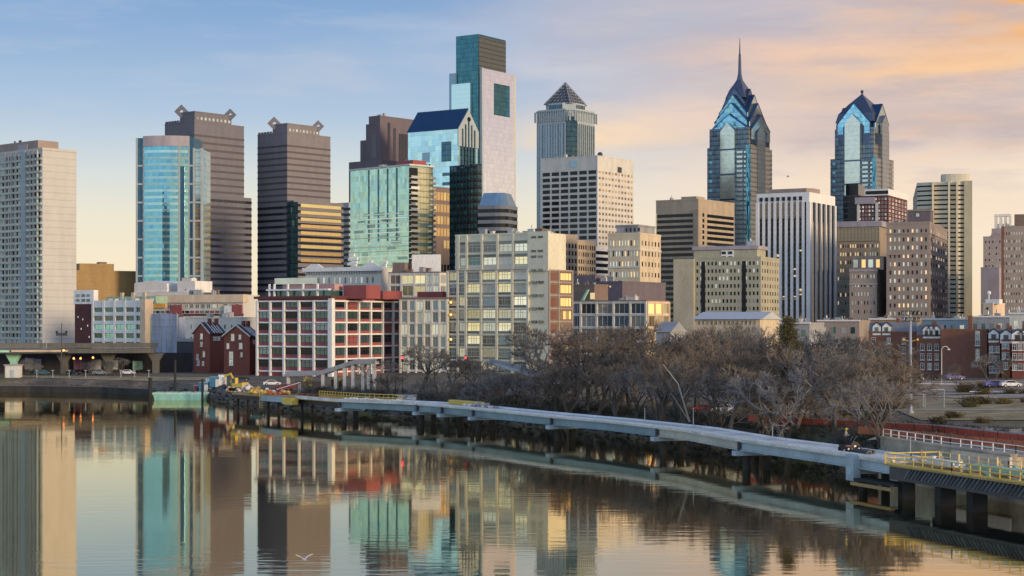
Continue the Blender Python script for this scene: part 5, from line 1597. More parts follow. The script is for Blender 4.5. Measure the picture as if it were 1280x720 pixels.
def grow_tree(seed, H=10.0, spread=.62, levels=6, multi=1, droop=0.0, trunk_frac=.22, leaf=False, twig_r=.022, side=3):
    r = random.Random(seed)
    tr, cr = MB(), MB()
    def rv(): return Vector((r.uniform(-1, 1), r.uniform(-1, 1), r.uniform(-1, 1)))
    def branch(p, d, ln, rd, lv):
        n = 3 if lv > 2 else 2
        mbx = tr if lv >= 4 else cr
        sides = 6 if lv >= 5 else (4 if lv >= 3 else 3)
        for i in range(n):
            d2 = (d + rv() * .16 + Vector((0, 0, .05 - droop * (levels - lv) * .05))).normalized()
            q = p + d2 * (ln / n)
            r1 = rd * (1 - .3 * (i + 1) / n)
            mbx.tube(p, q, rd * (1 - .3 * i / n), r1, sides, cap=False)
            if lv <= 2:
                for k in range(side if lv < 2 else 3):
                    t_ = r.random(); b0 = p.lerp(q, t_)
                    e = (d2 * .7 + rv() * .9 + Vector((0, 0, .15 - droop * .5))).normalized()
                    l2 = ln * r.uniform(.3, .75)
                    b1 = b0 + e * l2
                    cr.tube(b0, b1, twig_r, twig_r * .45, 3, cap=False)
                    if leaf:
                        for m_ in range(3):
                            c = b0.lerp(b1, r.random()); u = rv().normalized() * .13; w = rv().normalized() * .11
                            cr.face([c - u - w, c + u - w, c + u + w, c - u + w])
            p, d = q, d2
        if lv == 0: return
        nb = r.choice((2, 2, 3)) if lv > 1 else 3
        az0 = r.uniform(0, 6.28)
        for k in range(nb):
            a = az0 + 6.28 * k / nb + r.uniform(-.4, .4)
            o = d.orthogonal().normalized(); o = (Matrix.Rotation(a, 3, d) @ o)
            tilt = r.uniform(.5, 1.15) * spread
            nd = (d * math.cos(tilt) + o * math.sin(tilt)).normalized()
            branch(p, nd, ln * r.uniform(.68, .86), max(twig_r, rd * .62), lv - 1)
    for m_ in range(multi):
        lean = Vector((r.uniform(-.5, .5), r.uniform(-.5, .5), 1)) if multi > 1 else Vector((r.uniform(-.1, .1), r.uniform(-.1, .1), 1))
        branch(Vector((r.uniform(-.3, .3) * (multi > 1), r.uniform(-.3, .3) * (multi > 1), -.3)), lean.normalized(), H * trunk_frac, .26 if multi == 1 else .17, levels)
    top = max(v[2] for v in cr.v)
    k = H / top
    for m_ in (tr, cr):
        m_.v = [(x * k, y * k, z * k) for x, y, z in m_.v]
    return tr, cr

PROTO = []
for i, kw in enumerate((dict(seed=3), dict(seed=8, spread=.72), dict(seed=21, spread=.55), dict(seed=34, multi=3, levels=5, trunk_frac=.26),
                        dict(seed=41, multi=4, levels=5, spread=.7, trunk_frac=.22), dict(seed=55, spread=.8, droop=.35))):
    tr, cr = grow_tree(**kw)
    cm_ = [M['twig'], M['twig'], M['twigbrown'], M['twig'], M['twigbrown'], M['twigdark']][i]
    PROTO.append((tr.mesh('trunk', M['bark']), cr.mesh('crown', cm_), cr.mesh('crown', M['twigbrown'] if i != 2 else M['twig'])))
def evergreen(seed):
    r = random.Random(seed); tr, cr = MB(), MB()
    tr.tube((0, 0, -.3), (.1, 0, 9.2), .22, .04, 6)
    for i in range(230):
        z = 1.6 + 8.2 * (i / 230) ** .85
        a = r.uniform(0, 6.28); ln = (10.3 - z) * .36 * r.uniform(.5, 1.15) + .3
        p0 = Vector((0, 0, z)); p1 = Vector((math.cos(a) * ln, math.sin(a) * ln, z + ln * r.uniform(-.15, .35)))
        tr.tube(p0, p1, .035, .012, 3, cap=False)
        for k in range(int(16 + ln * 14)):
            c = p0.lerp(p1, r.uniform(.25, 1.05)) + Vector((r.uniform(-.25, .25), r.uniform(-.25, .25), r.uniform(-.2, .2)))
            u = Vector((r.uniform(-1, 1), r.uniform(-1, 1), r.uniform(-.4, 1))).normalized() * .2
            w = Vector((r.uniform(-1, 1), r.uniform(-1, 1), r.uniform(-1, 1))).normalized() * .05
            cr.face([c - w, c + w, c + u + w * .3, c + u - w * .3])
    return tr.mesh('trunk', M['bark']), cr.mesh('crown', M['olive']), None
EVER = evergreen(5)

def tree(px, D, top, proto, label, group=None, alt=False, wide=1.0, name='bare_tree', rz=None, lean=0, bark=None):
    X = PX(px, D); z = ground_z(X, D) - .1
    h = PZ(top, D) - z
    pr = EVER if proto == 'e' else PROTO[proto]
    root = T(empty(name, (X, D, z), RND.uniform(0, 6.28) if rz is None else rz), label, 'tree', group)
    k = h / 10.0
    for nm, me in (('trunk', pr[0]), ('crown', pr[2] if alt and pr[2] else pr[1])):
        inst(nm, me, root, scale=(k * wide, k * wide, k), rot=(lean, 0, 0))
    return root

SHD = [(300, 372), (420, 352), (470, 345), (560, 327), (640, 306), (700, 288), (760, 272), (800, 262), (860, 247), (925, 232), (1000, 217), (1060, 205), (1130, 192), (1280, 172)]
def shore_d(px):
    for (a, da), (b_, db) in zip(SHD, SHD[1:]):
        if px <= b_: return da + (db - da) * (px - a) / (b_ - a)
    return 172
# marked trees
tree(522, 356, 428, 1, 'broad bare tree with thick dark trunk before the white framed blocks', wide=1.5)
tree(488, 362, 447, 0, 'modest bare tree left of the broad bare tree, by the columned ramp', wide=1.2)
tree(548, 366, 437, 2, 'upright bare tree between the broad bare tree and the pale mast', wide=1.1)
tree(592, 352, 444, 4, 'bare many-stemmed tree just right of the pale mast', wide=1.2)
tree(562, 350, 441, 0, 'smaller bare tree just right of the broad one, by the pale mast')
tree(604, 346, 452, 3, 'low many-stemmed tree below the yellow balcony lamps of the loft', wide=1.2)
tree(648, 331, 462, 4, 'short leaning many-stemmed tree in front of the pale ramp', wide=1.3)
tree(672, 360, 400, 2, 'slender bare tree standing against the blank bay of the cream loft', wide=.7)
tree(700, 318, 440, 3, 'dark twisted many-stemmed tree at the end of the pale ramp', wide=1.1)
tree(737, 312, 412, 0, 'tall bare tree below the gold windows of the loft flank', alt=True)
tree(985, 268, 395, 'e', 'olive green evergreen, the only leafy crown above the thicket', name='evergreen_tree', wide=1.0)
tree(1003, 262, 418, 5, 'very dark dense tree below the olive evergreen', wide=1.25)
tree(1042, 268, 421, 5, 'dark spreading tree left of the floodlight pole', wide=1.3)
tree(832, 262, 432, 4, 'forked tree with one pale leaning limb in the middle of the thicket', wide=1.0)
tree(1236, 372, 441, 1, 'thin bare tree in front of the plain brick house end', wide=1.0)
tree(1262, 365, 446, 0, 'bare bushy tree in front of the orange red bay house', wide=1.2)
tree(1196, 376, 452, 3, 'small bare tree behind the street lamp', alt=True)
tree(1128, 360, 425, 2, 'bare tree directly behind the floodlight pole', alt=True)
# pale fallen limb leaning in the thicket
mb = MB()
P0 = Vector((PX(862, 250), 250, ground_z(PX(862, 250), 250) + .5))
P1 = Vector((PX(848, 250), 250.5, PZ(480, 250))); P2 = Vector((PX(830, 250), 251, PZ(456, 250)))
mb.tube(P0, P1, .13, .10, 6); mb.tube(P1, P2, .10, .04, 6); mb.tube(P0.lerp(P1, .6), Vector((PX(862, 250), 250, PZ(484, 250))), .08, .03, 5)
mb.tube(P0, Vector((PX(838, 250), 249, PZ(491, 250))), .08, .03, 5)
T(mb.build('fallen_limb', M['palebark']), 'pale bare limb leaning leftwards inside the thicket behind the boardwalk', 'dead branch')
# the thicket
LB = 'bare grey brown tree crowded into the riverside thicket behind the boardwalk'
GB = 'bare trees of the riverside thicket'
px = 690
while px < 1100:
    for row in range(3):
        if row == 1 and RND.random() < .3: continue
        p_ = px + RND.uniform(-9, 9)
        D = shore_d(p_) + (14, 34, 66)[row] + RND.uniform(-5, 9)
        top = (450, 426, 405)[row] + RND.uniform(-9, 14)
        if p_ > 1040: top += 8
        if 1005 < p_ < 1075 and row == 0: continue
        tree(p_, D, top, RND.choice((0, 1, 2, 3, 4, 0, 1) if row else (3, 4, 3, 0)), LB, GB, alt=RND.random() < (.25 if p_ < 860 else .42), wide=RND.uniform(.95, 1.3))
    px += 27
LB2 = 'small bare scrub tree along the bank left of the thicket'
for p_ in (478, 496, 545, 580, 592, 620, 634, 664, 684):
    D = shore_d(p_) + RND.uniform(12, 26)
    tree(p_, D, 466 + RND.uniform(-6, 10), RND.choice((3, 4)), LB2, 'scrub trees along the bank', alt=RND.random() < .4, wide=1.3)
LB3 = 'small leafless street tree on the left bank below the viaduct'
for p_ in (132, 141, 152, 176, 36, 48, 112):
    tree(p_, 498 + RND.uniform(-4, 4), 449 + RND.uniform(-4, 7), RND.choice((0, 2, 3)), LB3, 'small trees below the viaduct')

# undergrowth: brush along the bank, one mass
mb = MB(); r = random.Random(77)
def shore_pt(t_):
    n = len(pts); i = min(n - 2, int(t_ * (n - 1))); f = t_ * (n - 1) - i
    return (pts[i][0] + (pts[i + 1][0] - pts[i][0]) * f, pts[i][1] + (pts[i + 1][1] - pts[i][1]) * f)
near = [q for q in pts if 150 < q[1] < 382 and -56 < q[0] < 64]
for k in range(1500):
    x, y = r.choice(near)
    s = 1.5 + abs(r.gauss(0, 1)) * 9
    x += INL[0] * s + r.uniform(-1.2, 1.2); y += INL[1] * s + r.uniform(-1.2, 1.2)
    if y < 216 and s < 16: continue
    z = prof(s)
    hh = r.uniform(.6, 2.2)
    for j in range(14):
        d = Vector((r.uniform(-1, 1), r.uniform(-1, 1), r.uniform(.3, 1.3))).normalized() * hh * r.uniform(.5, 1)
        a0 = Vector((x + r.uniform(-.3, .3), y + r.uniform(-.3, .3), z)); a1 = a0 + d
        mb.tube(a0, a1, .03, .012, 3, mi=k % 3, cap=False)
        for q in range(2):
            c = a0.lerp(a1, r.uniform(.4, 1)); e = Vector((r.uniform(-1, 1), r.uniform(-1, 1), r.uniform(-.2, 1))).normalized() * hh * .35
            mb.tube(c, c + e, .02, .01, 3, mi=k % 3, cap=False)
for k in range(420):
    px_ = r.uniform(1040, 1290); x0_ = shore_d(px_); D_ = x0_ + r.choice((22, 26, 40, 44, 48, 60, 66)) + r.uniform(-2, 4)
    x, y = PX(px_, D_), D_; z = max(ground_z(x, y), 3.4) + .1; hh = r.uniform(.4, 1.1)
    for j in range(12):
        d = Vector((r.uniform(-1, 1), r.uniform(-1, 1), r.uniform(.3, 1.3))).normalized() * hh * r.uniform(.5, 1)
        a0 = Vector((x + r.uniform(-.4, .4), y + r.uniform(-.4, .4), z)); mb.tube(a0, a0 + d, .035, .015, 3, mi=k % 3, cap=False)
T(mb.build('undergrowth', [M['twigdark'], mat('dry brown brush', (.075, .055, .035), noise=.3), mat('dark olive brush', (.035, .042, .022), noise=.3)]), kind='stuff')
# riprap stones along the waterline
mb = MB()
allnear = [q for q in pts if 100 < q[1] < 470 and -150 < q[0] < 95]
for k in range(1400):
    x, y = r.choice(allnear); s = r.uniform(.2, 5)
    x += INL[0] * s + r.uniform(-1.3, 1.3); y += INL[1] * s + r.uniform(-1.3, 1.3)
    b0 = len(mb.v); mb.ball((x, y, prof(s) + r.uniform(-.1, .15)), r.uniform(.2, .55), 6, 4, mi=k % 2, sz=.6)
    for i in range(b0, len(mb.v)):
        v = mb.v[i]; mb.v[i] = (v[0] + r.uniform(-.12, .12), v[1] + r.uniform(-.12, .12), v[2] + r.uniform(-.08, .08))
T(mb.build('riprap', [mat('dark wet stone', (.05, .048, .042), noise=.3), mat('grey stone', (.12, .115, .10), noise=.3)]), kind='stuff')

# ================================================================ boardwalk over the water
M['girder'] = mat('pale blue grey painted steel', (.33, .41, .44), rough=.45, noise=.3, scale=.2, stretch=(1, 1, 1))
M['girderteal'] = mat('dulled teal painted steel', (.20, .29, .32), rough=.5, noise=.3, scale=.2, stretch=(1, 1, 1))
M['girdercream'] = mat('lit buff girder steel', (.46, .45, .38), rough=.5, noise=.15, scale=.15, stretch=(1, 1, 1))  # light on this pale span is put into its colour
M['deck'] = mat('fresh pale concrete deck', (.66, .64, .58), noise=.3, rough=.8, scale=.25, stretch=(1, 1, 1))
M['capc'] = mat('blue grey pier cap', (.42, .50, .55), noise=.12)
M['darkpier'] = mat('wet dark pier concrete', (.035, .034, .032), noise=.4)
M['yellow'] = mat('yellow painted guard rail', (.72, .50, .10), noise=.14, rough=.6)
M['yellowpale'] = mat('sun faded yellow rail', (.74, .60, .30), noise=.12, rough=.6)
M['orange'] = mat('safety orange plastic', (.50, .15, .07), noise=.35, scale=.6, rough=.6)
M['plank'] = mat('formwork timber', (.40, .27, .12), noise=.25)
DKZ = 4.0
def bw(px, py):
    D = 31900 / (py - HY)
    return Vector((PX(px, D), D, DKZ))
BP = [bw(*q) for q in ((292, 490.5), (330, 493.5), (372, 496.5), (425, 500.5), (480, 502.6), (522, 504.5), (553, 506.8), (592, 510.2), (640, 515.2), (690, 520), (760, 526.2), (822, 533), (857, 537), (925, 549), (1000, 559), (1070, 569), (1118, 576.5), (1200, 588), (1300, 602), (1420, 624))]
W_ = 4.6
def side(i):
    a = BP[max(0, i - 1)]; c = BP[min(len(BP) - 1, i + 1)]; d = (c - a).normalized()
    n = Vector((-d.y, d.x, 0))
    return n if n.y > 0 else -n         # towards the bank
NRM = [side(i) for i in range(len(BP))]
board = T(empty('boardwalk', (BP[9].x, BP[9].y, 0)), 'long pale blue steel girder boardwalk under construction over the river', 'boardwalk')
OFF = Vector((BP[9].x, BP[9].y, 0))
def strip(name, m, i0, i1, off0, off1, z0, z1, parent=board):
    """ribbon following the boardwalk between offsets off0..off1 (towards the bank) and heights z0..z1"""
    mb = MB(); n = i1 - i0
    for i in range(i0, i1 + 1):
        for off, z in ((off0, z0), (off1, z0), (off1, z1), (off0, z1)):
            p = BP[i] + NRM[i] * off - OFF; mb.v.append((p.x, p.y, z))
    for k in range(n):
        for j in range(4):
            q = (k * 4 + j, k * 4 + (j + 1) % 4, k * 4 + 4 + (j + 1) % 4, k * 4 + 4 + j)
            mb.f.append(q[::-1]); mb.m.append(0)
    mb.f.append((0, 1, 2, 3)); mb.m.append(0); mb.f.append(tuple(n * 4 + j for j in (3, 2, 1, 0))); mb.m.append(0)
    return mb.build(name, m, parent)
i_end = 16
strip('deck', M['deck'], 3, i_end, -.15, W_ + .15, DKZ - .28, DKZ)
strip('kerb', M['whitepaint'], 3, i_end, -.2, .12, DKZ - .02, DKZ + .24)
strip('kerb', M['whitepaint'], 3, i_end, W_ - .12, W_ + .2, DKZ - .02, DKZ + .24)
supp = [3, 5, 6, 7, 9, 11, 13, 15, 16]
gm_ = [M['girderteal'], M['girderteal'], M['girderteal'], M['girderteal'], M['girderteal'], M['girdercream'], M['girder'], M['girder']]
for (a, c), m in zip(zip(supp, supp[1:]), gm_):
    for off in (.15, W_ - .55):
        g = strip('girder', m, a, c, off, off + .3, DKZ - 1.3, DKZ - .3)
        strip('flange', m, a, c, off - .3, off + .6, DKZ - 1.43, DKZ - 1.302)
        strip('flange', m, a, c, off - .25, off + .55, DKZ - .42, DKZ - .282)
for i in supp[:-1]:
    d = Vector((NRM[i].y, -NRM[i].x, 0))
    mb = MB(); p = BP[i] - OFF
    mb.beam(p - NRM[i] * .9 + Vector((0, 0, -1.47)), p + NRM[i] * (W_ + .9) + Vector((0, 0, -1.47)), 1.0, .6)
    mb.build('pier_cap', M['capc'], board)
    for off in (.9, W_ - .9):
        q = p + NRM[i] * off
        MB().tube((q.x, q.y, -2), (q.x, q.y, DKZ - 2.2), .5, .5, 10).build('pier_column', M['darkpier'], board)
    if i < 15:
        q = p + NRM[i] * -.14
        MB().beam(q - d * .22 + Vector((0, 0, -.3)), q + d * .22 + Vector((0, 0, -.3)), .35, 1.5).build('girder_joint', M['steeldark'], board)
# big pale blue bearing block near the right end
p = BP[15] - OFF; d = (BP[16] - BP[15]).normalized()
MB().beam(p - NRM[15] * .35 - d * .9 + Vector((0, 0, .1)), p - NRM[15] * .35 + d * .9 + Vector((0, 0, .1)), .9, 2.9).build('bearing_block', M['girder'], board)
MB().beam(p + d * 1.2 - NRM[15] * 1.1 + Vector((0, 0, -2.8)), p + d * 9.5 - NRM[15] * .6 + Vector((0, 0, -2.8)), .5, .35).build('scaffold_plank', M['plank'], board)
MB().beam(p + d * 1.8 - NRM[15] * .2 + Vector((0, 0, -2.35)), p + d * 9.5 + NRM[15] * .6 + Vector((0, 0, -2.35)), 2.2, .3).build('scaffold_plank', M['darkpier'], board)
# right end: unfinished deck with dark formwork and yellow guard rails
strip('formwork_deck', M['plank'], 16, 19, -1.0, W_ + 1.2, DKZ - .45, DKZ - .25)
strip('fascia', M['steeldark'], 16, 19, -.6, -.3, DKZ - 1.9, DKZ - .46)
strip('fascia', M['steeldark'], 16, 19, W_, W_ + .3, DKZ - 1.9, DKZ - .46)
me_ = MB().box(-.05, .05, -.14, .02, -1.35, 0).mesh('form_bracket', mat('dull bracket steel', (.13, .145, .16), noise=.3, rand=.4))
for k in range(46):
    t_ = k / 46 * 2.4 + .35; i = 16 + int(t_); f = t_ - int(t_)
    p = BP[i].lerp(BP[i + 1], f) - NRM[i] * .62 - OFF
    o = inst('form_bracket', me_, board, (p.x, p.y, DKZ - .5), math.atan2(NRM[i].y, NRM[i].x) - math.pi / 2)
    o.rotation_euler = (rad(-10), rad(38), o.rotation_euler.z)
for px, w in ((1122, 1.3), (1170, 1.6), (1208, 1.5), (1300, 1.5)):
    # stout dark piers of the working platform
    best = min(((BP[i].lerp(BP[i + 1], f / 20)) for i in range(15, 19) for f in range(20)), key=lambda q: abs(q.x / q.y - (px - CX) / F))
    q = best - OFF + NRM[16] * 1.2
    MB().box(q.x - w * .5, q.x + w * .5, q.y - .8, q.y + 1.6, -2, DKZ - 1.95).build('platform_pier', M['darkpier'], board)
def railing(name, pts_, m, h=1.1, step=1.6, posts=True, label=None, cat=None, parent=None, r=.055, mids=(.55,), toe=True, kind='y'):
    mb = MB()
    for a, c in zip(pts_, pts_[1:]):
        for z in (h,) + tuple(h * q for q in mids):
            mb.tube(a + Vector((0, 0, z)), c + Vector((0, 0, z)), r, r, 4)
        if toe: mb.beam(a + Vector((0, 0, .2)), c + Vector((0, 0, .2)), .06, .2)
        L = (c - a).length; n = max(1, int(L / step))
        for k in range(n + 1):
            p = a.lerp(c, k / n); mb.beam(p + Vector((-.045, 0, h)), p + Vector((.045, 0, h)), .09, h)
    o = mb.build(name, m, parent)
    if label: T(o, label, cat)
    return o
RZ = Vector((0, 0, -.25))
railing('guard_rail', [BP[i] - NRM[i] * .95 - OFF + RZ for i in (16, 17, 18, 19)], M['yellow'], parent=board, r=.075)
railing('guard_rail', [BP[i] + NRM[i] * (W_ + 1.1) - OFF + RZ for i in (16, 17, 18, 19)], M['yellowpale'], parent=board, r=.07)
q0 = BP[16] - (BP[17] - BP[16]).normalized() * .3
railing('guard_rail', [q0 - NRM[16] * .95 - OFF + RZ, q0 + NRM[16] * 2.2 - OFF + RZ, q0 + NRM[16] * (W_ + 1.1) - OFF + RZ], M['yellow'], parent=board, r=.075)
# left end: timber platform, blue edge beam, yellow formwork box and rails
strip('platform_deck', M['plank'], 0, 3, -.4, W_ + .4, DKZ - .4, DKZ)
strip('edge_beam', M['girder'], 1, 2, -.75, -.42, DKZ - 1.2, DKZ - .1)
strip('edge_beam', M['deck'], 2, 5, -.5, -.22, DKZ - .25, DKZ + .35)
p = BP[2] - OFF; d = (BP[3] - BP[2]).normalized()
MB().beam(p - d * 3.0 - NRM[2] * 1.2 + Vector((0, 0, -.1)), p + d * 1.2 - NRM[2] * 1.2 + Vector((0, 0, -.1)), 1.4, 1.35).build('formwork_box', M['yellow'], board)
railing('guard_rail', [BP[i] + NRM[i] * (W_ + .3) - OFF for i in (2, 3, 4)], M['yellow'], parent=board, h=1.15, step=1.1, r=.09, mids=(.5, .25))
railing('guard_rail', [BP[i] - NRM[i] * .3 - OFF for i in (2, 3)], M['orange'], parent=board, h=.8, step=2.2, r=.06)
for i, off in ((0, 1), (0, 3.4), (1, 1), (1, 3.4), (2, 1), (2, 3.4)):
    q = BP[i] + NRM[i] * off - OFF
    MB().tube((q.x, q.y, -2), (q.x, q.y, DKZ - .4), .3, .3, 8).build('pier_column', M['darkpier'], board)
strip('under_beam', M['black'], 0, 3, .2, W_ - .2, DKZ - 1.3, DKZ - .41)
# small mooring post and yellow ladder hanging off the left platform
mb = MB(); q = BP[1] - NRM[1] * .7 - OFF
for s_ in (-.25, .25): mb.tube((q.x + s_, q.y, 1.2), (q.x + s_, q.y, DKZ + .8), .06, n=5)
for k in range(7): mb.tube((q.x - .25, q.y, 1.4 + k * .4), (q.x + .25, q.y, 1.4 + k * .4), .05, n=4)
mb.build('ladder', M['yellow'], board)
# bits and pieces lying on the deck: white sheeting, timber stack, rubble, poles
def deck_pos(px, off=1.5):
    best = min(((BP[i].lerp(BP[i + 1], f / 40), i) for i in range(len(BP) - 1) for f in range(40)), key=lambda q: abs(q[0].x / q[0].y - (px - CX) / F))
    return best[0] + NRM[best[1]] * off, best[1]
def pile(name, label, cat, px, off, L, w, h, ms, n=40, seed=1, group=None):
    c, i = deck_pos(px, off); r = random.Random(seed); mb = MB(); d = (BP[i + 1] - BP[i]).normalized()
    for k in range(n):
        u, v = r.uniform(-.5, .5) * L, r.uniform(-.5, .5) * w
        s = r.uniform(.12, .4); z = abs(r.gauss(0, .3)) * h * (1 - abs(u) / L)
        b0 = len(mb.v); q = d * u + NRM[i] * v
        mb.ball((q.x, q.y, z + s * .4), s, 6, 4, mi=r.randrange(len(ms)), sz=.7)
        for j in range(b0, len(mb.v)):
            x, y, zz = mb.v[j]; mb.v[j] = (x + r.uniform(-.1, .1), y + r.uniform(-.1, .1), max(0, zz + r.uniform(-.06, .06)))
    return T(mb.build(name, ms, None, c + Vector((0, 0, .004))), label, cat, group)
pile('rubble_heap', 'low heap of pale broken concrete on the boardwalk deck below the cream loft', 'rubble', 588, 2.0, 9, 2.5, 1.0, [M['whitepaint'], M['deck'], M['greywall']], 60, 3)
pile('snow_heap', 'scattered white sheeting heap on the deck left of the white van', 'rubble', 452, 2.4, 14, 2.5, .6, [M['whitepaint'], M['deck']], 50, 4)
def stack(label, px, off, L, m, n=4, seed=2):
    c, i = deck_pos(px, off); d = (BP[i + 1] - BP[i]).normalized(); mb = MB(); r = random.Random(seed)
    for k in range(n):
        for j in range(3):
            a = -d * L / 2 + NRM[i] * (j * .4 - .4) + d * r.uniform(-.5, .5); e = a + d * L
            mb.beam(a + Vector((0, 0, .22 + k * .2)), e + Vector((0, 0, .22 + k * .2)), .3, .17)
    return T(mb.build('timber_stack', m, None, c + Vector((0, 0, .02))), label, 'timber stack')
stack('yellow timber stack lying on the deck behind the girder below the loft', 562, 3.6, 12, M['yellow'], 4)
stack('loose dark bars lying on the deck left of the big blue bearing block', 1058, 2.2, 3.2, M['steeldark'], 2, 5)
stack('pale green formwork boards behind the right hand yellow rail', 1232, 1.6, 9, mat('pale green boards', (.36, .55, .42), noise=.2), 3, 6)
stack('white sheeted bundle behind the yellow rail near its left end', 1168, 1.4, 5, M['whitepaint'], 3, 7)
for px, h in ((837, 2.6), (778, 2.0), (930, 1.4), (1098, 2.2)):
    c, i = deck_pos(px, 3.9)
    mb = MB(); mb.tube((0, 0, 0), (0, 0, h), .07, .06, 6); mb.box(-.16, .16, -.16, .16, 0, .06); mb.ball((0, 0, h), .11, 6, 4)
    T(mb.build('marker_post', M['steel'], None, c), 'thin grey marker post on the boardwalk deck', 'post', 'thin marker posts on the deck')

# ---------------------------------------------------------------- worker and machine on the deck
def figure(name, loc, rz, J, Rr, clothes, parts):
    """body grown over a joint skeleton as one continuous skin"""
    root = empty(name, loc, rz)
    names = list(J); idx = {n: i for i, n in enumerate(names)}
    me = bpy.data.meshes.new('body'); me.from_pydata([J[n] for n in names], [(idx[a], idx[b_]) for a, b_ in clothes], [])
    o = inst('body', me, root)
    sk = o.modifiers.new('skin', 'SKIN')
    for i, n in enumerate(names):
        sv = me.skin_vertices[0].data[i]; sv.radius = (Rr[n], Rr[n] * .85); sv.use_root = (n == 'hip')
    ss = o.modifiers.new('sub', 'SUBSURF'); ss.levels = 1; ss.render_levels = 2
    return root, o
def person_mat(name, bands):
    m, t, p = _m(name); tc = t.nodes.new('ShaderNodeTexCoord'); sp = t.nodes.new('ShaderNodeSeparateXYZ'); t.links.new(tc.outputs['Object'], sp.inputs[0])
    r = t.nodes.new('ShaderNodeValToRGB'); r.color_ramp.interpolation = 'CONSTANT'
    while len(r.color_ramp.elements) < len(bands): r.color_ramp.elements.new(.5)
    for e, (z, c) in zip(r.color_ramp.elements, bands): e.position = z / 2; e.color = (*c, 1)
    t.links.new(nmath(t, 'MULTIPLY', sp.outputs[2], .5), r.inputs[0]); t.links.new(r.outputs[0], p.inputs['Base Color']); p.inputs['Roughness'].default_value = .85
    return m
SK = {'hip': (0, 0, .95), 'belly': (0, -.03, 1.12), 'chest': (0, -.08, 1.34), 'neck': (0, -.10, 1.50), 'head0': (0, -.12, 1.58), 'head1': (0, -.13, 1.72),
      'kneeL': (.12, -.06, .52), 'ankL': (.14, .02, .09), 'toeL': (.15, -.18, .05), 'kneeR': (-.12, .02, .52), 'ankR': (-.14, .08, .09), 'toeR': (-.15, -.12, .05), 'hL': (.1, 0, .9), 'hR': (-.1, 0, .9),
      'shL': (.19, -.08, 1.42), 'elL': (.27, -.16, 1.15), 'haL': (.18, -.42, 1.05), 'fiL': (.16, -.50, 1.04), 'shR': (-.19, -.08, 1.42), 'elR': (-.28, -.14, 1.14), 'haR': (-.18, -.40, 1.04), 'fiR': (-.16, -.48, 1.03)}
SR = {'hip': .16, 'belly': .15, 'chest': .17, 'neck': .07, 'head0': .09, 'head1': .10, 'kneeL': .075, 'ankL': .055, 'toeL': .045, 'kneeR': .075, 'ankR': .055, 'toeR': .045, 'hL': .11, 'hR': .11,
      'shL': .075, 'elL': .058, 'haL': .045, 'fiL': .03, 'shR': .075, 'elR': .058, 'haR': .045, 'fiR': .03}
SE = [('hip', 'belly'), ('belly', 'chest'), ('chest', 'neck'), ('neck', 'head0'), ('head0', 'head1'), ('hip', 'hL'), ('hL', 'kneeL'), ('kneeL', 'ankL'), ('ankL', 'toeL'), ('hip', 'hR'), ('hR', 'kneeR'), ('kneeR', 'ankR'), ('ankR', 'toeR'),
      ('chest', 'shL'), ('shL', 'elL'), ('elL', 'haL'), ('haL', 'fiL'), ('chest', 'shR'), ('shR', 'elR'), ('elR', 'haR'), ('haR', 'fiR')]
def person(px, off, dz, rz, label, mats_, hat, vest):
    c, i = deck_pos(px, off)
    root, o = figure('person', c + Vector((0, 0, dz)), rz, SK, SR, SE, None)
    o.data.materials.append(mats_)
    T(root, label, 'person')
    mb = MB(); mb.ball((0, -.13, 1.74), .145, 12, 7, sz=.9); mb.box(-.13, .13, -.34, -.2, 1.735, 1.76)
    mb.build('hard_hat', hat, root, smooth=False)
    if vest:
        mb = MB(); ring = lambda z, a, b_, cy: [(a * math.cos(k * math.pi / 6), cy + b_ * math.sin(k * math.pi / 6)) for k in range(12)]
        mb.prism(ring(0, .205, .175, -.04), 1.0, 1.24, 0, ring(0, .22, .185, -.07)); mb.prism(ring(0, .22, .185, -.07), 1.24, 1.47, 0, ring(0, .17, .13, -.09))
        mb.build('vest', vest, root)
    return root
hv = mat('fluorescent yellow cloth', (.75, .62, .03), noise=.1)
grey_clothes = person_mat('grey jacket and black trousers', [(0, (.02, .02, .022)), (.93, (.26, .25, .27)), (1.49, (.45, .28, .20))])
lime_clothes = person_mat('dark work clothes', [(0, (.03, .035, .05)), (.93, (.05, .06, .08)), (1.49, (.45, .28, .20))])
# black tracked machine the worker stands on
c, i = deck_pos(1042, 2.0)
mc = T(empty('site_machine', c, rad(28)), 'black ride-on site machine with white lamps standing on the boardwalk deck', 'machine')
mb = MB(); mb.extr([(-1.1, -.55, .35), (.9, -.55, .35), (1.15, -.55, .7), (.7, -.55, 1.1), (.1, -.55, 1.25), (-.3, -.55, .8), (-1.1, -.55, .8)], (0, 1.1, 0)); mb.build('body', M['black'], mc)
for x in (-.75, .75):
    for y in (-.62, .62):
        w = MB(); w.tube((0, -.13, 0), (0, .13, 0), .34, .34, 12); wo = w.build('wheel', mat('rubber', (.015, .015, .015)), mc, (x, y, .34))
        h_ = MB(); h_.tube((0, -.15, 0), (0, .15, 0), .14, .14, 8); h_.build('hub', M['steel'], wo)
MB().box(.2, .5, -.57, -.5, .55, .75).build('lamp_panel', M['whitepaint'], mc); MB().box(-.9, -.4, -.57, -.54, .85 - .25, .78).build('sticker', M['redpanel'], mc)
mb = MB()
for y in (-.3, .3): mb.tube((.3, y, 1.2), (.75, y, 1.75), .04)
mb.tube((.75, -.35, 1.75), (.75, .35, 1.75), .045); mb.build('handle', M['steeldark'], mc)
person(1037.5, 2.0, .8, rad(60), 'worker in a grey jacket and yellow hard hat standing on the black machine', grey_clothes, hv, None)
person(1217, W_ + 2.8, .15, rad(10), 'worker in a lime yellow vest behind the right hand guard rails', lime_clothes, hv, hv)
# platform that worker stands on
c, i = deck_pos(1217, W_ + 2.8)

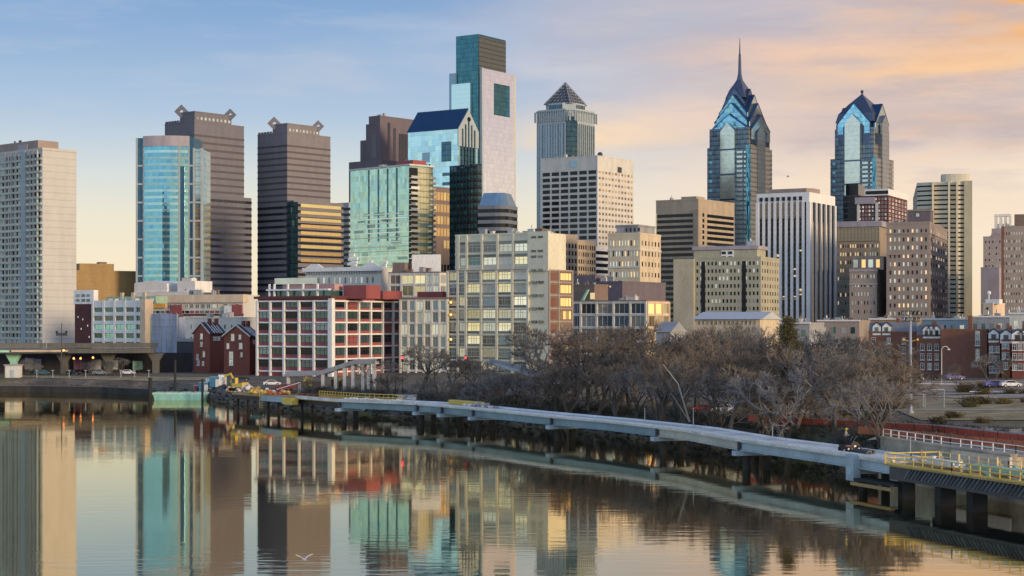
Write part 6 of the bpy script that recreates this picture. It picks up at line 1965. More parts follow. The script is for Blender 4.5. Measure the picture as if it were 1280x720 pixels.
# ---------------------------------------------------------------- right bank: sea wall, rails, fences
def at(px, py, z):
    """ground point seen at a pixel when it lies at height z"""
    D = (CZ - z) * F / (py - HY); return Vector((PX(px, D), D, z))
M['wallc'] = mat('stained old concrete', (.38, .335, .25), noise=.5, scale=.22, stretch=(1, 1, .5), fine=.2)
M['walln'] = mat('newer beige concrete', (.66, .56, .46), noise=.12, lines=(2.6, .03, .15))
WP = [bw(1030, 563) + Vector((8.5, 9, 0)), bw(1118, 576.5) + Vector((7.8, 8.2, 0)), bw(1200, 588) + Vector((7.6, 7.6, 0)), bw(1300, 602) + Vector((7.6, 7.2, 0)), bw(1420, 624) + Vector((7.6, 6.5, 0))]
def wallrun(name, ps, z0, z1, th, m, label, cat, cap=None):
    root = T(empty(name, (ps[0].x, ps[0].y, z0)), label, cat); O = Vector((ps[0].x, ps[0].y, 0))
    for a, c in zip(ps, ps[1:]):
        a2, c2 = a - O, c - O
        MB().beam(Vector((a2.x, a2.y, z1 - z0)), Vector((c2.x, c2.y, z1 - z0)), th, z1 - z0).build('panel', m, root)
        if cap: MB().beam(Vector((a2.x, a2.y, z1 - z0 + .18)), Vector((c2.x, c2.y, z1 - z0 + .18)), th + .25, .178).build('coping', cap, root)
    return root
sw = wallrun('sea_wall', WP[:3], -1, 4.9, .7, M['wallc'], 'old stained concrete sea wall behind the worker and the boardwalk', 'wall', M['wallc'])
wallrun('sea_wall', [WP[1].lerp(WP[2], .12) - Vector((.45, .45, 0)), WP[2] - Vector((.45, .45, 0))], 1.6, 4.75, .3, M['walln'], 'clean beige concrete facing panel set in front of the stained sea wall', 'wall')
wallrun('sea_wall', WP[2:], -1, 3.0, .7, M['wallc'], 'lower concrete sea wall running out at the right edge under the guard rails', 'wall', M['wallc'])
# infill ground between wall and park
UP = Vector((INL[0], INL[1], 0))
mb = MB()
ps = [WP[0] + Vector((-1, 4, 0)), *WP[:3], WP[2] + Vector((.1, -.1, 0)), WP[3], WP[4]]
zz = [4.3, 4.7, 4.7, 4.7, 2.8, 2.8, 2.8]
rows_ = []
for s, zb_ in ((.2, None), (4, 4.45), (12, 4.0), (40, 3.9)):
    rows_.append([(p + UP * s, (z if zb_ is None else (zb_ if z > 3 or s > 4 else 3.4))) for p, z in zip(ps, zz)])
for r0, r1_ in zip(rows_, rows_[1:]):
    for (a, za), (b1, zb1), (c1, zc1), (d1, zd1) in zip(r0, r0[1:], r1_[1:], r1_):
        mb.face([(a.x, a.y, za), (b1.x, b1.y, zb1), (c1.x, c1.y, zc1), (d1.x, d1.y, zd1)])
T(mb.build('river_path', mat('trampled gravel path', (.36, .29, .21), noise=.35, scale=.4, stretch=(1, 1, 1))), kind='structure')
railing('metal_railing', [WP[0] + UP * 1.0 + Vector((0, 0, .7)), WP[1] + UP * 1.0 + Vector((0, 0, .7)), WP[2] + UP * 1.0 + Vector((0, 0, .7)), WP[3] + UP * 2 + Vector((0, 0, .4))], M['whitepaint'], h=1.2, step=1.9, label='white pipe railing along the top of the stained sea wall', cat='railing', r=.06, toe=False)
def fence(name, label, cat, ps, h, m, post, step=2.4, gap=.0):
    O = ps[0]; root = T(empty(name, O), label, cat)
    mb = MB()
    for a, c in zip(ps, ps[1:]):
        L = (c - a).length; n = max(1, int(L / 1.2)); r = random.Random(int(L * 10))
        prev = a - O
        for k in range(n):
            q = a.lerp(c, (k + 1) / n) - O
            hh = h * r.uniform(.82, 1.05); j = Vector((0, r.uniform(-.08, .08), 0))
            mb.face([prev + Vector((0, 0, .1)), q + j + Vector((0, 0, .1)), q + j + Vector((0, 0, hh)), prev + Vector((0, 0, h * r.uniform(.85, 1.05)))])
            mb.face([prev + Vector((0, .03, h)), q + Vector((0, .03, h)), q + Vector((0, .03, .1)), prev + Vector((0, .03, .1))])
            prev = q + j
    mb.build('netting', m, root)
    for a, c in zip(ps, ps[1:]):
        n = max(1, int((c - a).length / step))
        for k in range(n + 1):
            p = a.lerp(c, k / n) - O; MB().tube(p, p + Vector((0, 0, h + .25)), .05, .05, 5).build('post', post, root)
    return root
FP = [WP[0] + UP * 16 + Vector((-6, 6, 0)), WP[1] + UP * 17, WP[2] + UP * 19, WP[3] + UP * 24, WP[4] + UP * 28]
fence('safety_fence', 'faded orange red safety netting fence behind the white pipe railing', 'fence', FP, 1.05, M['orange'], M['steeldark'])
# railway behind the fence: pale sleepers bed, two rails
mb = MB()
RP = [WP[0] + UP * 34 + Vector((-22, 24, 0)), WP[0] + UP * 33, WP[1] + UP * 34, WP[2] + UP * 36, WP[3] + UP * 41, WP[4] + UP * 46]
rail = T(empty('railway_track', RP[1]), 'pale ballasted railway track behind the orange safety fence', 'railway')
for a, c in zip(RP, RP[1:]):
    A, C = a - RP[1], c - RP[1]
    MB().beam(Vector((A.x, A.y, .42)), Vector((C.x, C.y, .42)), 3.0, .5).build('ballast', mat('pale ballast', (.50, .44, .40), noise=.25, scale=1.0, stretch=(1, 1, 1)), rail)
    d = (C - A); nn = Vector((-d.y, d.x, 0)).normalized()
    for s_ in (-.72, .72): MB().beam(Vector((A.x, A.y, .62)) + nn * s_, Vector((C.x, C.y, .62)) + nn * s_, .09, .19).build('rail', M['steel'], rail)
fence('safety_fence', 'deep red barrier run between the railway and the orange safety fence', 'fence', [RP[0] - UP * 6.0, RP[1] - UP * 6.4, RP[2] - UP * 6.6, RP[3] - UP * 6.8, RP[4] - UP * 7], 1.0, mat('dull red plastic', (.48, .10, .06), noise=.25), M['steeldark'], 3.0)

# grass of the park
GR = mat('winter grass', (.33, .25, .12), noise=.5, scale=.2, stretch=(1, 1, 1), fine=.3)
patch('grass', GR, [(PX(1150, 268), 268), (PX(1320, 262), 262), (PX(1320, 338), 338), (PX(1085, 338), 338)], 20, 12, .10)
# floodlight pole
Dp = 286
X = PX(1138, Dp); zb = ground_z(X, Dp)
fl = T(empty('floodlight_pole', (X, Dp, zb)), 'tall blue grey floodlight pole with a cluster of lamps on its head', 'floodlight')
hp = PZ(392, Dp) - zb
MB().tube((0, 0, 0), (0, 0, hp), .34, .18, 10).build('pole', mat('pale blue grey steel', (.34, .38, .48), rough=.5, noise=.08), fl)
MB().tube((0, 0, 0), (0, 0, .5), .55, .5, 10).build('base', M['greywall'], fl)
mb = MB()
for z in (hp - .3, hp - 1.4): mb.box(-1.5, 1.5, -.08, .08, z, z + .14)
mb.build('crossarm', M['steeldark'], fl)
for z in (hp - .2, hp - 1.3):
    for k in range(5):
        h_ = MB(); h_.prism([(-.2, -.1), (.2, -.1), (.2, .25), (-.2, .25)], 0, .55); lo = h_.build('lamp_head', M['steeldark'], fl, (-1.3 + .65 * k, -.1, z + .1))
        MB().box(-.16, .16, -.13, -.09, .06, .48).build('lamp_glass', M['gpale'], lo)
        lo.rotation_euler = (rad(22), 0, rad(RND.uniform(-40, 40)))
for s_ in (-1, 1): MB().tube((0, 0, hp * .72), (s_ * 1.1, 0, hp * .74), .05).ball((s_ * 1.15, 0, hp * .74), .22).build('side_lamp', M['yellow'], fl)
# hooked street lamp
def street_lamp(px, top, D, label, hook=True, group=None):
    X = PX(px, D); z = ground_z(X, D); h = PZ(top, D) - z
    s = T(empty('street_lamp', (X, D, z)), label, 'street lamp', group)
    mb = MB(); mb.tube((0, 0, 0), (0, 0, h - .6), .13, .09, 8)
    if hook:
        q = Vector((0, 0, h - .6))
        for k in range(1, 7):
            a = math.pi * k / 7; w = Vector((.8 - .8 * math.cos(a), 0, h - .6 + .8 * math.sin(a))); mb.tube(q, w, .08, .08, 6); q = w
    mb.build('pole', M['offwhite'], s)
    g = MB(); g.ball((1.55 if hook else 0, 0, h - .5 if hook else h), .36, 8, 5, sz=.5); g.build('lamp_head', M['whitepaint'], s)
    return s
street_lamp(1177, 434, 385, 'pale hooked street lamp in front of the brown brick house end')
# ball court frames
def court(px0, px1, D, h, label):
    a = Vector((PX(px0, D), D, 0)); c = Vector((PX(px1, D + 2), D + 2, 0)); z = ground_z(a.x, D) + .3
    f = T(empty('backstop_frame', (a.x, a.y, z)), label, 'sports frame', 'grey backstop frames by the floodlight pole')
    d = c - a; mb = MB()
    for k in range(2): MB().tube(d * k, d * k + Vector((0, 0, h)), .1, .1, 6).build('post', M['steel'], f)
    MB().tube(Vector((0, 0, h)), d + Vector((0, 0, h)), .09, .09, 6).build('top_rail', M['steel'], f)
    mb = MB()
    n = 12
    for k in range(1, n): mb.tube(d * (k / n), d * (k / n) + Vector((0, 0, h)), .012, .012, 3, cap=False)
    for k in range(1, 7): mb.tube(Vector((0, 0, h * k / 7)), d + Vector((0, 0, h * k / 7)), .012, .012, 3, cap=False)
    mb.build('mesh', M['steel'], f)
court(1106, 1154, 300, 2.9, 'wide grey backstop frame left of and behind the floodlight pole')
court(1156, 1180, 296, 3.1, 'narrow grey backstop frame right of the floodlight pole')
# long low white-topped walls
for p0, p1, pt, pb, D, m, lab in ((1146, 1213, 480, 492, 372, M['taupe'], 'long low brown wall with a white top rail below the brick house end'),
                                (1212, 1296, 490, 496, 345, M['slate'], 'low dark wall with a white top rail at the right edge')):
    a, c = Vector((PX(p0, D), D, 0)), Vector((PX(p1, D - 4), D - 4, 0)); z0 = ground_z(a.x, D) - .2
    wallrun('low_wall', [a, c], z0, PZ(pt, D), .4, m, lab, 'wall', M['whitepaint'])

# pale path across the park, shrubs at its edge
patch('park_path', mat('pale park path', (.42, .39, .34), noise=.15, scale=.5, stretch=(1, 1, 1)), [(PX(1060, 296), 296), (PX(1320, 284), 284), (PX(1320, 286.5), 286.5), (PX(1060, 298.5), 298.5)], 24, 2, .16)
patch('dirt_strip', mat('tan packed dirt', (.48, .37, .25), noise=.4, scale=.3, stretch=(1, 1, 1)), [(PX(1035, 246), 246), (PX(1320, 222), 222), (PX(1320, 240), 240), (PX(1035, 262), 262)], 24, 5, .2)
patch('dirt_strip', mat('pale worn ground', (.40, .33, .25), noise=.4, scale=.3, stretch=(1, 1, 1)), [(PX(1200, 326), 326), (PX(1320, 320), 320), (PX(1320, 336), 336), (PX(1150, 336), 336)], 16, 4, .2)
patch('dirt_strip', mat('brown bare ground', (.36, .27, .18), noise=.5, scale=.15, stretch=(1, 1, 1)), [(PX(1085, 341), 341), (PX(1330, 341), 341), (PX(1330, 400), 400), (PX(1085, 400), 400)], 20, 10, .1)
rr = random.Random(31)
SHR = []
for k in range(4):
    mb = MB(); rs = random.Random(90 + k)
    for j in range(240):
        a0 = Vector((rs.gauss(0, .5), rs.gauss(0, .4), 0)); d = Vector((rs.gauss(0, .5), rs.gauss(0, .5), rs.uniform(.4, 1.3)))
        mb.tube(a0, a0 + d, .025, .01, 3, cap=False)
        if k % 2:
            for q in range(5):
                c = a0 + d * rs.uniform(.4, 1.05); u = Vector((rs.uniform(-1, 1), rs.uniform(-1, 1), rs.uniform(-1, 1))).normalized() * .09; w = u.orthogonal().normalized() * .07
                mb.face([c - u, c - w, c + u, c + w])
    SHR.append(mb.mesh('shrub', mat('shrub foliage ' + 'abcd'[k], [(.13, .095, .05), (.15, .115, .045), (.11, .075, .05), (.10, .085, .04)][k], noise=.3)))
for k in range(24):
    px = rr.uniform(1010, 1285); D = rr.choice((258, 262, 274, 302, 306, 340, 352, 362)) + rr.uniform(-4, 4)
    x = PX(px, D); o = inst('shrub', SHR[rr.randrange(4)], None, (x, D, ground_z(x, D) + .02), rr.uniform(0, 6)); s_ = rr.uniform(.7, 1.5); o.scale = (s_ * 1.3, s_ * 1.3, s_)
    T(o, 'low winter shrub scattered over the park on the right bank', 'shrub', 'winter shrubs in the park')

# clutter on the unfinished right hand platform
greenb = mat('pale green tarpaulin', (.34, .50, .40), noise=.3)
def platform_pt(f, off):
    i = 16 + int(f); p = BP[i].lerp(BP[i + 1], f - int(f)); return p + NRM[i] * off + Vector((0, 0, -.24))
rc = random.Random(5)
kinds = ((M['plank'], 'timber board'), (M['yellowpale'], 'yellow timber board'), (M['whitepaint'], 'white board'), (greenb, 'pale green board'), (M['orange'], 'orange tube'), (M['steel'], 'steel tube'))
for k in range(34):
    m, nm = kinds[rc.randrange(6)]
    c = platform_pt(rc.uniform(.1, 1.9), rc.uniform(-.3, W_ + .4)); L = rc.uniform(1.2, 3.6); a = rc.uniform(-.5, .5) + 2.0
    mb = MB(); mb.beam((-L / 2, 0, .0), (L / 2, 0, rc.uniform(0, .3)), rc.uniform(.1, .5), .12); 
    o = mb.build('loose_board', m, None, c + Vector((0, 0, .14 + .1 * rc.random())), a)
    T(o, 'loose %s lying on the unfinished platform behind the yellow guard rails' % nm, 'board', 'loose %ss on the unfinished platform' % nm)
for k in range(7):
    c = platform_pt(.15 + k * .27, rc.uniform(.6, W_)); r_ = .28
    mb = MB(); mb.tube((0, 0, 0), (0, 0, .85), r_, r_, 10); mb.tube((0, 0, .3), (0, 0, .36), r_ * 1.06, r_ * 1.06, 10); mb.tube((0, 0, .6), (0, 0, .66), r_ * 1.06, r_ * 1.06, 10)
    m, nm = ((M['whitepaint'], 'white'), (greenb, 'pale green'), (M['orange'], 'orange'))[k % 3]
    T(mb.build('drum', m, None, c), '%s drum standing on the unfinished platform behind the yellow guard rails' % nm, 'drum', '%s drums on the unfinished platform' % nm)
# upright formwork posts with braces along the platform
for k in range(10):
    c = platform_pt(.1 + k * .19, W_ * .55 + (k % 3) * .7) - OFF
    mb = MB(); mb.beam(c + Vector((-.06, 0, 1.5)), c + Vector((.06, 0, 1.5)), .12, 1.5); mb.tube(c + Vector((0, 0, 1.2)), c + Vector((.9, -.3, 0)), .04, .04, 5)
    mb.build('formwork_post', M['yellowpale'] if k % 2 else M['plank'], board)

# ================================================================ vehicles and site clutter
M['rubber'] = mat('tyre rubber', (.015, .015, .016), rough=.8)
M['carglass'] = glass('car glass', (.04, .05, .06), .2)
def car(loc, rz, paint, label, group=None, van=False):
    c = T(empty('parked_van' if van else 'parked_car', loc, rz), label, 'van' if van else 'car', group)
    if van:
        side_ = [(-2.5, .4), (2.45, .4), (2.5, 1.0), (2.25, 1.15), (1.75, 1.95), (1.5, 2.1), (-2.5, 2.1)]
        cab = [(1.2, 1.2), (2.15, 1.2), (1.75, 1.9), (1.2, 1.95)]
    else:
        side_ = [(-2.1, .35), (2.1, .35), (2.15, .75), (1.2, .95), (.55, 1.42), (-.9, 1.45), (-1.6, 1.0), (-2.1, .95)]
        cab = [(-1.35, 1.0), (1.05, .98), (.5, 1.36), (-.85, 1.38)]
    mb = MB(); mb.extr([(x, -.85, z) for x, z in side_], (0, 1.7, 0)); o = mb.build('body', paint, c)
    mb = MB(); mb.extr([(x, -.87, z) for x, z in cab], (0, 1.74, 0)); mb.build('window', M['carglass'], c)
    for x in (-1.35, 1.35):
        for y in (-.8, .8):
            w = MB(); w.tube((0, -.11, 0), (0, .11, 0), .34, .34, 12); wo = w.build('wheel', M['rubber'], c, (x, y, .34))
            h_ = MB(); h_.tube((0, -.125, 0), (0, .125, 0), .18, .18, 8); h_.build('hub', M['steel'], wo)
    for y in (-.6, .6):
        MB().box((2.47 if van else 2.1), (2.53 if van else 2.17), y - .16, y + .16, .62, .78).build('headlight', M['gpale'], c)
    return c
def carat(px, D, rz, paint, label, dz=0, **k):
    X = PX(px, D); return car((X, D, ground_z(X, D) + .02 + dz), rad(rz), paint, label, **k)
PW_ = mat('white car paint', (.72, .72, .74), rough=.3, noise=.04); PS = mat('silver car paint', (.40, .41, .44), rough=.3, metal=.5, noise=.04)
PB = mat('violet blue car paint', (.16, .14, .34), rough=.3, noise=.04); PR = mat('red car paint', (.40, .04, .05), rough=.3, noise=.04); PK = mat('black car paint', (.02, .022, .028), rough=.25, noise=.04); PT = mat('teal blue car paint', (.05, .16, .22), rough=.3, noise=.04)
carat(1193, 384, 8, PB, 'violet blue car parked behind the brown low wall', dz=1.0)
carat(1243, 358, 5, PB, 'violet blue car at the left of the two behind the right edge wall', dz=.5)
carat(1263, 356, 5, PW_, 'white car at the right of the two behind the right edge wall', dz=.5)
carat(1160, 386, 4, PK, 'dark car parked behind the brown low wall, left of the violet one', dz=1.0)
# white van on the bank behind the boardwalk
carat(505, 352, 176, PW_, 'white van parked behind the boardwalk under the broad bare tree', van=True, dz=.5)
carat(486, 354, 178, PS, 'silver car parked left of the white van behind the boardwalk', dz=.2)
carat(1090, 330, 175, PR, 'red car half hidden by trees left of the floodlight pole', dz=.3)
for i, (px, D, m, lab) in enumerate(((880, 290, PR, 'red car glimpsed through the thicket right of the pale limb'), (905, 288, PW_, 'white car glimpsed through the thicket behind dark trunks'), (985, 262, PR, 'red car glimpsed through trunks below the evergreen'), (620, 360, PR, 'red car behind scrub below the loft'))):
    carat(px, D, 170, m, lab, dz=.3)
# left bank parked vehicles under the viaduct
for px, m, lab in ((53, PT, 'teal blue car parked under the viaduct near its mint pier'), (92, PK, 'black car parked under the viaduct below the signal mast'), (125, PS, 'silver car parked under the middle of the viaduct'), (160, PW_, 'white car parked under the right end of the viaduct')):
    carat(px, 505, RND.uniform(-15, 15), m, lab, dz=.1)
carat(322, 400, 5, PT, 'teal blue car parked behind the yellow excavator', dz=.2)
carat(355, 398, 170, PR, 'red car with a white roof box parked by the left ramp', dz=.2)
carat(340, 420, 10, PW_, 'white car parked in front of the red and white office', dz=.1)
carat(302, 455, 5, PK, 'black car parked below the right brick gabled house', dz=.1)

# ---------------------------------------------------------------- viaduct on the left
M['viaduct'] = mat('grimy viaduct concrete', (.13, .125, .115), noise=.3, scale=.15)
va = Vector((PX(-40, 512), 512, 0)); vb = Vector((PX(193, 520), 520, 0))
ztop, zbot = PZ(430, 514), PZ(440, 514)
vd = T(empty('viaduct', (va.x, va.y, ground_z(va.x, 512))), 'grimy concrete road viaduct crossing behind the left river bank', 'bridge')
O = Vector((va.x, va.y, ground_z(va.x, 512)))
def vpt(f, z): p = va.lerp(vb, f) - O; return Vector((p.x, p.y, z - O.z))
MB().beam(vpt(0, zbot + 1.0), vpt(1, zbot + 1.0), 11, 1.3).build('deck', M['viaduct'], vd)
for y, nm in ((-5.6, 'parapet'), (5.6, 'parapet')):
    MB().beam(vpt(0, ztop + .2) + Vector((0, y, 0)), vpt(1, ztop + .2) + Vector((0, y, 0)), .35, 1.3).build(nm, M['viaduct'], vd)
MB().beam(vpt(.26, zbot + .6) + Vector((0, -5.9, 0)), vpt(.56, zbot + .6) + Vector((0, -5.9, 0)), .5, .45).build('fascia_panel', M['peach'], vd)
MB().beam(vpt(0, zbot + .6) + Vector((0, -5.9, 0)), vpt(.25, zbot + .6) + Vector((0, -5.9, 0)), .5, .6).build('fascia_panel', M['mint'], vd)
MB().beam(vpt(.56, zbot + .6) + Vector((0, -5.9, 0)), vpt(1, zbot + .6) + Vector((0, -5.9, 0)), .5, .9).build('fascia_panel', M['viaduct'], vd)
for px, m in ((-20, 'viaduct'), (15, 'mint'), (76, 'viaduct'), (130, 'viaduct'), (188, 'viaduct')):
    f = (PX(px, 512) - va.x) / (vb.x - va.x)
    p = vpt(f, 0); p.z = -.5
    mb = MB(); mb.box(p.x - .9, p.x + .9, p.y - 1, p.y + 1, -.5, zbot - O.z - 1.4)
    mb.extr([(p.x - .9, p.y - 1.02, zbot - O.z - 3), (p.x + .9, p.y - 1.02, zbot - O.z - 3), (p.x + 2.4, p.y - 1.02, zbot - O.z - .5), (p.x - 2.4, p.y - 1.02, zbot - O.z - .5)], (0, 2.04, 0))
    mb.build('pier', M[m], vd)
dk = wallrun('retaining_wall', [Vector((PX(-40, 524), 524, 0)), Vector((PX(240, 528), 528, 0))], 3.5, PZ(441, 526), .6, mat('near black wall', (.035, .033, .037), noise=.4), 'near black wall filling the back of the viaduct', 'wall')  # whole wall in one near-black colour
# murals / pale shapes on it are blank panels
for k, (px, w, h, m) in enumerate(((37, 3, 3.4, M['greywall']), (47, 2.2, 3.2, M['lilac']), (103, 5, 3.5, mat('plum painted panel', (.15, .06, .12), noise=.3)), (118, 4, 3, M['greywall']), (142, 2.5, 2.8, M['greyblue']), (172, 3, 2.6, M['mint']))):
    MB().box(-w / 2, w / 2, -.38, -.31, 0, h).build('painted_panel', m, dk, (PX(px, 524) - dk.location.x, 0.5, 1.2))
# lamps, signal mast and traffic lights
def lamp_post(px, top, D, label, z=None, arms=2, group=None, m=None):
    X = PX(px, D); zb = ground_z(X, D) if z is None else z; h = PZ(top, D) - zb
    s = T(empty('lamp_post', (X, D, zb)), label, 'street lamp', group)
    mb = MB(); mb.tube((0, 0, 0), (0, 0, h), .14, .08, 7)
    for k in range(arms):
        sg = (-1, 1)[k % 2]; mb.tube((0, 0, h - .2), (sg * 1.1, 0, h + .15), .06, .05, 5)
    mb.build('pole', m or M['steel'], s)
    for k in range(max(1, arms)):
        sg = (-1, 1)[k % 2] if arms else 0
        MB().prism([(-.35, -.18), (.35, -.18), (.35, .18), (-.35, .18)], -.1, .1).build('lamp_head', M['steel'], s, (sg * 1.25, 0, h + .15) if arms else (0, 0, h))
    return s
lamp_post(58, 411, 508, 'two-armed lamp post on the viaduct in front of the blank end wall', z=ztop - 1.0)
X = PX(77, 506); mz = ztop - 1.4
sm = T(empty('signal_mast', (X, 506, mz)), 'dark signal mast with a crossbar on the viaduct', 'mast')
hm = PZ(404, 506) - mz
MB().tube((0, 0, -6), (0, 0, hm), .22, .12, 8).build('pole', M['steeldark'], sm); MB().box(-1.6, 1.6, -.2, .2, hm * .52, hm * .52 + .8).build('crossbar', M['steeldark'], sm)
for s_ in (-1.4, 1.4): MB().box(s_ - .25, s_ + .25, -.3, .1, hm * .52 + .8, hm * .52 + 1.4).build('signal_head', M['black'], sm)
M['amber'] = lamp('amber light', (1, .30, .06, 1), 4.0)
M['redl'] = lamp('red light', (1, .06, .06, 1), 3.5)
def traffic_light(px, py, D, m, label, group=None):
    X = PX(px, D); zb = ground_z(X, D); z = PZ(py, D) - zb
    s = T(empty('traffic_light', (X, D, zb)), label, 'traffic light', group)
    MB().tube((0, 0, 0), (0, 0, z + .6), .09, .07, 6).build('pole', M['steeldark'], s)
    b_ = MB().box(-.26, .26, -.2, .14, z - .9, z + .5).build('signal_box', M['black'], s)
    MB().ball((0, -.26, z), .30, 8, 5).build('lens', m, b_)
for px, py, lab in ((80, 438, 'glowing amber traffic light nearest the signal mast'), (92.5, 448, 'glowing amber traffic light, left of the close pair under the viaduct'), (101, 448, 'glowing amber traffic light, right of the close pair under the viaduct'), (116.5, 447, 'glowing amber traffic light farthest right under the viaduct, beside the plum panel')):
    traffic_light(px, py, 501, M['amber'], lab)
traffic_light(503, 447, 372, M['redl'], 'glowing red traffic light in the crown of the broad bare tree')
traffic_light(582, 447.5, 368, M['redl'], 'glowing red traffic light on the pale mast below the loft')
X = PX(583.5, 367)
T(MB().tube((0, 0, 0), (0, 0, PZ(437, 367) - ground_z(X, 367)), .16, .1, 8).box(-.3, .3, -.3, .3, 0, .25).build('mast', M['lilac'], None, (X, 367, ground_z(X, 367))), 'pale slender mast with a red light beside it below the loft', 'mast')
# bank lamps in a row
for px in (46, 66, 86.5, 107, 151, 168, 186):
    lamp_post(px, 463, 486, 'short grey promenade lamp on the grassy left bank', arms=0, group='promenade lamps on the left bank')
# grassy strip and quay wall on the left
patch('grass_strip', GR, [(PX(22, 489), 489), (PX(262, 460), 460), (PX(262, 484), 484), (PX(22, 502), 502)], 30, 8, .09)
QP = [Vector((PX(-60, 473), 473, 0)), Vector((PX(38, 473), 473, 0)), Vector((PX(130, 464), 464, 0)), Vector((PX(189, 448), 448, 0))]
wallrun('quay_wall', QP, -1, 1.6, .8, mat('dark quay timber and stone', (.045, .042, .038), noise=.4, scale=.4), 'dark quay wall along the left waterline', 'wall', M['viaduct'])
T(MB().tube((0, 0, -2), (0, 0, 4.6), .55, .5, 10).tube((0, 0, 4.6), (0, 0, 4.75), .62, .5, 10).build('mooring_post', M['darkpier'], None, (PX(188, 445), 445, 0)), 'thick dark mooring post at the right end of the quay wall', 'mooring post')
T(MB().tube((0, 0, -2), (0, 0, 5.2), .3, .26, 10).tube((0, 0, 5.2), (0, 0, 5.3), .36, .2, 10).build('mooring_post', M['darkpier'], None, (PX(253, 418), 418, 0)), 'thin dark mooring post between the mint barge and the excavator', 'mooring post')
T(MB().tube((0, 0, -2), (0, 0, 9.5), .35, .26, 10).tube((0, 0, 9.5), (0, 0, 9.65), .4, .2, 10).build('mooring_post', M['darkpier'], None, (PX(219, 430), 430, 0)), 'tall dark mooring post behind the mint barge', 'mooring post')
# white utility booth
X = PX(17, 488); b_ = T(empty('utility_booth', (X, 488, ground_z(X, 488))), 'small white utility booth on the left bank by the mint pier', 'booth')
MB().box(-2, 2, -1.5, 1.5, 0, 3.4).build('body', M['offwhite'], b_); MB().box(-2.3, 2.3, -1.8, 1.8, 3.4, 3.7).build('roof', M['greywall'], b_); MB().box(-.5, .5, -1.56, -1.4, 0, 2.2).build('door', M['greyblue'], b_)
# mint barge
X = PX(226, 424); bg_ = T(empty('barge', (X, 424, 0)), 'flat mint green barge moored against the left bank', 'barge')
L = PX(258, 424) - PX(193, 424)
mb = MB(); mb.extr([(-L / 2 + .6, -2.6, -.4), (L / 2 - .6, -2.6, -.4), (L / 2, -2.6, 1.7), (-L / 2, -2.6, 1.7)], (0, 5.2, 0)); mb.build('hull', M['mint'], bg_)
mb = MB(); mb.box(-L / 2 - .05, L / 2 + .05, -2.75, -2.55, 1.35, 1.85); mb.box(-L / 2 - .05, L / 2 + .05, 2.55, 2.75, 1.35, 1.85); mb.box(-L / 2 - .1, -L / 2 + .1, -2.5, 2.5, 1.4, 1.85); mb.box(L / 2 - .1, L / 2 + .1, -2.5, 2.5, 1.4, 1.85)
mb.build('rubbing_rail', mat('pale mint rail', (.50, .72, .58)), bg_)
MB().box(-L / 2 + .2, L / 2 - .2, -2.5, 2.5, 1.7, 1.74).build('deck', mat('mint deck plate', (.30, .50, .40), noise=.3), bg_)
for x in (-3.5, 0, 3.5): MB().tube((x, -2.2, 1.7), (x, -2.2, 2.2), .14).build('bollard', M['steeldark'], bg_)
for x in (-2, 2.5): MB().box(x - .1, x + .1, -2.65, -2.55, .1, 1.35).build('hull_seam', M['steel'], bg_)
# site containers and cabins
def container(px, D, L, h, m, label, door=None):
    X = PX(px, D); c = T(empty('site_cabin', (X, D, ground_z(X, D)), rad(-4)), label, 'cabin')
    MB().box(-L / 2, L / 2, -1.2, 1.2, .1, h).build('body', m, c)
    mb = MB(); n = int(L / .45)
    for k in range(n): u = -L / 2 + (k + .5) * L / n; mb.box(u - .1, u + .1, -1.26, -1.19, .25, h - .15)
    mb.build('corrugation', m, c)
    MB().box(-L / 2 - .05, L / 2 + .05, -1.28, 1.28, h, h + .12).build('roof_edge', M['steel'], c)
    MB().box(L * .12, L * .12 + .9, -1.3, -1.18, .1, h * .8).build('door', door or M['offwhite'], c)
    return c
blue = mat('blue container paint', (.06, .20, .32), noise=.15)
container(247, 437, 1.3, 2.3, M['redpanel'], 'small red site cabin left of the blue containers', PK)
container(255.5, 436, 2.3, 2.6, blue, 'blue site container nearest the small red cabin')
container(262, 437, 1.4, 2.9, M['whitepaint'], 'narrow white site cabin between the two blue containers', M['greyblue'])
container(269.5, 436, 2.4, 2.6, blue, 'blue site container left of the last white cabin')
container(278, 436, 1.5, 2.7, M['whitepaint'], 'white site cabin at the right end of the row, by the excavator', M['greyblue'])
# excavator
X, Yx = PX(299, 377), 376
ex = T(empty('excavator', (X, Yx, DKZ), rad(150)), 'yellow tracked excavator at the left end of the boardwalk', 'excavator')
for y in (-.95, .95):
    mb = MB(); mb.extr([(-1.5, y - .25, .05), (1.5, y - .25, .05), (1.85, y - .25, .4), (1.5, y - .25, .75), (-1.5, y - .25, .75), (-1.85, y - .25, .4)], (0, .5, 0)); mb.build('track', M['rubber'], ex)
mb = MB(); mb.extr([(-1.9, -1.1, .85), (1.0, -1.1, .85), (1.0, -1.1, 1.5), (-.6, -1.1, 1.6), (-1.9, -1.1, 1.9)], (0, 2.2, 0)); mb.build('body', M['yellow'], ex)
cb = MB().extr([(0, .1, 1.5), (1.1, .1, 1.5), (1.2, .1, 2.3), (.9, .1, 2.9), (0, .1, 2.9)], (0, .95, 0)).build('cab', M['yellow'], ex)
MB().extr([(.15, .05, 1.75), (1.0, .05, 1.75), (1.05, .05, 2.3), (.8, .05, 2.75), (.15, .05, 2.75)], (0, 1.05, 0)).build('window', M['carglass'], cb)
mb = MB(); mb.beam((.9, -.3, 1.7), (2.4, -.3, 3.9), .35, .45); mb.beam((2.3, -.3, 3.9), (4.1, -.3, 3.4), .33, .42); mb.build('boom', M['yellow'], ex)
MB().beam((4.0, -.3, 3.5), (4.4, -.3, 1.3), .28, .35).build('stick', M['yellow'], ex)
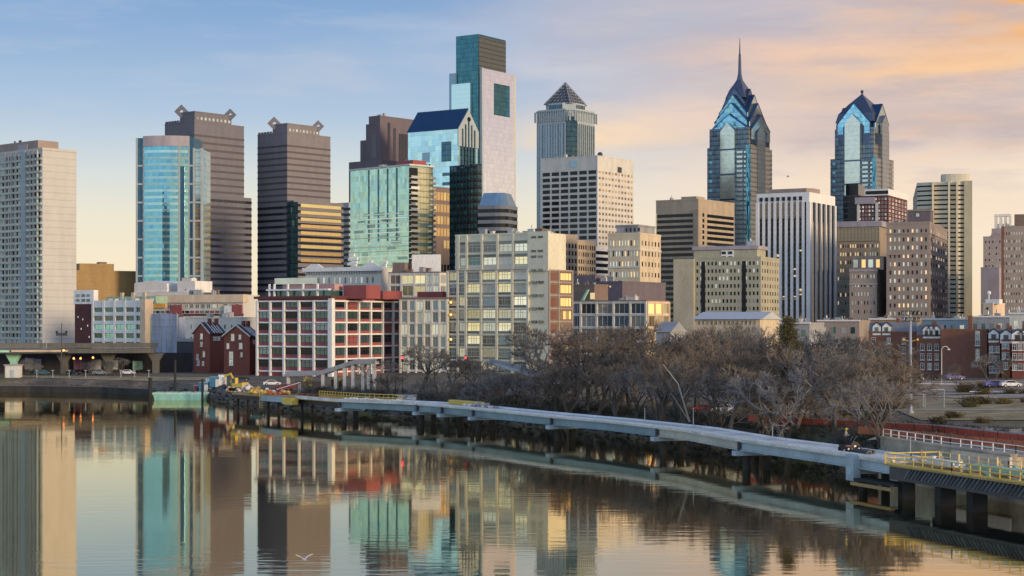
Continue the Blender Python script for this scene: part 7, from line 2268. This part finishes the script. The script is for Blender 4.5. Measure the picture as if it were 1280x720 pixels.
MB().extr([(4.1, -.7, 1.4), (4.7, -.7, 1.2), (4.6, -.7, .5), (4.0, -.7, .3), (3.8, -.7, .8)], (0, .8, 0)).build('bucket', M['steeldark'], ex)
# site piles near the excavator
def mound(px, D, w, h, ms, label, cat, name, seed, z=None):
    X = PX(px, D); z = ground_z(X, D) if z is None else z; r = random.Random(seed); mb = MB()
    for k in range(26):
        u = r.uniform(-.5, .5) * w; s = r.uniform(.25, .6)
        b0 = len(mb.v); mb.ball((u, r.uniform(-.8, .8), abs(r.gauss(0, .4)) * h * (1 - abs(u) / w) + s * .5), s, 7, 5, mi=r.randrange(len(ms)), sz=.75)
        for j in range(b0, len(mb.v)):
            x, y, zz = mb.v[j]; mb.v[j] = (x + r.uniform(-.1, .1), y + r.uniform(-.1, .1), max(0, zz))
    return T(mb.build(name, ms, None, (X, D, z)), label, cat)
mound(310, 371, 4.5, 1.6, [mat('pale pink sacks', (.62, .48, .42), noise=.15), M['whitepaint']], 'heap of pale sacks beside the excavator', 'sacks', 'sack_heap', 3, DKZ)
mound(327, 362, 5, 1.3, [M['yellow'], M['whitepaint'], M['plank']], 'heap of yellow and white materials right of the pale sacks', 'materials', 'material_heap', 8, DKZ)
mound(345, 357, 6, .9, [M['plank'], M['yellow'], M['orange']], 'low heap of timber and orange netting on the left platform', 'materials', 'material_heap', 9, DKZ)
mound(292, 386, 3.0, 2.0, [M['orange'], M['yellow'], M['whitepaint']], 'upright clump of orange and white barrels left of the excavator', 'barrels', 'barrel_clump', 12, DKZ - .6)
# small striped marquee / tarp
X = PX(352, 392); tp = T(empty('tarpaulin_shelter', (X, 392, ground_z(X, 392))), 'low red and white tarpaulin shelter in front of the left ramp', 'shelter')
MB().extr([(-4.2, -1, .3), (4.2, -1, 2.9), (4.2, -1, 3.05), (-4.2, -1, .45)], (0, 3, 0)).build('canopy', mat('red tarpaulin', (.42, .06, .10), noise=.15), tp)
MB().extr([(-1, -1.1, 1.5), (4.3, -1.1, 3.1), (4.3, -1.1, 3.25), (-1, -1.1, 1.65)], (0, 1.2, 0)).build('canopy_stripe', M['whitepaint'], tp)
mb = MB()
for x, h_ in ((-3.5, .6), (0, 1.6), (4, 2.8)): mb.tube((x, -.8, 0), (x, -.8, h_), .07); mb.tube((x, 1.8, 0), (x, 1.8, h_), .07)
mb.build('poles', M['whitepaint'], tp)

# ---------------------------------------------------------------- pedestrian ramps
def ramp(label, prof_, D0, D1, cols, colpx_w, zb_off=0):
    px0, px1 = prof_[0][0], prof_[-1][0]
    def P(px, py):
        f = (px - px0) / (px1 - px0); D = D0 + (D1 - D0) * f; return Vector((PX(px, D), D, PZ(py, D)))
    A = P(*prof_[0]); zb = ground_z(A.x, A.y); O = Vector((A.x, A.y, zb))
    r = T(empty('footbridge_ramp', O), label, 'ramp')
    for (a, c) in zip(prof_, prof_[1:]):
        MB().beam(P(*a) - O, P(*c) - O, 3.2, .55).build('deck', M['offwhite'], r)
        MB().beam(P(*a) - O + Vector((0, -1.7, .55)), P(*c) - O + Vector((0, -1.7, .55)), .2, 1.0).build('parapet', M['greywall'], r)
        MB().beam(P(*a) - O + Vector((0, 1.7, .55)), P(*c) - O + Vector((0, 1.7, .55)), .2, 1.0).build('parapet', M['greywall'], r)
    for px in cols:
        for a, c in zip(prof_, prof_[1:]):
            if min(a[0], c[0]) <= px <= max(a[0], c[0]):
                f = (px - a[0]) / (c[0] - a[0]); q = P(px, a[1] + (c[1] - a[1]) * f) - O
                MB().box(q.x - colpx_w, q.x + colpx_w, q.y - 1.2, q.y + 1.2, -2, q.z - .5).build('column', M['offwhite'], r); break
    return r, P, O
r_, P, O = ramp('white columned footbridge ramp rising to the right in front of the red and white office', [(358, 467.5), (402, 466), (436, 455), (446, 452), (470, 452)], 400, 392, [361, 404, 420, 431, 441.5, 454, 461, 468], .35)
for px in (382, 388, 417, 426): 
    q = P(px, 474) - O; MB().box(q.x - .5, q.x + .5, q.y - .6, q.y - .4, 1.0, 3.2).build('window', M['gyel'], r_)
q0, q1 = P(366, 470) - O, P(400, 470) - O
MB().box(q0.x, q1.x, -.4, 1.2, -.5, q0.z - 1.2).build('side_wall', M['taupe'], r_)
ramp('pale footbridge ramp sloping down to the right through the scrub below the loft', [(612, 452), (630, 455), (660, 464), (700, 476)], 372, 352, [634, 650, 671, 690], .5)

# ---------------------------------------------------------------- birds
def bird(name, px, py, D, span, label, m, rz=0):
    s = T(empty(name, (PX(px, D), D, PZ(py, D)), rz), label, 'bird'); k = span / 1.2
    mb = MB(); prev = None
    n = 8
    prof_ = [(-.34, .012, .0), (-.28, .035, .0), (-.12, .075, -.01), (.05, .085, -.015), (.18, .06, 0), (.25, .045, .015), (.30, .035, .015), (.36, .008, .0)]
    rings = []
    for y, r, z in prof_:
        rings.append([(k * r * math.cos(6.2832 * j / n), k * y, k * (z + r * .8 * math.sin(6.2832 * j / n))) for j in range(n)])
    for R_ in rings: mb.v += R_
    for i in range(len(rings) - 1):
        for j in range(n):
            mb.f.append((i * n + j, i * n + (j + 1) % n, (i + 1) * n + (j + 1) % n, (i + 1) * n + j)); mb.m.append(0)
    for sg in (-1, 1):
        wp = [(0.04, .10, .02), (.26, .14, .19), (.60, -.02, .33), (.58, -.09, .33), (.24, -.04, .17), (.04, -.10, .02)]
        b0 = len(mb.v)
        for dz in (.012, -.012): mb.v += [(sg * x * k, y * k, (z + dz) * k) for x, y, z in wp]
        for q in ((0, 1, 4, 5), (1, 2, 3, 4)):
            mb.f.append(tuple(b0 + i for i in q)); mb.m.append(0); mb.f.append(tuple(b0 + 6 + i for i in q[::-1])); mb.m.append(0)
        for i in range(6):
            j = (i + 1) % 6; mb.f.append((b0 + i, b0 + j, b0 + 6 + j, b0 + 6 + i)); mb.m.append(0)
    mb.face([(-.05 * k, -.30 * k, .01), (.05 * k, -.30 * k, .01), (.1 * k, -.5 * k, 0), (-.1 * k, -.5 * k, 0)])
    mb.build('body', m, s)
    MB().tube((0, .35 * k, 0), (0, .41 * k, -.01), .014 * k, .004, 5).build('beak', M['orange'], s)
    return s
bird('gull', 380, 699, 120, 1.25, 'white gull flying low over the water with raised wings', M['whitepaint'], rad(25))
bird('bird', 985, 221, 300, .9, 'tiny dark bird in the sky between the two gabled skyscrapers', M['brown'], rad(60))
